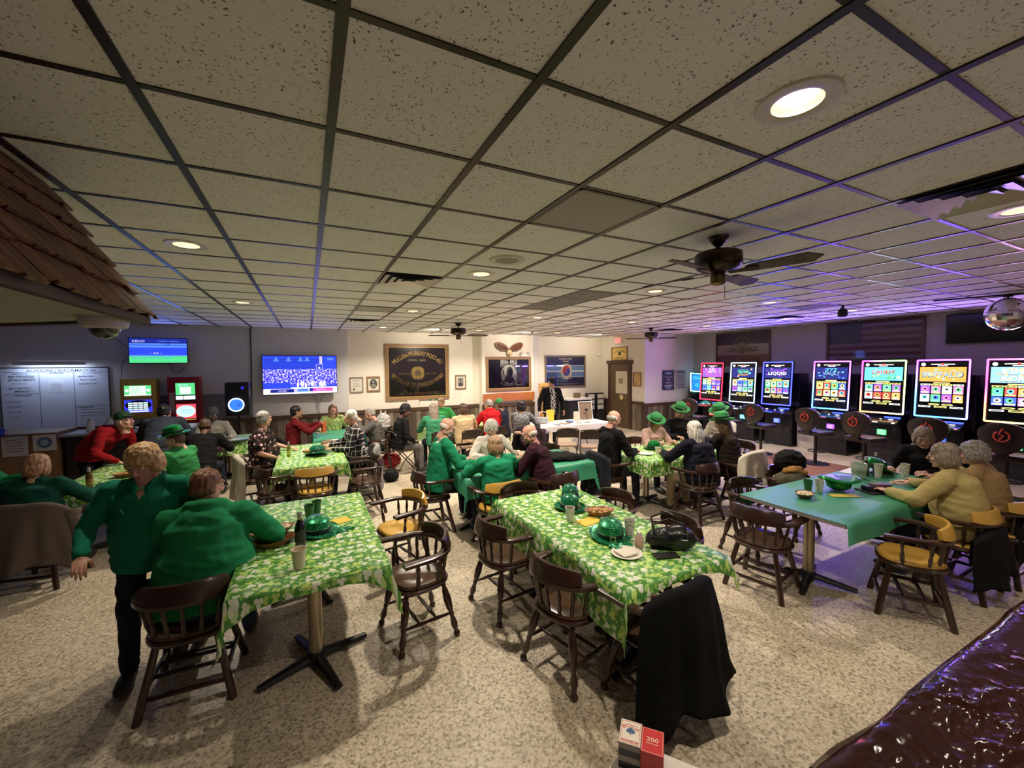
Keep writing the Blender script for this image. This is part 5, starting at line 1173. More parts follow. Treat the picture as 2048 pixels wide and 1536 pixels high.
# small tilted machine in the corner
t = thing('corner_game', 'small game machine with a tilted blue screen in the corner', 'game machine', (10.95, 8.95, 0), rad(-32))
MB().cbox((0, .1, .45), (.5, .5, .9), r=.02).cbox((0, .12, 1.05), (.30, .2, .5), r=.02).build('cabinet', MATS['cabinet_black'], t, True)
M = Matrix.Translation((0, -.16, 1.48)) @ plane_mat((0, 0, 0), (1, 0, 0)) @ Matrix.Rotation(rad(-20), 4, 'X') @ Matrix.Rotation(rad(-6), 4, 'Z')
MB().rect(M, -.19, .19, -.29, .29, 0, .0).rect(M, -.17, .17, -.26, .26, 1, .004).rect(M, -.12, .12, .10, .20, 2, .006).disc(M, 0, -.08, .08, 2, .006, 8).build('screen', [EK, em('lit_azure', (.02, .28, .75), 1.6), em('lit_azure2', (.05, .45, .8), 1.8)], t, fix=False)
f = MB()
for a, b_ in (((-.19, -.29), (.19, -.29)), ((.19, -.29), (.19, .29)), ((.19, .29), (-.19, .29)), ((-.19, .29), (-.19, -.29))): f.tube([(a[0], a[1], .01), (b_[0], b_[1], .01)], .012, 8)
fo = f.build('led_frame', grad_mat('led_mix', [(0, (.2, 1, .8)), (.3, (.1, .8, 1)), (.5, (1, .1, .15)), (.7, (.2, 1, .9)), (1, (.2, 1, .8))], 7, spin=True), t, True); fo.matrix_local = M
o = MB().cbox((10.95, 5.58, .42), (.5, .42, .84), r=.01).build('white_box', mat('white_box', (.55, .50, .50), .6), None, True); tag(o, 'plain white box standing in the gap between slot machines', 'box')
# ---------------------------------------------------------------- wall pieces
def framed(name, label, cat, M, w_, h_, fw, fmat, dep=.035, group=None, liner=None):
    t = thing(name, label, cat, M.translation[:], 0, group); t.rotation_euler = M.to_euler()
    mb = MB()
    for x0, x1, y0, y1 in ((-w_/2, w_/2, h_/2-fw, h_/2), (-w_/2, w_/2, -h_/2, -h_/2+fw), (-w_/2, -w_/2+fw, -h_/2+fw, h_/2-fw), (w_/2-fw, w_/2, -h_/2+fw, h_/2-fw)): mb.box(x0, x1, y0, y1, 0, dep)
    mb.build('frame', fmat, t)
    if liner:
        mb = MB(); a = fw; b_ = fw+.018
        for x0, x1, y0, y1 in ((-w_/2+a, w_/2-a, h_/2-b_, h_/2-a), (-w_/2+a, w_/2-a, -h_/2+a, -h_/2+b_), (-w_/2+a, -w_/2+b_, -h_/2+b_, h_/2-b_), (w_/2-b_, w_/2-a, -h_/2+b_, h_/2-b_)): mb.box(x0, x1, y0, y1, 0, dep*.8)
        mb.build('liner', liner, t)
    return t
def wallM(cx, y, cz): return plane_mat((cx, y, cz), (1, 0, 0))
def rwallM(x, cy, cz): return plane_mat((x, cy, cz), (0, -1, 0))
I4 = Matrix.Identity(4)
FW = mat('oak_frame', (.26, .155, .075), .4, noise_s=6); GOLDL = mat('gold_liner', (.55, .34, .12), .4, .3); DKF = mat('dark_frame', (.10, .05, .028), .45)
GOLD = mat('gold_thread', (.68, .46, .13), .55); NAVYF = mat('banner_cloth', (.030, .018, .028), .30, noise_s=3, coat=.6)
def glazing_mat():
    if 'glazing' in MATS: return MATS['glazing']
    m = D.materials.new('glazing'); m.use_nodes = True; N = m.node_tree.nodes; L = m.node_tree.links; N.clear()
    o = N.new('ShaderNodeOutputMaterial'); a = N.new('ShaderNodeBsdfTransparent'); g = N.new('ShaderNodeBsdfGlossy'); g.inputs['Roughness'].default_value = .02
    f = N.new('ShaderNodeFresnel'); f.inputs[0].default_value = 1.45; x = N.new('ShaderNodeMixShader'); L.new(f.outputs[0], x.inputs[0]); L.new(a.outputs[0], x.inputs[1]); L.new(g.outputs[0], x.inputs[2]); L.new(x.outputs[0], o.inputs[0])
    MATS['glazing'] = m; return m
def glass(t, w_, h_, z): MB().rect(I4, -w_/2, w_/2, -h_/2, h_/2, 0, z).build('glazing', glazing_mat(), t, fix=False)
# big post banner
W_, H_ = 1.80, 1.56
t = framed('framed_banner', 'large framed dark post banner with gold lettering on the back wall', 'banner', wallM(2.775, 11.45, 1.92), W_, H_, .085, FW, liner=GOLDL)
b = MB(); b.rect(I4, -W_/2+.09, W_/2-.09, -H_/2+.09, H_/2-.09, 0, .006)
put_text(b, I4, 'MULLEN-MURRAY POST-451', 0, .52, 1.36, .125, 1, .008, arch=.27); put_text(b, I4, 'LORAIN,', -.13, .325, .27, .06, 2, .008); put_text(b, I4, 'OHIO', .14, .325, .17, .06, 2, .008)
put_text(b, I4, 'VETERANS OF FOREIGN WARS', 0, -.37, 1.42, .12, 1, .008, arch=-.30); put_text(b, I4, 'OF THE UNITED STATES', .02, -.60, 1.08, .065, 2, .008)
put_text(b, I4, 'MULLEN MURRAY', -.36, -.045, .33, .045, 3, .008); put_text(b, I4, 'FOR ALL TIME', .37, -.045, .31, .045, 3, .008)
star = [((.185 if k % 2 else .155)*(1+.16*abs(sin(2*(pi*k/24))))*cos(pi*k/24), (.19 if k % 2 else .155)*(1+.12*abs(sin(2*(pi*k/24))))*sin(pi*k/24)-.03) for k in range(48)]
b.add([(x, y, .009) for x, y in star], [tuple(range(48))], 1); b.disc(I4, 0, -.03, .085, 0, .0095); b.disc(I4, 0, -.03, .07, 2, .010); b.disc(I4, 0, -.03, .055, 0, .0105)
put_text(b, I4, '&', 0, -.03, .06, .08, 1, .011)
for k in range(8): a = pi/8+k*pi/4; b.disc(I4, .125*cos(a), -.03+.125*sin(a), .024, 3, .0098, 6)
b.build('banner', [NAVYF, GOLD, mat('pale_thread', (.55, .46, .32), .6), mat('dull_thread', (.40, .27, .14), .6)], t, fix=False); glass(t, W_-.17, H_-.17, .02)
# POW MIA flag
t = framed('framed_flag', 'framed black and white POW MIA flag on the lit back wall', 'flag', wallM(5.50, 11.2, 1.83), 1.53, 1.02, .06, FW, liner=GOLDL)
WH = mat('flag_white', (.86, .84, .80), .6); BF = mat('flag_black', (.008, .008, .010), .35, coat=.5); GF = mat('flag_grey', (.12, .13, .13), .6)
b = MB(); b.rect(I4, -.69, .69, -.44, .44, 0, .006)
for k in range(11):
    x = -.27+.054*k
    if k in (5,): continue
    b.rect(I4, x-.010, x+.010, .20-.02*abs(5-k)*0, .43, 1, .008)
put_text(b, I4, 'POW', -.15, .33, .22, .14, 1, .010); put_text(b, I4, 'MIA', .16, .33, .20, .14, 1, .010); b.disc(I4, 0, .34, .022, 1, .010, 5)
b.disc(I4, 0, -.03, .27, 1, .009, 40, .30); b.disc(I4, .03, .05, .11, 2, .010, 20, .16); b.disc(I4, .05, .02, .075, 0, .0105, 16, .13)
b.add([(x, y, .0102) for x, y in ((-.20, -.24), (-.06, -.02), (.04, -.12), (.10, -.22), (.02, -.31))], [(0, 1, 2, 3, 4)], 2); b.add([(x, y, .0103) for x, y in ((-.02, -.12), (.12, -.10), (.20, -.24), (.0, -.32))], [(0, 1, 2, 3)], 0)
b.rect(I4, -.22, -.17, -.03, .12, 2, .0102); put_text(b, I4, 'YOU ARE NOT FORGOTTEN', 0, -.36, .58, .05, 1, .010, arch=-.10)
b.build('flag', [BF, WH, GF], t, fix=False); glass(t, 1.41, .9, .02)
# Korean War flag
t = framed('framed_flag', 'framed navy flag with a red and blue disc and pale blue band', 'flag', wallM(7.735, 11.45, 1.86), 1.62, 1.07, .055, mat('grey_oak', (.17, .12, .085), .45))
NV = mat('flag_navy', (.022, .025, .070), .4, coat=.4); LB = mat('flag_lightblue', (.16, .27, .46), .5); KR = mat('flag_red', (.60, .04, .05), .5); KB = mat('flag_blue', (.06, .06, .34), .5); CR = mat('flag_cream', (.72, .62, .40), .6)
b = MB(); b.rect(I4, -.75, .75, -.48, .48, 0, .006); b.rect(I4, -.75, .75, -.20, .21, 1, .008); b.rect(I4, -.75, .75, -.012, .028, 2, .009); b.rect(I4, -.75, .75, .185, .197, 2, .009); b.rect(I4, -.75, .75, -.187, -.175, 2, .009)
b.disc(I4, .03, .0, .225, 5, .010, 40, .265); b.disc(I4, .03, .02, .155, 4, .011, 40, .175)
b.add([(.03+.155*cos(q), .02+.175*sin(q), .0115) for q in [pi*k/20 for k in range(21)]], [tuple(range(21))], 3); b.disc(I4, .03-.0775, .02, .0775, 3, .012, 24, .0875); b.disc(I4, .03+.0775, .02, .0775, 4, .012, 24, .0875)
put_text(b, I4, 'KOREAN WAR', .0, .42, .50, .06, 5, .010); put_text(b, I4, 'VETERANS', .0, .335, .26, .045, 5, .010); put_text(b, I4, 'ASSOCIATION', .03, .235, .5, .04, 5, .0125, arch=.09); put_text(b, I4, 'JUNE 25 1950', .03, -.265, .5, .035, 5, .0125, arch=-.08)
put_text(b, I4, 'THIRTY EIGHTH PARALLEL', .14, -.35, .56, .03, 1, .010); put_text(b, I4, 'HONOR IN MEMORY', .15, -.42, .72, .045, 5, .010)
b.build('flag', [NV, LB, WH, KR, KB, CR], t, fix=False); glass(t, 1.51, .96, .02)
# small frames
PAP = mat('paper', (.66, .62, .54), .7); PHO = mat('photo_dark', (.05, .05, .045), .5); PHG = mat('photo_grey', (.22, .21, .19), .5); INK = mat('ink', (.05, .05, .06), .7)
def paper_lines(b, x0, x1, ys, mi=1, z=.007, h=.006):
    for k, y in enumerate(ys): b.rect(I4, x0+(.02 if k % 3 == 0 else 0), x1-(.015*(k % 4)), y-h/2, y+h/2, mi, z)
t = framed('framed_certificate', 'framed white certificate with a seal, left of the oval portrait', 'certificate', wallM(1.15, 11.45, 1.61), .33, .40, .018, mat('thin_frame', (.25, .2, .15), .4))
b = MB(); b.rect(I4, -.15, .15, -.185, .185, 0, .006); paper_lines(b, -.1, .1, [.12, .09, .03, .0, -.03, -.06]); b.disc(I4, -.07, -.12, .025, 1, .008); b.build('certificate', [PAP, INK], t, fix=False)
t = framed('framed_portrait', 'framed dark oval portrait between the TV and the big banner', 'portrait', wallM(1.575, 11.45, 1.62), .34, .40, .035, FW)
b = MB(); b.rect(I4, -.14, .14, -.17, .17, 0, .006); b.disc(I4, 0, 0, .095, 1, .008, 28, .13); b.disc(I4, 0, .05, .035, 2, .0085, 16, .045); b.disc(I4, 0, -.055, .07, 2, .0084, 16, .05); b.build('photo', [PAP, PHO, PHG], t, fix=False)
t = framed('framed_portrait', 'small framed grey portrait right of the big banner', 'portrait', wallM(4.03, 11.45, 1.61), .33, .41, .028, FW)
b = MB(); b.rect(I4, -.14, .14, -.18, .18, 0, .006); b.rect(I4, -.09, .09, -.13, .12, 2, .008); b.disc(I4, 0, .05, .03, 1, .0085, 16, .04); b.disc(I4, 0, -.08, .075, 1, .0085, 16, .06); b.build('photo', [PAP, PHO, PHG], t, fix=False)
def sheet(name, label, M, w_, h_, m_=None, lines=True, parent=None, curl=0.):
    b = MB(); b.grid(6, 6, lambda u, v: tuple(M @ Vector(((u-.5)*w_, (v-.5)*h_, .004+curl*(v-.5)**2*4))))
    o = b.build(name, [m_ or PAP], None, fix=False); tag(o, label, 'paper')
    if lines:
        c_ = MB()
        for k in range(5): c_.rect(M, -w_*.35, w_*(.35-.05*(k % 3)), h_*(.28-.14*k), h_*(.28-.14*k)+.008, 0, .006+curl*.9)
        c_.build('lettering', INK, o, fix=False)
    return o
o = sheet('notice', 'blank white notice card taped under the big banner', wallM(2.62, 11.42, 1.03), .33, .30, lines=False); MB().add([(2.46, 11.41, .88), (2.78, 11.41, .88), (2.78, 11.415, .85), (2.46, 11.415, .85)], [(0, 1, 2, 3)]).build('shadow_strip', mat('notice_shadow', (.3, .28, .24), .7), o, fix=False)  # darker strip below the card: its shadow put into the colour
sheet('notice', 'thin white notice sheet right of the big banner', wallM(3.92, 11.45, 1.26), .30, .26, lines=False)
# eagle carving
t = thing('carved_eagle', 'carved brown eagle with spread wings high on the lit wall', 'wall carving', (5.5, 11.17, 2.62))
EG_B = mat('eagle_brown', (.16, .055, .02), .5, noise_s=20, noise_a=.5); EG_W = mat('eagle_cream', (.62, .50, .30), .6, noise_s=20)
for s in (-1, 1):
    up = [(.03, -.02), (.10, .06), (.20, .12), (.33, .16), (.43, .15), (.47, .10), (.44, .06), (.46, .02), (.40, -.0), (.40, -.05), (.32, -.06), (.28, -.10), (.18, -.11), (.08, -.12), (.02, -.08)]
    MB().prism([(s*x, y+.0) for x, y in up], .035, M=plane_mat((0, 0, 0), (1, 0, 0))).build('wing', EG_B, t)
    f = MB()
    for k in range(6): f.tube([(s*(.08+.05*k), -.04, -.09+.012*k), (s*(.14+.055*k), -.045, .03+.018*k)], [.012, .007], 6)
    f.build('feathers', mat('eagle_dark', (.12, .045, .02), .5), t)
MB().ell((0, -.03, -.16), (.085, .04, .10), 16).ell((0, -.06, -.19), (.05, .04, .05), 14).build('body', EG_W, t, True); MB().tube([(0, -.09, -.20), (.0, -.13, -.22)], [.014, .004], 8).build('beak', mat('beak', (.6, .35, .08), .5), t)
# emergency light on top of the POW frame
t = thing('emergency_light', 'white twin-head emergency light above the POW MIA flag frame', 'emergency light', (6.02, 11.2, 2.40)); MB().box(-.14, .14, -.06, 0, -.05, .02).build('housing', M_WHITE, t)
for s in (-1, 1): MB().tube([(s*.12, -.05, .05), (s*.12, -.10, .05)], [.045, .05], 14).tube([(s*.12, -.04, .0), (s*.12, -.05, .05)], .012).build('lamp_head', mat('em_head', (.45, .43, .38), .3), t, True)
# live-edge plank, mantel box, standing carved sign
o = MB().prism([(-.86, -.10), (-.3, -.115), (.2, -.11), (.86, -.12), (.87, .08), (.86, .13), (.3, .12), (-.2, .13), (-.86, .11)], .06, M=plane_mat((5.49, 11.19, 1.12), (1, 0, 0))).build('cedar_plank', mat('cedar_plank', (.42, .14, .05), .4, noise_s=3.5, noise_a=.5)); tag(o, 'long reddish cedar plank mounted under the POW MIA flag', 'plank')
t = thing('carved_board', 'tall tan carved wooden board standing behind the standing man', 'carved board', (6.55, 10.75, 0), rad(4)); TB = mat('carved_tan', (.52, .28, .08), .5, noise_s=18, noise_a=.35, bump=.6, bump_s=30)
MB().cbox((0, 0, .92), (.54, .05, 1.22), r=.02).build('board', TB, t, True); MB().cbox((0, -.02, .28), (.48, .06, .10), r=.01).cbox((0, -.02, .12), (.5, .2, .16), r=.01).build('stand', mat('carved_brown', (.30, .12, .04), .5), t, True)
m_ = MB(); m_.tube([(.16*cos(a), -.03, 1.05+.24*sin(a)) for a in [2*pi*j/28 for j in range(29)]], .013, 6); m_.ell((0, -.02, 1.05), (.09, .03, .14), 14); m_.tube([(-.2, -.03, 1.42), (.2, -.03, 1.42)], .012, 6).tube([(-.2, -.03, .68), (.2, -.03, .68)], .012, 6); m_.build('relief', mat('carved_shade', (.40, .19, .05), .55), t, True)
t = thing('cabinet_box', 'low black cabinet with a white top under the navy flag', 'cabinet', (7.9, 11.15, 0)); MB().box(-.42, .42, -.28, .26, 0, .93).build('body', mat('cab_black', (.015, .015, .015), .5), t); MB().box(-.46, .46, -.31, .27, .93, .99).build('top', M_WHITE, t)
o = MB().cbox((7.95, 11.1, 1.07), (.22, .12, .16), r=.01).build('small_box', mat('olive_box', (.16, .11, .04), .6)); tag(o, 'small brown box sitting on the white-topped black cabinet', 'box')
for k, (x, lab) in enumerate(((8.47, 'left of the two brochure racks by the hallway door'), (8.85, 'right of the two brochure racks by the hallway door'))):
    t = thing('brochure_rack', lab, 'brochure rack', (x, 11.1, 0), 0, 'brochure racks')
    MB().box(-.15, .15, -.08, .06, .0, 1.12).build('rack', mat('rack_black', (.018, .018, .018), .5), t)
    for q in range(3): MB().box(-.11, .11, -.12, -.08, .58+.18*q, .72+.18*q).build('brochure', mat('brochure_%d' % q, ((.55, .62, .60), (.48, .50, .46), (.62, .60, .52))[q], .5), t)
    MB().box(-.06, .06, -.125, -.12, .60, .68).build('card', EW if False else PAP, t)
# exit sign, door signs
t = thing('exit_sign', 'red EXIT sign above the framed yellow sign over the door', 'exit sign', (9.19, 10.47, 2.86)); MB().box(-.05, .0, -.17, .17, -.11, .13).build('housing', mat('exit_case', (.72, .60, .52), .5), t)
b = MB(); put_text(b, plane_mat((-.052, 0, 0), (0, -1, 0)), 'EXIT', 0, -.01, .26, .13, 0); b.build('lettering', em('exit_red', (1, .06, .05), 6), t, fix=False)
t = framed('framed_sign', 'framed yellow membership sign above the hallway door', 'sign', rwallM(9.2, 10.45, 2.43), .76, .44, .03, FW); YP = mat('yellow_board', (.70, .50, .16), .6)
b = MB(); b.rect(I4, -.35, .35, -.19, .19, 0, .006); b.disc(I4, 0, .0, .07, 1, .008); put_text(b, I4, 'POST HOME', 0, .10, .5, .05, 1, .008, arch=.08); put_text(b, I4, 'MEMBERS ONLY', 0, -.14, .42, .04, 1, .008); b.build('board', [YP, INK], t, fix=False)
t = framed('framed_certificate', 'small framed orange certificate right of the hallway door', 'certificate', rwallM(9.2, 9.64, 1.60), .34, .43, .025, FW); b = MB(); b.rect(I4, -.15, .15, -.19, .19, 0, .006); paper_lines(b, -.1, .1, [.12, .09, .05, .01, -.03, -.07]); b.disc(I4, -.06, -.13, .025, 1, .008); b.build('certificate', [mat('parchment', (.66, .45, .20), .6), INK], t, fix=False)
o = MB().cbox((9.192, 9.55, 1.04), (.012, .08, .12), r=.004).build('light_switch', M_WHITE); tag(o, 'white light switch beside the hallway door', 'switch')
o = MB().ell((9.1, 11.38, 2.42), (.05, .05, .06), 12).build('motion_sensor', M_WHITE, None, True); tag(o, 'small white motion sensor in the back right corner', 'sensor')
def poster(x, z, w_, h_, label, m0, m1, lines):
    M = plane_mat((x, 9.325, z), (1, 0, 0)); o = MB().grid(4, 10, lambda u, v: tuple(M @ Vector(((u-.5)*w_, (v-.5)*h_, .003+.02*max(0, .35-v))))).build('poster', m0, None, fix=False); tag(o, label, 'poster', 'posters beside the slot machines')
    c_ = MB()
    for k, (yy, ww, hh) in enumerate(lines): c_.rect(M, -ww/2, ww/2, yy-hh/2, yy+hh/2, 0, .014)
    c_.build('lettering', m1, o, fix=False)
poster(10.18, 1.56, .52, .62, 'dark blue gaming poster on the pale side wall', mat('poster_navy', (.03, .03, .12), .4), mat('poster_text', (.35, .42, .62), .5), [(.22, .24, .05), (.10, .30, .02), (.02, .12, .04), (-.08, .26, .03), (-.18, .34, .05), (-.25, .2, .03)])
poster(10.73, 1.57, .46, .60, 'pale text poster right of the dark blue poster', mat('poster_pale', (.36, .34, .42), .5), mat('poster_ink', (.12, .10, .18), .5), [(.24, .32, .05), (.14, .3, .012), (.10, .3, .012), (.04, .3, .012), (-.02, .3, .012), (-.08, .3, .012), (-.16, .34, .02), (-.24, .3, .03)])
# right wall flags
t = framed('framed_flag', 'framed dark blue, white and red flag with stars on the right wall', 'flag', rwallM(11.35, 7.68, 2.48), 1.66, 1.00, .035, DKF)
b = MB(); b.rect(I4, -.80, .80, -.47, .47, 2, .006); b.rect(I4, -.80, .80, .14, .47, 0, .007); b.rect(I4, -.80, .80, -.47, -.17, 1, .007)
for k in range(6): a = pi*(.12+.152*k); b.disc(I4, .02-.25*cos(a), .08+.26*sin(a), .026, 2, .009, 5)
b.disc(I4, .0, .02, .20, 3, .008, 24, .18); b.disc(I4, 0, -.02, .10, 4, .009, 20, .10)
for s in (-1, 1): b.disc(I4, s*.33, -.01, .15, 4, .008, 16, .07); b.disc(I4, s*.36, .0, .09, 2, .009, 16, .03)
b.build('flag', [mat('oh_navy', (.012, .012, .03), .4), mat('oh_red', (.13, .022, .030), .4), mat('oh_white', (.33, .27, .23), .5), mat('oh_tan', (.20, .15, .10), .5), mat('oh_dark', (.07, .055, .05), .5)], t, fix=False); glass(t, 1.6, .94, .02)
t = framed('framed_flag', 'large framed stars and stripes on the right wall', 'flag', rwallM(11.35, 4.61, 2.53), 1.78, 1.04, .05, DKF)
b = MB()
for k in range(13): b.rect(I4, -.84, .84, .47-.94*(k+1)/13, .47-.94*k/13, 1 if k % 2 == 0 else 2, .006)
b.rect(I4, -.84, -.18, .47-.94*7/13, .47, 0, .007)
for r in range(9):
    for c in range(6 if r % 2 == 0 else 5): b.disc(I4, -.84+.055+(.0 if r % 2 == 0 else .055)+.11*c, .47-.028-.0562*r, .016, 2, .0085, 5)
b.build('flag', [mat('us_navy', (.015, .015, .04), .4), mat('us_red', (.11, .018, .026), .4), mat('us_white', (.20, .155, .15), .5)], t, fix=False); glass(t, 1.68, .94, .02)
t = thing('wall_television', 'large dark switched-off television on the right wall', 'television', (11.35, 2.35, 2.68)); MB().box(-.08, -.01, -1.05, 1.05, -.28, .28).build('bezel', mat('tv_black', (.006, .006, .008), .25), t); MB().rect(rwallM(-.081, 0, 0), -1.02, 1.02, -.26, .26, 0, .001).build('screen', EK, t, fix=False)
# ---------------------------------------------------------------- televisions on the left wall
def tv(x, y, z, w_, h_, label, draw, tilt=0., yaw=0.):
    t = thing('wall_television', label, 'television', (x, y, z), rad(yaw)); M = plane_mat((0, 0, 0), (1, 0, 0)) @ Matrix.Rotation(rad(tilt), 4, 'X')
    MB().prism([(-w_/2, -h_/2), (w_/2, -h_/2), (w_/2, h_/2), (-w_/2, h_/2)], .05, M=M, base=-.05).build('bezel', mat('tv_black'), t)
    MB().box(-.12, .12, .04, 11.195-y, -.1, .1).build('bracket', M_BLK, t)
    b = MB(); mats = draw(b, M, w_/2-.012, h_/2-.012); b.build('screen', mats, t, fix=False); return t
TVS = [em('tv_blue', (.03, .07, .85), 1.6), em('tv_navy', (.02, .03, .42), 1.2), em('tv_cyan', (.12, .32, 1), 1.3), em('tv_green', (.10, .85, .30), 1.4), em('tv_white', (.60, .58, 1), 1.6), em('tv_pink', (1, .10, .55), 1.6), em('tv_cream', (1, .85, .80), 2.2)]
def d1(b, M, hx, hy):
    b.rect(M, -hx, hx, -hy, hy, 0, .001); b.rect(M, -hx, hx, hy*.60, hy, 1, .002); b.rect(M, -hx, hx, hy*.48, hy*.60, 2, .002); b.rect(M, -hx, hx, hy*.25, hy*.42, 2, .0018); b.rect(M, -hx, hx, -hy, -hy*.45, 3, .002); b.rect(M, -hx, hx, -hy*.45, -hy*.36, 2, .002)
    put_text(b, M, 'KENO', -hx*.68, hy*.76, hx*.42, hy*.18, 4, .003); put_text(b, M, 'GAME 8 NUMBERS', hx*.35, hy*.78, hx*.75, hy*.10, 2, .003); put_text(b, M, '25', hx*.3, hy*.52, hx*.2, hy*.2, 1, .003); put_text(b, M, '- 24 -', -hx*.1, -hy*.2, hx*.4, hy*.14, 4, .003); put_text(b, M, 'BALL DRAW RESULTS TONIGHT', -hx*.2, -hy*.58, hx*1.4, hy*.12, 2, .003)
    return TVS
tv(-2.76, 10.95, 2.455, .96, .53, 'small wall television with a blue and green screen, upper left', d1, tilt=-3, yaw=2)
def crowd():
    m, nt, N, L, B = nt_new('tv_crowd'); tc = N.new('ShaderNodeTexCoord'); n = N.new('ShaderNodeTexNoise'); n.inputs['Scale'].default_value = 26; n.inputs['Detail'].default_value = 6; L.new(tc.outputs['Object'], n.inputs['Vector'])
    r = ramp(N, [(.40, (.01, .01, .35)), (.52, (.10, .09, .75)), (.62, (.55, .50, 1)), (.7, (.8, .75, 1))]); L.new(n.outputs['Fac'], r.inputs[0]); B.inputs['Base Color'].default_value = (0, 0, 0, 1); L.new(r.outputs[0], B.inputs['Emission Color']); B.inputs['Emission Strength'].default_value = 1.3; return m
def d2(b, M, hx, hy):
    b.rect(M, -hx, hx, -hy, hy, 0, .001); b.rect(M, -hx, hx, hy*.30, hy, 0, .0015); b.rect(M, -hx, hx, -hy*.55, hy*.30, 7, .002); b.rect(M, -hx, -hx*.28, -hy*.72, -hy*.40, 0, .0025); b.rect(M, -hx, hx, -hy, -hy*.66, 6, .0023)
    for k in range(6): b.rect(M, -hx+hx*.05, hx*.6, hy*(.36+.09*k), hy*(.385+.09*k), 1, .0022)
    for x in (-.65, -.32, .0, .18): b.add([M @ Vector(p) for p in ((x*hx, hy*.98, .003), (x*hx-.06, hy*.72, .003), (x*hx+.06, hy*.72, .003))], [(0, 1, 2)], 2)
    b.rect(M, hx*.52, hx*.60, hy*.55, hy*.98, 4, .003); b.tube([M @ Vector(p) for p in ((hx*.42, hy*.5, .004), (hx*.6, hy*.62, .004), (hx*.6, hy*.28, .004), (hx*.44, hy*.22, .004), (hx*.42, hy*.5, .004))], .007, 5, 4); b.rect(M, hx*.48, hx*.54, hy*.30, hy*.42, 4, .003); b.rect(M, hx*.74, hx*.92, hy*.78, hy*.90, 2, .003)
    r = random.Random(4)
    for k in range(16):
        x = r.uniform(-.15, .75)*hx; y = -hy*r.uniform(.45, .66); b.disc(M, x, y+.07, .016, 4, .0032, 8); b.disc(M, x, y, .022, 4 if k % 2 else 6, .0031, 8, .06)
    b.rect(M, -hx*.82, -hx*.20, -hy*.92, -hy*.74, 1, .004); b.rect(M, -hx*.10, hx*.20, -hy*.90, -hy*.74, 2, .004); b.rect(M, hx*.32, hx*.88, -hy*.90, -hy*.72, 5, .004); b.rect(M, -hx*.20, -hx*.10, -hy*.92, -hy*.74, 4, .004); b.rect(M, hx*.22, hx*.32, -hy*.90, -hy*.72, 1, .004)
    put_text(b, M, 'HOME', -hx*.5, -hy*.83, hx*.22, hy*.09, 4, .005); put_text(b, M, 'AWAY', hx*.55, -hy*.81, hx*.28, hy*.09, 4, .005)
    return TVS+[crowd()]
tv(-.14, 11.08, 1.90, 1.60, .93, 'big wall television showing a basketball game in blue light', d2, tilt=-2, yaw=-1)
for nm, pts, lab in (('tv_cable', [(-3.55, 11.18, 3.0), (-3.5, 11.17, 2.7), (-3.2, 11.16, 2.42), (-3.42, 11.17, 2.2), (-3.45, 11.17, 1.8), (-3.4, 11.17, .95)], 'thin dark cable hanging left of the small television'), ('tv_cable', [(-2.66, 11.18, 2.2), (-2.58, 11.17, 2.02), (-2.5, 11.17, 1.98), (-2.38, 11.17, 2.1)], 'short cable loop below the small television'), ('tv_cable', [(.1, 11.18, 1.42), (.2, 11.17, 1.25), (.25, 11.17, .9)], 'thin cable below the big television'), ('tv_cable', [(.36, 11.18, 1.42), (.27, 11.17, 1.28), (.25, 11.165, 1.15)], 'second thin cable end below the big television')):
    o = MB().tube(pts, .006, 6).build(nm, mat('cable_grey', (.08, .08, .08), .6), None, True); tag(o, lab, 'cable')
# touch game cabinets
def touch(x, z, w_, h_, m_side, label, draw, name='touch_game', dep=.35):
    t = thing(name, label, 'touch game', (x, 11.2-dep, z)); MB().cbox((0, dep/2-.014, 0), (w_, dep-.03, h_), r=.02).build('cabinet', m_side, t, True); M = plane_mat((0, -.001, 0), (1, 0, 0)); b = MB(); mats = draw(b, M, w_, h_); b.build('screens', mats, t, fix=False); return t
MT = [EK, em('t_green', (.12, .75, .25), 1.5), em('t_pale', (.65, 1, .70), 1.9), em('t_blue', (.04, .05, .75), 1.4), em('t_white', (.75, .88, 1), 2.0), em('t_red', (1, .10, .14), 1.6), em('t_cyan', (.5, .95, 1), 2.0), em('t_yellow', (.9, .6, .08), 1.)]
def dy(b, M, w_, h_):
    b.rect(M, -.21, .21, .07, .27, 1, .003); b.rect(M, -.13, .13, .09, .26, 2, .004); b.rect(M, -.21, .21, .065, .085, 4, .005)
    for s in (-1, 1): b.disc(M, s*.17, .17, .032, 2, .005)
    for k in range(5): b.rect(M, -.11, .06-.03*(k % 2), .115+.026*k, .121+.026*k, 1, .0055)
    b.rect(M, -.22, .22, -.28, -.02, 3, .003); b.disc(M, 0, -.13, .205, 0, .0035, 28, .10)
    for r in range(4):
        for c in range(4): b.rect(M, -.16+.08*c, -.09+.08*c, -.075-.042*r-.028, -.075-.042*r, 4 if (r+c) % 3 else 6, .0045)
    b.rect(M, -.14, .16, -.27, -.245, 4, .0045); return MT
touch(-3.10, 1.47, .56, .80, mat('game_yellow', (.55, .36, .06), .4, noise_s=2), 'yellow wall touch game with two lit screens', dy)
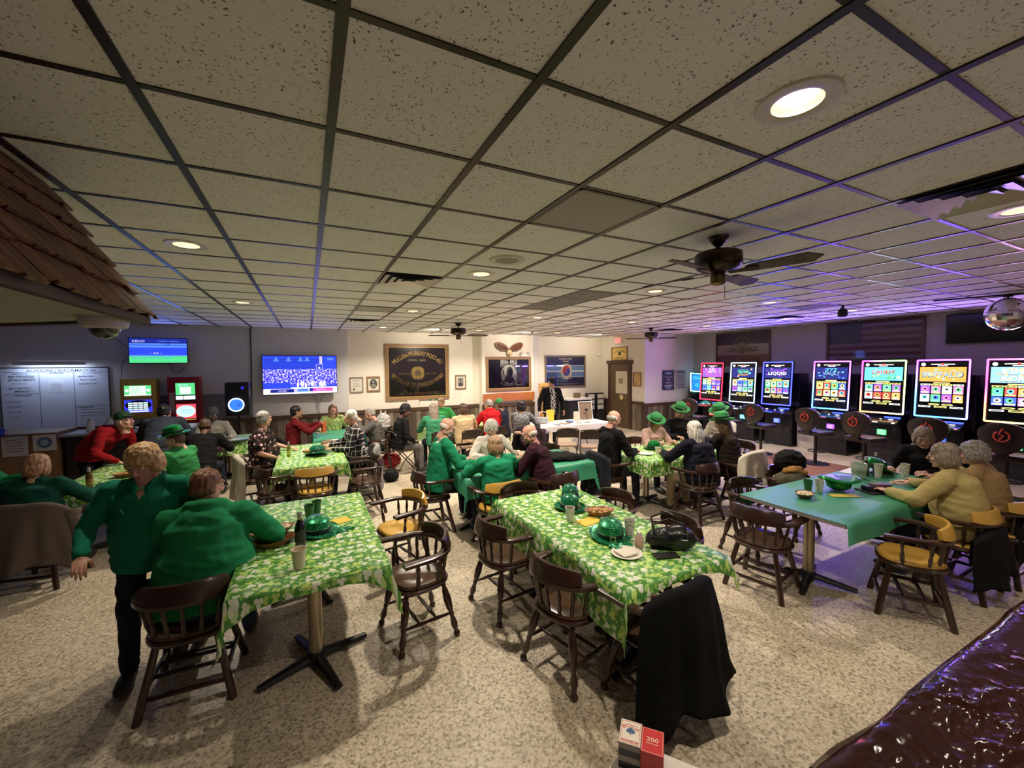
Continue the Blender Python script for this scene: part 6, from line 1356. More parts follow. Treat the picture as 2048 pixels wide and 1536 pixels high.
def dr(b, M, w_, h_):
    b.rect(M, -.14, .21, .07, .46, 0, .003); b.rect(M, -.13, .20, .20, .45, 1, .004); b.rect(M, -.06, .13, .22, .37, 2, .005); put_text(b, M, 'PLAY NOW', .0, .41, .16, .04, 6, .006); b.rect(M, -.13, .20, .10, .18, 4, .004); b.rect(M, -.01, .0, .10, .18, 0, .005)
    b.rect(M, -.13, .20, -.30, .0, 5, .004); b.disc(M, .03, -.15, .165, 6, .005, 30, .125); put_text(b, M, 'PLEASE WAIT', .04, -.13, .16, .03, 3, .006); put_text(b, M, 'insert bill', .04, -.18, .16, .02, 3, .006)
    b.rect(M, -.13, .20, -.335, -.32, 7, .004)
    for k in range(9): b.rect(M, -.24, -.15, -.14+.045*k, -.105+.045*k, 8, .004)
    b.rect(M, -.24, -.15, -.18, -.165, 8, .004)
    return MT+[mat('sticker_pale', (.50, .36, .30), .6)]
touch(-2.36, 1.32, .54, 1.16, mat('game_red', (.30, .012, .018), .35), 'red wall touch game with two lit screens, right of the yellow one', dr)
# loudspeaker on stand with lit woofer
t = thing('loudspeaker', 'black loudspeaker with a glowing blue ring on a stand', 'loudspeaker', (-1.36, 10.45, 1.05)); MB().cbox((0, .17, .36), (.44, .34, .72), r=.03).build('cabinet', mat('speaker_black', (.010, .010, .014), .4), t, True)
MB().tube([(-.02+.135*cos(a), -.015, .24+.135*sin(a)) for a in [2*pi*j/36 for j in range(37)]], .010, 6).build('light_ring', em('ring_ice', (.55, .80, 1), 7), t, True)
M = plane_mat((-.02, -.004, .24), (1, 0, 0)); MB().disc(M, 0, 0, .118, 0, .004, 32).disc(M, .05, -.01, .03, 1, .008).disc(M, .05, -.01, .018, 0, .010).build('woofer', [em('woofer_blue', (.03, .16, .75), 1.6), EDB], t, fix=False)
MB().disc(plane_mat((.10, -.004, .60), (1, 0, 0)), 0, 0, .03, 0, .004).build('tweeter', em('tweeter_blue', (.03, .03, .6), 1.2), t, fix=False)
t = thing('speaker_stand', 'black tripod stand carrying the blue-ringed loudspeaker', 'stand', (-1.36, 10.62, 0)); MB().tube([(0, 0, .3), (0, 0, 1.06)], .018).build('pole', M_BLK, t, True)
for k in range(3): a = 2*pi*k/3+.5; MB().tube([(0, 0, .6), (.38*cos(a), .38*sin(a), .01)], .012).build('leg', M_BLK, t, True)
# whiteboard
W_, H_ = 1.56, 1.22
t = framed('whiteboard', 'wall whiteboard headed AUXILIARY INFORMATION at far left', 'whiteboard', wallM(-4.41, 11.2, 1.52), W_, H_, .018, mat('board_frame', (.05, .05, .05), .4), dep=.02)
b = MB(); b.rect(I4, -W_/2+.018, W_/2-.018, -H_/2+.018, H_/2-.018, 0, .006)
MK = mat('marker', (.05, .06, .09), .5); MK2 = mat('marker_light', (.22, .25, .30), .5); put_text(b, I4, 'AUXILIARY', -.20, .545, .44, .05, 1, .008); put_text(b, I4, 'INFORMATION', .30, .545, .54, .05, 1, .008)
for x in (-.245, .245): b.rect(I4, x-.003, x+.003, -.57, .51, 1, .008)
b.rect(I4, -.74, .74, .508, .514, 1, .008)
for tx, x, y, w2, h2, mi in (('MEETINGS', -.5, .485, .2, .028, 2), ('2ND WEDNESDAY', -.48, .43, .36, .045, 1), ('OF EACH MONTH', -.48, .37, .36, .045, 1), ('@ 6:00 pm', -.52, .30, .2, .03, 2), ('NEXT MEETING', -.52, .21, .30, .035, 2), ('MARCH 11', -.46, .15, .24, .035, 1), ('OFFICERS', -.48, .07, .24, .03, 1), ('PRESIDENT', -.60, -.04, .2, .022, 2), ('SECRETARY', -.60, -.14, .2, .022, 2), ('TREASURER', -.60, -.24, .2, .022, 2), ('TRUSTEE', -.60, -.34, .16, .022, 2), ('ACTIVITIES', 0, .49, .2, .028, 1), ('ANNOUNCEMENTS', .5, .485, .28, .022, 2), ('Jan-Be Club', .42, .42, .22, .035, 1), ('March 14 Bday', .46, .35, .24, .03, 1), ('Need helpers Friday', .45, .27, .28, .03, 1), ('REMINDERS', .40, -.20, .24, .025, 1)): put_text(b, I4, tx, x, y, w2, h2, mi, .009)
b.rect(I4, -.74, -.25, .10, .105, 1, .008); b.rect(I4, .25, .74, -.175, -.17, 1, .008)
for k in range(3): b.rect(I4, .32, .68, -.25-.06*k, -.243-.06*k, 1, .008)
b.rect(I4, -.12, .11, .12, .36, 3, .0085)
for k in range(6): b.rect(I4, -.09, .08-.01*(k % 3), .15+.03*k, .157+.03*k, 2, .0095)
b.build('board', [mat('board_white', (.62, .66, .76), .25), MK, MK2, mat('board_note', (.68, .70, .76), .6)], t, fix=False)
# added lamp bar, standing in for the reflection along the board's top
t = thing('added_board_light', 'added slim white lamp bar brightening the whiteboard from above', 'lamp', (-4.41, 11.02, 2.22)); MB().box(-.5, .5, -.03, .03, -.02, .02).box(-.5, .5, -.045, -.03, -.05, .02).box(-.02, .02, .03, .18, -.01, .01).build('housing', M_WHITE, t); MB().box(-.48, .48, -.02, .02, -.024, -.02).build('added_lamp_strip', em('strip_cool', (.6, .72, 1), 8), t)
light('added_board_lamp', 'AREA', (0, 0, -.03), 3.5, (.62, .74, 1), .9, aim=(0, .05, -.5), parent=t, size_y=.04)
# wooden podium with papers + counter shelf
t = thing('podium', 'tan wooden cabinet with notices taped on its front, far left', 'cabinet', (-4.35, 9.55, 0)); PW = mat('podium_wood', (.30, .16, .065), .5, noise_s=4, noise_a=.2); MB().box(-.95, .52, -.02, .6, 0, 1.0).build('body', PW, t); MB().box(-1.0, .56, -.05, .64, 1.0, 1.03).build('top', mat('podium_top', (.22, .12, .05), .5), t)
sheet('notice', 'typed white notice taped on the podium front', plane_mat((-4.28, 9.515, .84), (1, 0, 0)), .30, .34)
o = sheet('notice', 'white sheet with a round blue emblem on the podium corner', plane_mat((-3.93, 9.505, .88), (1, 0, 0)), .28, .30, lines=False); MB().disc(plane_mat((-3.93, 9.50, .87), (1, 0, 0)), 0, 0, .09, 0, .004).disc(plane_mat((-3.93, 9.50, .87), (1, 0, 0)), 0, 0, .05, 1, .006).build('emblem', [mat('emblem_blue', (.08, .17, .28), .6), mat('emblem_pale', (.35, .48, .58), .6)], o, fix=False)
pile(-4.62, 9.55, 1.04, [((0, 0, .06), (.22, .14, .08)), ((.08, -.05, .02), (.16, .14, .08)), ((-.05, -.12, -.06), (.17, .05, .14))], 'blue cloth bag slumped on the tan podium', mat('blue_cloth', (.01, .035, .28), .8), 'bag', 'cloth_bag', 6)
t = thing('side_counter', 'long grey-topped counter behind the bending red person', 'counter', (-2.9, 9.9, 0)); MB().box(-.9, .95, -.35, .35, .93, .97).build('countertop', mat('grey_laminate', (.36, .35, .38), .35), t); MB().box(-.85, .9, -.22, .32, 0, .93).build('base', mat('counter_dark', (.02, .014, .012), .6), t)
for k, (x, y, c, lab) in enumerate([(-3.45, 9.75, (.62, .62, .60), 'tall white jar on the grey counter'), (-3.22, 9.82, (.60, .60, .60), 'white bottle in the dark caddy, left one'), (-3.03, 9.84, (.55, .55, .54), 'white bottle in the dark caddy, right one')]):
    t = thing('bottle', lab, 'bottle', (x, y, .97), 0, 'bottles on the grey counter'); MB().lathe([(.05, 0), (.055, .01), (.055, .16), (.035, .19), (.03, .20), (0, .20)], 16).build('body', mat('jar_%d' % k, c, .4), t, True); MB().lathe([(.035, .20), (.035, .235), (0, .24)], 14).build('cap', mat('jar_cap', (.5, .48, .46), .4), t, True)
o = MB().box(-3.34, -2.9, 9.72, 9.94, .97, 1.04).build('caddy', mat('caddy_dark', (.03, .02, .02), .5)); tag(o, 'dark caddy holding bottles on the grey counter', 'caddy')
for k in range(3):
    o = MB().cbox((0, 0, .012), (.30, .24, .02), r=.003).build('paper_stack', mat('magazine_%d' % k, ((.62, .45, .44), (.50, .55, .50), (.62, .60, .56))[k], .5)); o.location = (-2.68+.12*k, 9.78+.08*k, .97+.022*k); o.rotation_euler = (0, 0, .5-.4*k); tag(o, ('pinkish', 'greenish', 'white')[k]+' magazine in the small stack on the grey counter', 'magazine', 'magazines on the grey counter')
# plastic bag with handles + red bag
pile(1.42, 9.0, .80, [((0, 0, .12), (.15, .10, .16)), ((0, 0, .0), (.14, .10, .08)), ((-.05, 0, .29), (.025, .02, .09)), ((.05, 0, .29), (.025, .02, .09))], 'white plastic shopping bag standing on a chair by the wainscot', mat('white_bag', (.60, .58, .54), .4), 'bag', 'shopping_bag', 7)
chair('plain', 1.42, 9.05, 180, 'captain chair carrying the white shopping bag', GB)
pile(1.45, 8.35, .12, [((0, 0, .08), (.20, .14, .16))], 'red bag on the floor under the chair row near the back wall', mat('red_bag', (.45, .015, .02), .5), 'bag', 'handbag', 8)
pile(1.30, 7.55, .0, [((0, 0, .10), (.14, .16, .12))], 'black bag on the floor beside the grey vest chair', C_BLACK, 'bag', 'handbag', 9)
# plant stand between back tables and white table things
t = thing('potted_plant', 'small leafless potted branch plant near the carved eagle wall', 'plant', (4.3, 9.6, 0)); MB().lathe([(.12, 0), (.16, .3), (.17, .32)], 18).build('pot', mat('pot_brown', (.12, .06, .03), .5), t, True); m_ = MB(); r_ = random.Random(5)
for k in range(14): a = r_.uniform(0, 6.28); l_ = r_.uniform(.5, .85); m_.tube([(0, 0, .3), (.08*cos(a), .08*sin(a), .3+l_*.6), (.2*cos(a), .2*sin(a), .3+l_)], [.008, .005, .003], 5)
m_.build('branches', mat('branch_brown', (.16, .09, .045), .6), t)
def at_table(x, y, z=.752): return (x, y, z)
ZW = .762
t = thing('gift_basket', 'clear gift basket with a pink handle on the white table', 'basket', (4.78, 7.98, ZW)); MB().lathe([(.11, 0), (.13, .10), (.135, .11)], 18).build('basket', mat('basket_grey', (.42, .46, .50), .3), t, True); MB().tube([(-.12, 0, .1), (-.1, 0, .22), (0, 0, .25), (.1, 0, .22), (.12, 0, .1)], .008).build('handle', mat('basket_pink', (.7, .5, .48), .5), t, True)
t = thing('picture_easel', 'brown picture board propped on a small easel on the white table', 'picture', (5.95, 7.95, ZW), rad(-8)); MB().prism([(-.17, 0), (.17, 0), (.17, .42), (-.17, .42)], .012, M=plane_mat((0, 0, 0), (1, 0, 0)) @ Matrix.Rotation(rad(-10), 4, 'X')).build('panel', mat('panel_brown', (.22, .15, .10), .6), t)
mb = MB(); Mx = plane_mat((0, -.014, 0), (1, 0, 0)) @ Matrix.Rotation(rad(-10), 4, 'X')
for x0, x1, y0, y1 in ((-.18, .18, .41, .43), (-.18, -.165, 0, .42), (.165, .18, 0, .42)): mb.prism([(x0, y0), (x1, y0), (x1, y1), (x0, y1)], .016, M=Mx)
mb.build('frame', M_WHITE, t); MB().tube([(0, -.02, .22), (.0, -.06, 0)], .006).ell((0, -.025, .23), (.04, .012, .035), 10).build('ornament', M_BLK, t, True)
for x, y, h_, lab in ((5.05, 8.12, .26, 'tall yellow folder standing at the left of the white table'), (6.13, 8.12, .26, 'yellow folder standing at the right of the white table')):
    o = MB().cbox((0, 0, h_/2), (.20, .03, h_), r=.004).build('yellow_folder', mat('folder_yellow', (.72, .52, .03), .5)); o.location = (x, y, ZW); tag(o, lab, 'folder', 'yellow folders on the white table')
o = MB().cbox((0, 0, .10), (.14, .06, .20), r=.006).build('display_box', mat('box_cream', (.62, .57, .44), .6)); o.location = (5.68, 7.95, ZW); tag(o, 'small cream display box left of the brown picture', 'box')
o = MB().lathe([(.06, 0), (.10, .02), (.11, .03), (.10, .03), (.06, .01), (0, .01)], 22).build('blue_bowl', mat('bowl_blue', (.08, .16, .42), .35), None, True); o.location = (5.32, 7.72, ZW); tag(o, 'shallow blue bowl on the white table', 'bowl')
for k, (x, y, c, lab) in enumerate([(5.02, 7.75, (.62, .60, .30), 'pale yellow paper'), (5.15, 7.62, (.60, .35, .25), 'salmon pink paper'), (5.50, 7.60, (.50, .60, .35), 'light green paper'), (5.75, 7.62, (.60, .58, .50), 'off-white paper'), (4.90, 7.60, (.35, .48, .60), 'light blue paper')]):
    o = MB().cbox((0, 0, .003), (.20, .14, .005)).build('flyer', mat('flyer_%d' % k, c, .6)); o.location = (x, y, ZW+.001); o.rotation_euler = (0, 0, .3*k); tag(o, lab+' lying flat on the white table', 'paper', 'papers on the white table')
# ---------------------------------------------------------------- things on the tables
ZT = .751
def hat(x, y, rz, label, m_=None, tilt=0, z=ZT, r=.10, ax='X'):
    t = hat_mesh(None, m_ or M_GLIT, M_BAND, Matrix.Identity(4), 'derby', r, True, 'party_hat'); t.location = (x, y, z); t.rotation_euler = (rad(tilt), 0, rad(rz)); return tag(t, label, 'hat', 'green party hats on the tables')
def glitter():
    m, nt, N, L, B = nt_new('green_glitter'); tc = N.new('ShaderNodeTexCoord'); v = N.new('ShaderNodeTexVoronoi'); v.inputs['Scale'].default_value = 170; L.new(tc.outputs['Object'], v.inputs['Vector'])
    s = N.new('ShaderNodeSeparateColor'); L.new(v.outputs['Color'], s.inputs[0]); r = ramp(N, [(0, (.0, .10, .04)), (.6, (.01, .26, .10)), (.9, (.06, .5, .22)), (1, (.3, .9, .5))]); L.new(s.outputs[0], r.inputs[0]); L.new(r.outputs[0], B.inputs['Base Color'])
    B.inputs['Metallic'].default_value = .6; B.inputs['Roughness'].default_value = .28; b = N.new('ShaderNodeBump'); b.inputs['Strength'].default_value = .8; b.inputs['Distance'].default_value = .004; L.new(s.outputs[1], b.inputs['Height']); L.new(b.outputs[0], B.inputs['Normal']); return m
M_GLIT = glitter(); M_HARD = mat('hard_green', (.008, .16, .075), .22, coat=.4)
hat(.03, 3.55, 40, 'glittery green party hat on the front left table', tilt=3)
hat(2.02, 2.40, 150, 'glittery green party hat beside the patterned cup, front middle table', tilt=-4)
hat(2.10, 3.05, 200, 'hard green party hat, nearest the far end of the front middle table', M_HARD, r=.085)
hat(2.16, 3.13, 150, 'hard green party hat tilted on another hat, front middle table', M_HARD, tilt=14, z=ZT+.06, r=.08)
o = pile(1.98, 2.24, ZT, [((0, 0, .008), (.10, .07, .012))], 'sparkly green tinsel patch by the paper plate', M_GLIT, 'tinsel', 'tinsel', 12, .006); 
o = pile(.20, 3.50, ZT, [((0, 0, .006), (.12, .05, .010))], 'sparkly green tinsel strip right of the front left hat', M_GLIT, 'tinsel', 'tinsel', 13, .006)
t = hat(4.82, 2.20, 60, 'upturned shiny green plastic hat on the long green table', M_FOIL, r=.105); t.rotation_euler = (pi, 0, 1.); t.location.z = ZT+.14
t = hat(5.92, 2.36, 60, 'green foil hat lying on its brim behind the glasses, long green table', M_FOIL, r=.11, tilt=16, z=ZT+.05)
hat(.10, 6.75, 20, 'dark green hat on the middle clover table', M_HARD, tilt=-14, z=ZT+.02, r=.11)
hat(4.75, 4.62, 20, 'clear green plastic hat on the green-hat table', M_FOIL, r=.09)
def cup(x, y, label, kind='shamrock', z=ZT, h=.115, r=.041, group='party cups'):
    t = thing('paper_cup', label, 'cup', (x, y, z), random.random()*6, group)
    cm = {'shamrock': cup_mat(), 'green': mat('cup_green', (.03, .13, .05), .4), 'plastic': mat('cup_frost', (.66, .56, .42), .35), 'white': PAP}[kind]
    MB().lathe([(r*.72, 0), (r*.72, .002), (r, h), (r*1.05, h+.002), (r*.97, h+.001), (r*.70, .006), (0, .006)], 22, cap=False).build('cup_wall', cm, t, True)
    MB().lathe([(0, h*.80), (r*.93, h*.80)], 20, cap=False).build('drink', mat('drink_dark' if kind != 'plastic' else 'drink_pale', (.03, .03, .02) if kind != 'plastic' else (.6, .5, .38), .2), t); return t
def cup_mat():
    if 'cup_print' in MATS: return MATS['cup_print']
    m, nt, N, L, B = nt_new('cup_print'); tc = N.new('ShaderNodeTexCoord'); v = N.new('ShaderNodeTexVoronoi'); v.inputs['Scale'].default_value = 48; L.new(tc.outputs['Object'], v.inputs['Vector']); r = ramp(N, [(.22, (.04, .20, .06)), (.30, (.62, .60, .52))]); L.new(v.outputs['Distance'], r.inputs[0]); L.new(r.outputs[0], B.inputs['Base Color']); B.inputs['Roughness'].default_value = .4; MATS['cup_print'] = m; return m
cup(-.02, 3.92, 'dark green cup on the front left table, nearer the camera of the pair', 'green'); cup(.04, 4.02, 'dark green cup with a white inside at the far side of the front left table', 'green')
cup(-.085, 2.97, 'frosted plastic cup at the near edge of the front left table', 'plastic', h=.125, r=.045)
cup(1.93, 2.80, 'white shamrock cup between the two party hats', 'shamrock'); cup(2.15, 2.33, 'green and white shamrock cup right of the glittery hat', 'shamrock', h=.13)
cup(4.50, 2.32, 'green cup beside the popcorn bowl on the long green table', 'green'); cup(4.62, 2.28, 'shamrock print cup on the long green table', 'shamrock')
cup(5.74, 2.24, 'tall shamrock cup at the far end of the long green table', 'shamrock', h=.15); cup(6.0, 2.10, 'shamrock cup near the gray-haired woman', 'shamrock', h=.15)
cup(-1.80, 6.80, 'dark green cup on the far left table', 'green', r=.05); cup(4.55, 4.35, 'small white cup on the green-hat table', 'white', h=.09)
cup(2.55, 9.0, 'white cup at the left end of the back table', 'white', h=.08)
def bottle(x, y, label, c, h=.23, r=.030, z=ZT, lab=(.55, .5, .45)):
    t = thing('beer_bottle', label, 'bottle', (x, y, z)); MB().lathe([(r*.9, 0), (r, .006), (r, h*.55), (r*.85, h*.66), (r*.42, h*.80), (r*.40, h*.97), (r*.45, h*.98), (r*.4, h), (0, h)], 20).build('glass_body', mat('bottle_'+label[:6], c, .12, spec=.8), t, True); MB().lathe([(r*.43, h*.80), (r*.47, h*.81), (r*.46, h*.985), (0, h+.002)], 16).build('neck_label', mat('bot_lab', lab, .5), t, True); MB().lathe([(r*1.02, h*.16), (r*1.03, h*.46)], 20, cap=False).build('label', mat('bot_label_%d' % int(c[0]*999), tuple(q*2.5+.02 for q in c), .5), t, True); return t
bottle(-.08, 3.33, 'dark bottle with a black label on the front left table', (.006, .005, .004), .25, .036)
bottle(-2.20, 6.12, 'brown beer bottle on the far left table', (.10, .05, .008)); bottle(5.70, 2.34, 'dark capped bottle beside the big glass at right', (.01, .008, .008), .22); bottle(6.08, 2.40, 'dark bottle near the green foil hat at the table far end', (.01, .008, .008), .22)
bottle(-.28, 6.85, 'yellow-green bottle on the middle clover table', (.20, .22, .04), .22, .028)
def bowl(x, y, label, m_, fill, rx=.13, ry=.075, h=.045, z=ZT, rz=0.):
    t = thing('snack_basket', label, 'basket', (x, y, z), rz, 'snack baskets'); MB().lathe([(.62, 0), (.75, .3*h), (1., h), (1.03, h*1.05), (.96, h*.98), (.70, .25*h), (0, .2*h)], 26, sx=rx, sy=ry, cap=False).build('basket', m_, t, True)
    if fill:
        m_2 = MB(); r_ = random.Random(int(x*100))
        for k in range(46): a = r_.uniform(0, 6.28); q = sqrt(r_.random())*.82; m_2.ell((q*rx*cos(a), q*ry*sin(a), h*.75+.012*(1-q)), (.016, .013, .010), 6)
        o = m_2.build('snacks', fill, t, True); o['kind'] = 'stuff'
    return t
TER = mat('basket_terracotta', (.30, .13, .06), .45); POP = mat('popcorn', (.68, .56, .38), .7); CHP = mat('pretzels', (.50, .28, .10), .6)
bowl(-.27, 3.54, 'upper terracotta snack basket stacked by the hooded arm', TER, POP, .15, .09, z=ZT+.045, rz=.3); bowl(-.25, 3.45, 'lower terracotta snack basket stacked by the hooded arm', TER, None, .15, .09, rz=.25)
bowl(2.24, 2.80, 'oval basket of pretzels on the front middle table', TER, CHP, .13, .08, rz=-.3); bowl(4.27, 2.23, 'small basket of popcorn on the long green table', mat('basket_brown', (.16, .07, .045), .45), POP, .10, .075, rz=.2)
bowl(-2.02, 6.55, 'terracotta basket on the far left table', TER, CHP, .14, .08); bowl(4.78, 4.28, 'terracotta basket on the green-hat table', TER, POP, .12, .08); bowl(.0, 7.12, 'yellow snack plate on the middle clover table', mat('plate_yellow', (.62, .45, .14), .5), CHP, .11, .11, .02)
def flat(x, y, w_, d_, c, label, rz=0., z=ZT+.001, cat='paper', name='paper_sheet', th=.002, group=None):
    o = MB().cbox((0, 0, th/2), (w_, d_, th), r=min(.0008, th*.3)).build(name, mat('flat_'+'_'.join('%02d' % int(q*99) for q in c), c, .6)); o.location = (x, y, z); o.rotation_euler = (0, 0, rz); tag(o, label, cat, group); return o
GPY = 'yellow paper slips'
flat(.19, 3.72, .20, .13, (.78, .52, .06), 'yellow paper slip behind the front left hat', .3, group=GPY); flat(2.06, 2.72, .20, .13, (.78, .52, .06), 'yellow paper slip left of the pretzel basket', .15, group=GPY); flat(4.66, 2.08, .26, .09, (.66, .50, .10), 'yellow paper slip on the long green table', -.5, group=GPY)
flat(5.80, 2.48, .34, .22, (.66, .66, .64), 'white paper placemat at the far side of the long green table', .1); flat(6.02, 2.30, .18, .12, (.70, .48, .12), 'orange paper under the bottles at the table far end', .2)
t = thing('paper_plate', 'white paper plate with a folded napkin on the front middle table', 'plate', (1.93, 2.12, ZT+.001)); MB().lathe([(.07, 0), (.085, .006), (.105, .010), (.107, .011), (.085, .008), (.07, .003), (0, .003)], 26, wob=lambda q, i: (1+.015*cos(24*q)*(i > 1), 0), cap=False).build('plate', PAP, t, True); MB().cbox((-.01, .0, .014), (.12, .11, .010), r=.003).build('napkin', mat('napkin', (.70, .64, .56), .8), t)
flat(2.14, 1.97, .165, .078, (.012, .012, .014), 'black smartphone on the near part of the front middle table', -.35, cat='phone', name='smartphone', th=.010)
t = thing('creamer_bottle', 'small pink and white bottle beside the shamrock cup', 'bottle', (2.08, 2.16, ZT)); MB().lathe([(.026, 0), (.03, .01), (.03, .07), (.018, .09), (.016, .095), (0, .095)], 16).build('body', mat('pinkish', (.58, .36, .30), .4), t, True); MB().lathe([(.018, .095), (.018, .112), (0, .113)], 12).build('cap', PAP, t, True)
# purse
t = thing('purse', 'black leather purse with buckle and straps on the front middle table', 'purse', (2.27, 2.04, ZT), rad(-40)); BL = mat('black_leather', (.010, .010, .012), .28, bump=.3, bump_s=60)
m_ = MB(); m_.ell((0, 0, .07), (.17, .085, .075), 20); m_.ell((.03, -.01, .10), (.12, .07, .07), 18); m_.ell((-.11, .0, .06), (.07, .075, .06), 14); vs, ns, fs = remesh(m_, .008, 3); vs = fold_noise(vs, ns, .008, 3, None); vs = [Vector((v.x, v.y, max(.0, v.z))) for v in vs]; MB().add(vs, fs).build('bag_body', BL, t, 'all', fix=False)
for s in (-1, 1): MB().tube([(-.12, s*.05, .10), (-.13, s*.07, .19), (-.03, s*.075, .235), (.07, s*.06, .20), (.09, s*.045, .12)], .007, 8).build('strap', BL, t, True)
MB().tube([(.05, -.085, .10), (.09, -.085, .10), (.09, -.08, .14), (.05, -.08, .14), (.05, -.085, .10)], .004, 6).build('buckle', mat('silver', (.6, .6, .6), .25, 1.), t)
# right table clutter
t = thing('beer_pitcher', 'clear plastic pitcher with green trim on the long green table', 'pitcher', (5.50, 2.32, ZT)); MB().lathe([(.06, 0), (.062, .005), (.075, .17), (.078, .172), (.072, .168), (.058, .008), (0, .008)], 24, cap=False).build('pitcher_wall', mat('clear_plastic', (.55, .60, .52), .15, alpha=.45), t, True); MB().lathe([(.064, .06), (.068, .10)], 24, cap=False).build('green_band', mat('cup_green'), t, True); MB().lathe([(0, .05), (.062, .05)], 20, cap=False).build('drink', mat('beer', (.10, .09, .03), .2), t)
t = thing('bingo_tray', 'dark tray holding cards and a wallet by the yellow sweater arm', 'tray', (5.12, 1.98, ZT), rad(-25)); MB().cbox((0, 0, .006), (.36, .20, .012), r=.003).build('tray', mat('tray_dark', (.03, .018, .018), .4), t); MB().cbox((.02, .02, .045), (.17, .10, .06), r=.018).build('wallet', mat('wallet', (.09, .04, .035), .45), t, True); MB().cbox((-.11, .02, .035), (.08, .08, .045), r=.01).build('card_box', mat('card_navy', (.02, .02, .05), .4), t, True)
for k, (x, y) in enumerate([(5.45, 2.10), (5.62, 2.05), (5.88, 1.95)]): flat(x, y, .10, .08, ((.62, .55, .42), (.60, .35, .15), (.62, .60, .55))[k], ('cream', 'orange', 'white')[k]+' card lying beside the tray on the long green table', .5*k, group='loose cards at right')
# teal table clutter
for k, (x, y, lab) in enumerate([(1.95, 4.98, 'dark drink glass before the bald man, nearer one'), (2.08, 5.02, 'dark drink glass before the bald man, farther one'), (2.75, 5.0, 'dark drink glass before the woman in white')]):
    t = thing('drink_glass', lab, 'glass', (x, y, ZT), 0, 'drink glasses on the teal table'); MB().lathe([(.028, 0), (.034, .11), (.032, .11), (.027, .006), (0, .006)], 18, cap=False).build('glass_wall', mat('glass_clear', (.75, .8, .75), .08, alpha=.35), t, True); MB().lathe([(.027, .005), (.031, .07), (0, .07)], 18).build('drink', mat('cola', (.03, .008, .01), .15), t, True)
t = thing('card_pile', 'scattered white playing cards on the teal table', 'playing cards', (2.35, 4.95, ZT)); r_ = random.Random(2)
for k in range(9): MB().box(-.031, .031, -.044, .044, .001+.0012*k, .0018+.0012*k, M=Matrix.Translation((r_.uniform(-.2, .2), r_.uniform(-.12, .12), 0)) @ Matrix.Rotation(r_.uniform(0, 3), 4, 'Z')).build('card', PAP, t)
flat(1.98, 5.05, .22, .16, (.66, .66, .62), 'white paper under the glasses on the teal table', .4, z=ZT+.0005)
t = thing('snack_bowl', 'clear snack bowl near the man in maroon', 'bowl', (2.55, 4.98, ZT)); MB().lathe([(.05, 0), (.08, .05), (.075, .05), (.045, .006), (0, .006)], 20, cap=False).build('bowl', MATS['glass_clear'], t, True); MB().ell((0, 0, .03), (.06, .06, .025), 12).build('snacks', CHP, t, True)
# green-hat table: plates
for x, y, lab in ((4.38, 4.42, 'white paper plate before the man in black'), (4.62, 4.20, 'white plate at the near edge of the green-hat table')):
    o = MB().lathe([(.07, .001), (.11, .010), (.112, .012), (.075, .005), (0, .004)], 24, cap=False).build('plate', PAP, None, True); o.location = (x, y, ZT); tag(o, lab, 'plate', 'plates on the green-hat table')
# orange cup held up + light blue tray on the small back table
o = MB().lathe([(.04, 0), (.055, .20), (.05, .20), (.036, .006), (0, .006)], 20, cap=False).build('orange_cup', mat('orange_cup', (.70, .13, .05), .4), None, True); o.location = (.25, 8.66, .82); tag(o, 'tall orange cup held by the man in dark red', 'cup')
t = thing('blue_platter', 'light blue oval platter with cards on the small back table', 'platter', (-1.22, 8.9, ZT)); MB().lathe([(.2, 0), (.27, .03), (.28, .032), (.2, .01), (0, .008)], 30, sy=.7, cap=False).build('platter', mat('platter_blue', (.25, .42, .46), .4), t, True); MB().box(-.1, .08, -.06, .05, .012, .02).build('cards', PAP, t)
t = thing('wrapped_gift', 'small brown and green gift basket at the far end of the middle clover table', 'basket', (.28, 7.45, ZT)); MB().ell((0, 0, .05), (.12, .09, .06), 14).build('basket', mat('gift_brown', (.16, .11, .05), .6), t, True); MB().box(.05, .16, -.05, .05, .05, .10).build('card', PAP, t)
o = flat(.22, 9.0, .20, .12, (.55, .50, .30), 'pale snack tray on the back teal table', .2, cat='tray', name='snack_tray', th=.02)
t = thing('eyeglass_case', 'black eyeglasses lying on the far left table', 'glasses', (-1.86, 6.35, ZT)); MB().tube([(-.06, 0, .02), (-.03, .02, .02), (0, 0, .02), (.03, .02, .02), (.06, 0, .02)], .008).tube([(-.06, 0, .02), (-.05, .1, .01)], .005).build('frame', M_BLK, t)
# ---------------------------------------------------------------- foreground: white stand with card decks, vinyl cover
t = thing('white_stand', 'white-topped octagonal stand with card decks at the bottom edge', 'table', (.80, .70, 0)); MB().prism([(-.26, .13), (-.12, .235), (.10, .30), (.19, .25), (.30, .10), (.30, -.2), (.1, -.32), (-.26, -.3)], .025, base=.755).build('tabletop', mat('stand_white', (.60, .56, .50), .4), t); MB().tube([(0, -.05, 0), (0, -.05, .755)], .05, 16).lathe([(.22, 0), (.22, .02), (.05, .05)], 20, c=(0, -.05, 0)).build('post', M_BLK, t, True)
def deck(x, y, z, rz, label, top, side, draw, th=.020):
    t = thing('card_deck', label, 'card deck', (x, y, z), rad(rz), 'card decks on the white stand'); MB().cbox((0, 0, th/2), (.067, .092, th), r=.0008).build('box', side, t)
    b = MB(); M = Matrix.Translation((0, 0, th)); b.rect(M, -.032, .032, -.0445, .0445, 0, .0003); mats = draw(b, M); b.build('label', [top]+mats, t, fix=False); return t
CRM = mat('deck_cream', (.72, .66, .55), .4); DRD = mat('deck_red', (.52, .03, .03), .35); DRK = mat('deck_dark', (.03, .03, .045), .4); SIL = mat('deck_side', (.30, .27, .22), .35)
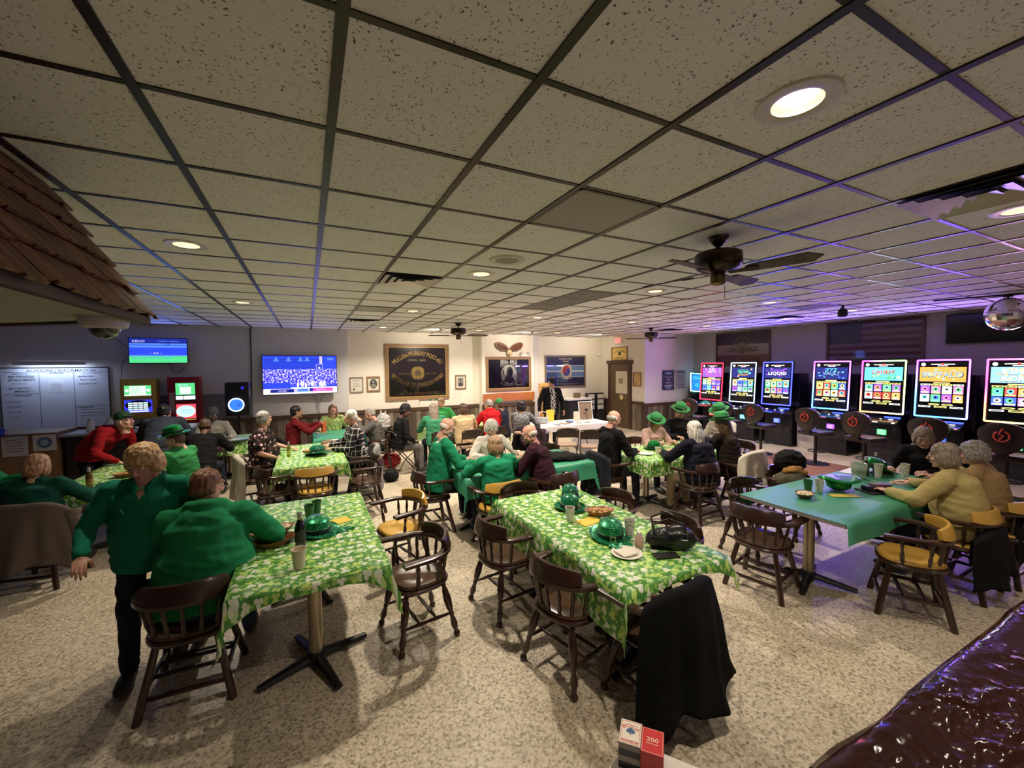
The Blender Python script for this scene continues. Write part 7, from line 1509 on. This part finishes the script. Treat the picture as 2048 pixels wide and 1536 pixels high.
def dbic(b, M):
    for x0, x1, y0, y1 in ((-.029, .029, .0395, .041), (-.029, .029, -.041, -.0395), (-.029, -.0278, -.041, .041), (.0278, .029, -.041, .041)): b.rect(M, x0, x1, y0, y1, 1, .0006)
    put_text(b, M, 'BICYCLE', 0, .024, .052, .013, 1, .0007, arch=.010); b.disc(M, -.006, .004, .008, 2, .0007, 16); b.disc(M, .006, .004, .008, 2, .0007, 16); b.add([M @ Vector(p) for p in ((-.0138, .006, .0008), (.0138, .006, .0008), (0, .020, .0008))], [(0, 1, 2)], 2); b.rect(M, -.0015, .0015, -.010, .004, 2, .0008); b.rect(M, -.026, .026, -.036, -.030, 1, .0006); put_text(b, M, 'PLAYING CARDS', 0, -.033, .046, .0035, 0, .0009)
    return [DRD, mat('spade_blue', (.06, .12, .24), .4)]
def d200(b, M):
    for x0, x1, y0, y1 in ((-.031, .031, .0425, .0435), (-.031, .031, -.0435, -.0425), (-.031, -.030, -.0435, .0435), (.030, .031, -.0435, .0435)): b.rect(M, x0, x1, y0, y1, 1, .0006)
    put_text(b, M, '200', 0, .004, .036, .016, 1, .0008); b.rect(M, -.02, .016, -.012, -.010, 1, .0007); return [mat('deck_pale', (.75, .60, .48), .4)]
def dnone(b, M): return []
zz = .78; A1 = -48
for k in range(3): deck(.902, .972, zz+.0205*k, A1, 'dark card deck under the Bicycle box, %s' % ('bottom one', 'second from the bottom', 'third from the bottom')[k], DRK, DRK if k % 2 == 0 else SIL, dnone)
deck(.902, .972, zz+.0615, A1, 'white Bicycle card deck with a blue spade on top of its stack', CRM, SIL, dbic)
for k in range(2): deck(.942, .917, zz+.0205*k, A1, 'card deck in the lower part of the red stack, %s' % ('bottom one', 'second from the bottom')[k], DRK, mat('deck_navy', (.02, .03, .10), .4) if k == 0 else DRD, dnone)
deck(.942, .917, zz+.041, A1, 'red card deck marked 200 on top of its stack', DRD, DRD, d200, th=.04)
flat(.70, .82, .075, .155, (.015, .015, .03), 'dark phone on the white stand at the bottom edge', -.9, z=.781, cat='phone', name='smartphone', th=.01)
def vinyl():
    t = thing('covered_pool_table', 'pool table under a glossy crinkled dark brown vinyl cover', 'pool table', (0, 0, 0))
    M_V = mat('brown_gloss_vinyl', (.022, .006, .0035), .12, spec=.3, noise_s=2.2, noise_a=.5)
    xa, xb, ya, yb, zt = 1.32, 4.1, -.75, .67, .80
    def hgt(x, y):
        n1 = noise.noise(Vector((x*1.6, y*3.2, 1))); mk = max(0, noise.noise(Vector((x*2.6, y*3.6, 12)))+.25)
        r1 = max(0, 1-abs(noise.noise(Vector((x*3.2-y*1.5, y*9+x*2, 3))))*5)**2; r2 = max(0, 1-abs(noise.noise(Vector((x*7+y*3, y*20-x*4, 8))))*4)**2; r3 = noise.noise(Vector((x*24, y*40, 2)))
        r4 = max(0, 1-abs(noise.noise(Vector((x*14-y*9, y*34, 5))))*4)**2
        return .008*n1+.010*r1*mk*1.4+.008*r2*(mk+.12)*1.6+.004*r4*(mk+.15)*1.5+.002*r3*(mk*2+.3)
    NX, NY = 300, 180
    def f(u, v):
        x = xa+(xb-xa)*u; s = v*(yb-ya+.55); y = ya+s
        if y <= yb: z = zt+hgt(x, y); k = max(0, 1-(yb-y)/.05); z -= .012*k*k
        else: d = y-yb; z = zt-.02-d; y = yb+.015+.02*noise.noise(Vector((x*3, d*2, 5)))+.015*sin(x*9)*min(1, d*4)
        if u < .02: z -= .03*(1-u/.02)
        return (x, y+.012*noise.noise(Vector((x*4, 0, 9))), z)
    MB().grid(NX, NY, f).build('cover', M_V, t, 'all', fix=False)
    MB().add([f(0, j/NY) for j in range(NY+1)]+[(xa-.01, f(0, j/NY)[1], min(.25, f(0, j/NY)[2])) for j in range(NY+1)], [(j, j+1, NY+2+j, NY+1+j) for j in range(NY)]).build('cover_side', M_V, t, fix=False)
    MB().box(xa+.08, xb-.05, ya+.05, yb-.06, .35, .76).build('table_body', mat('pool_body', (.04, .02, .012), .5), t)
    for x in (xa+.25, xb-.3):
        for y in (ya+.2, yb-.2): MB().tube([(x, y, 0), (x, y, .36)], [.05, .07], 12).build('leg', mat('pool_body'), t, True)
vinyl()
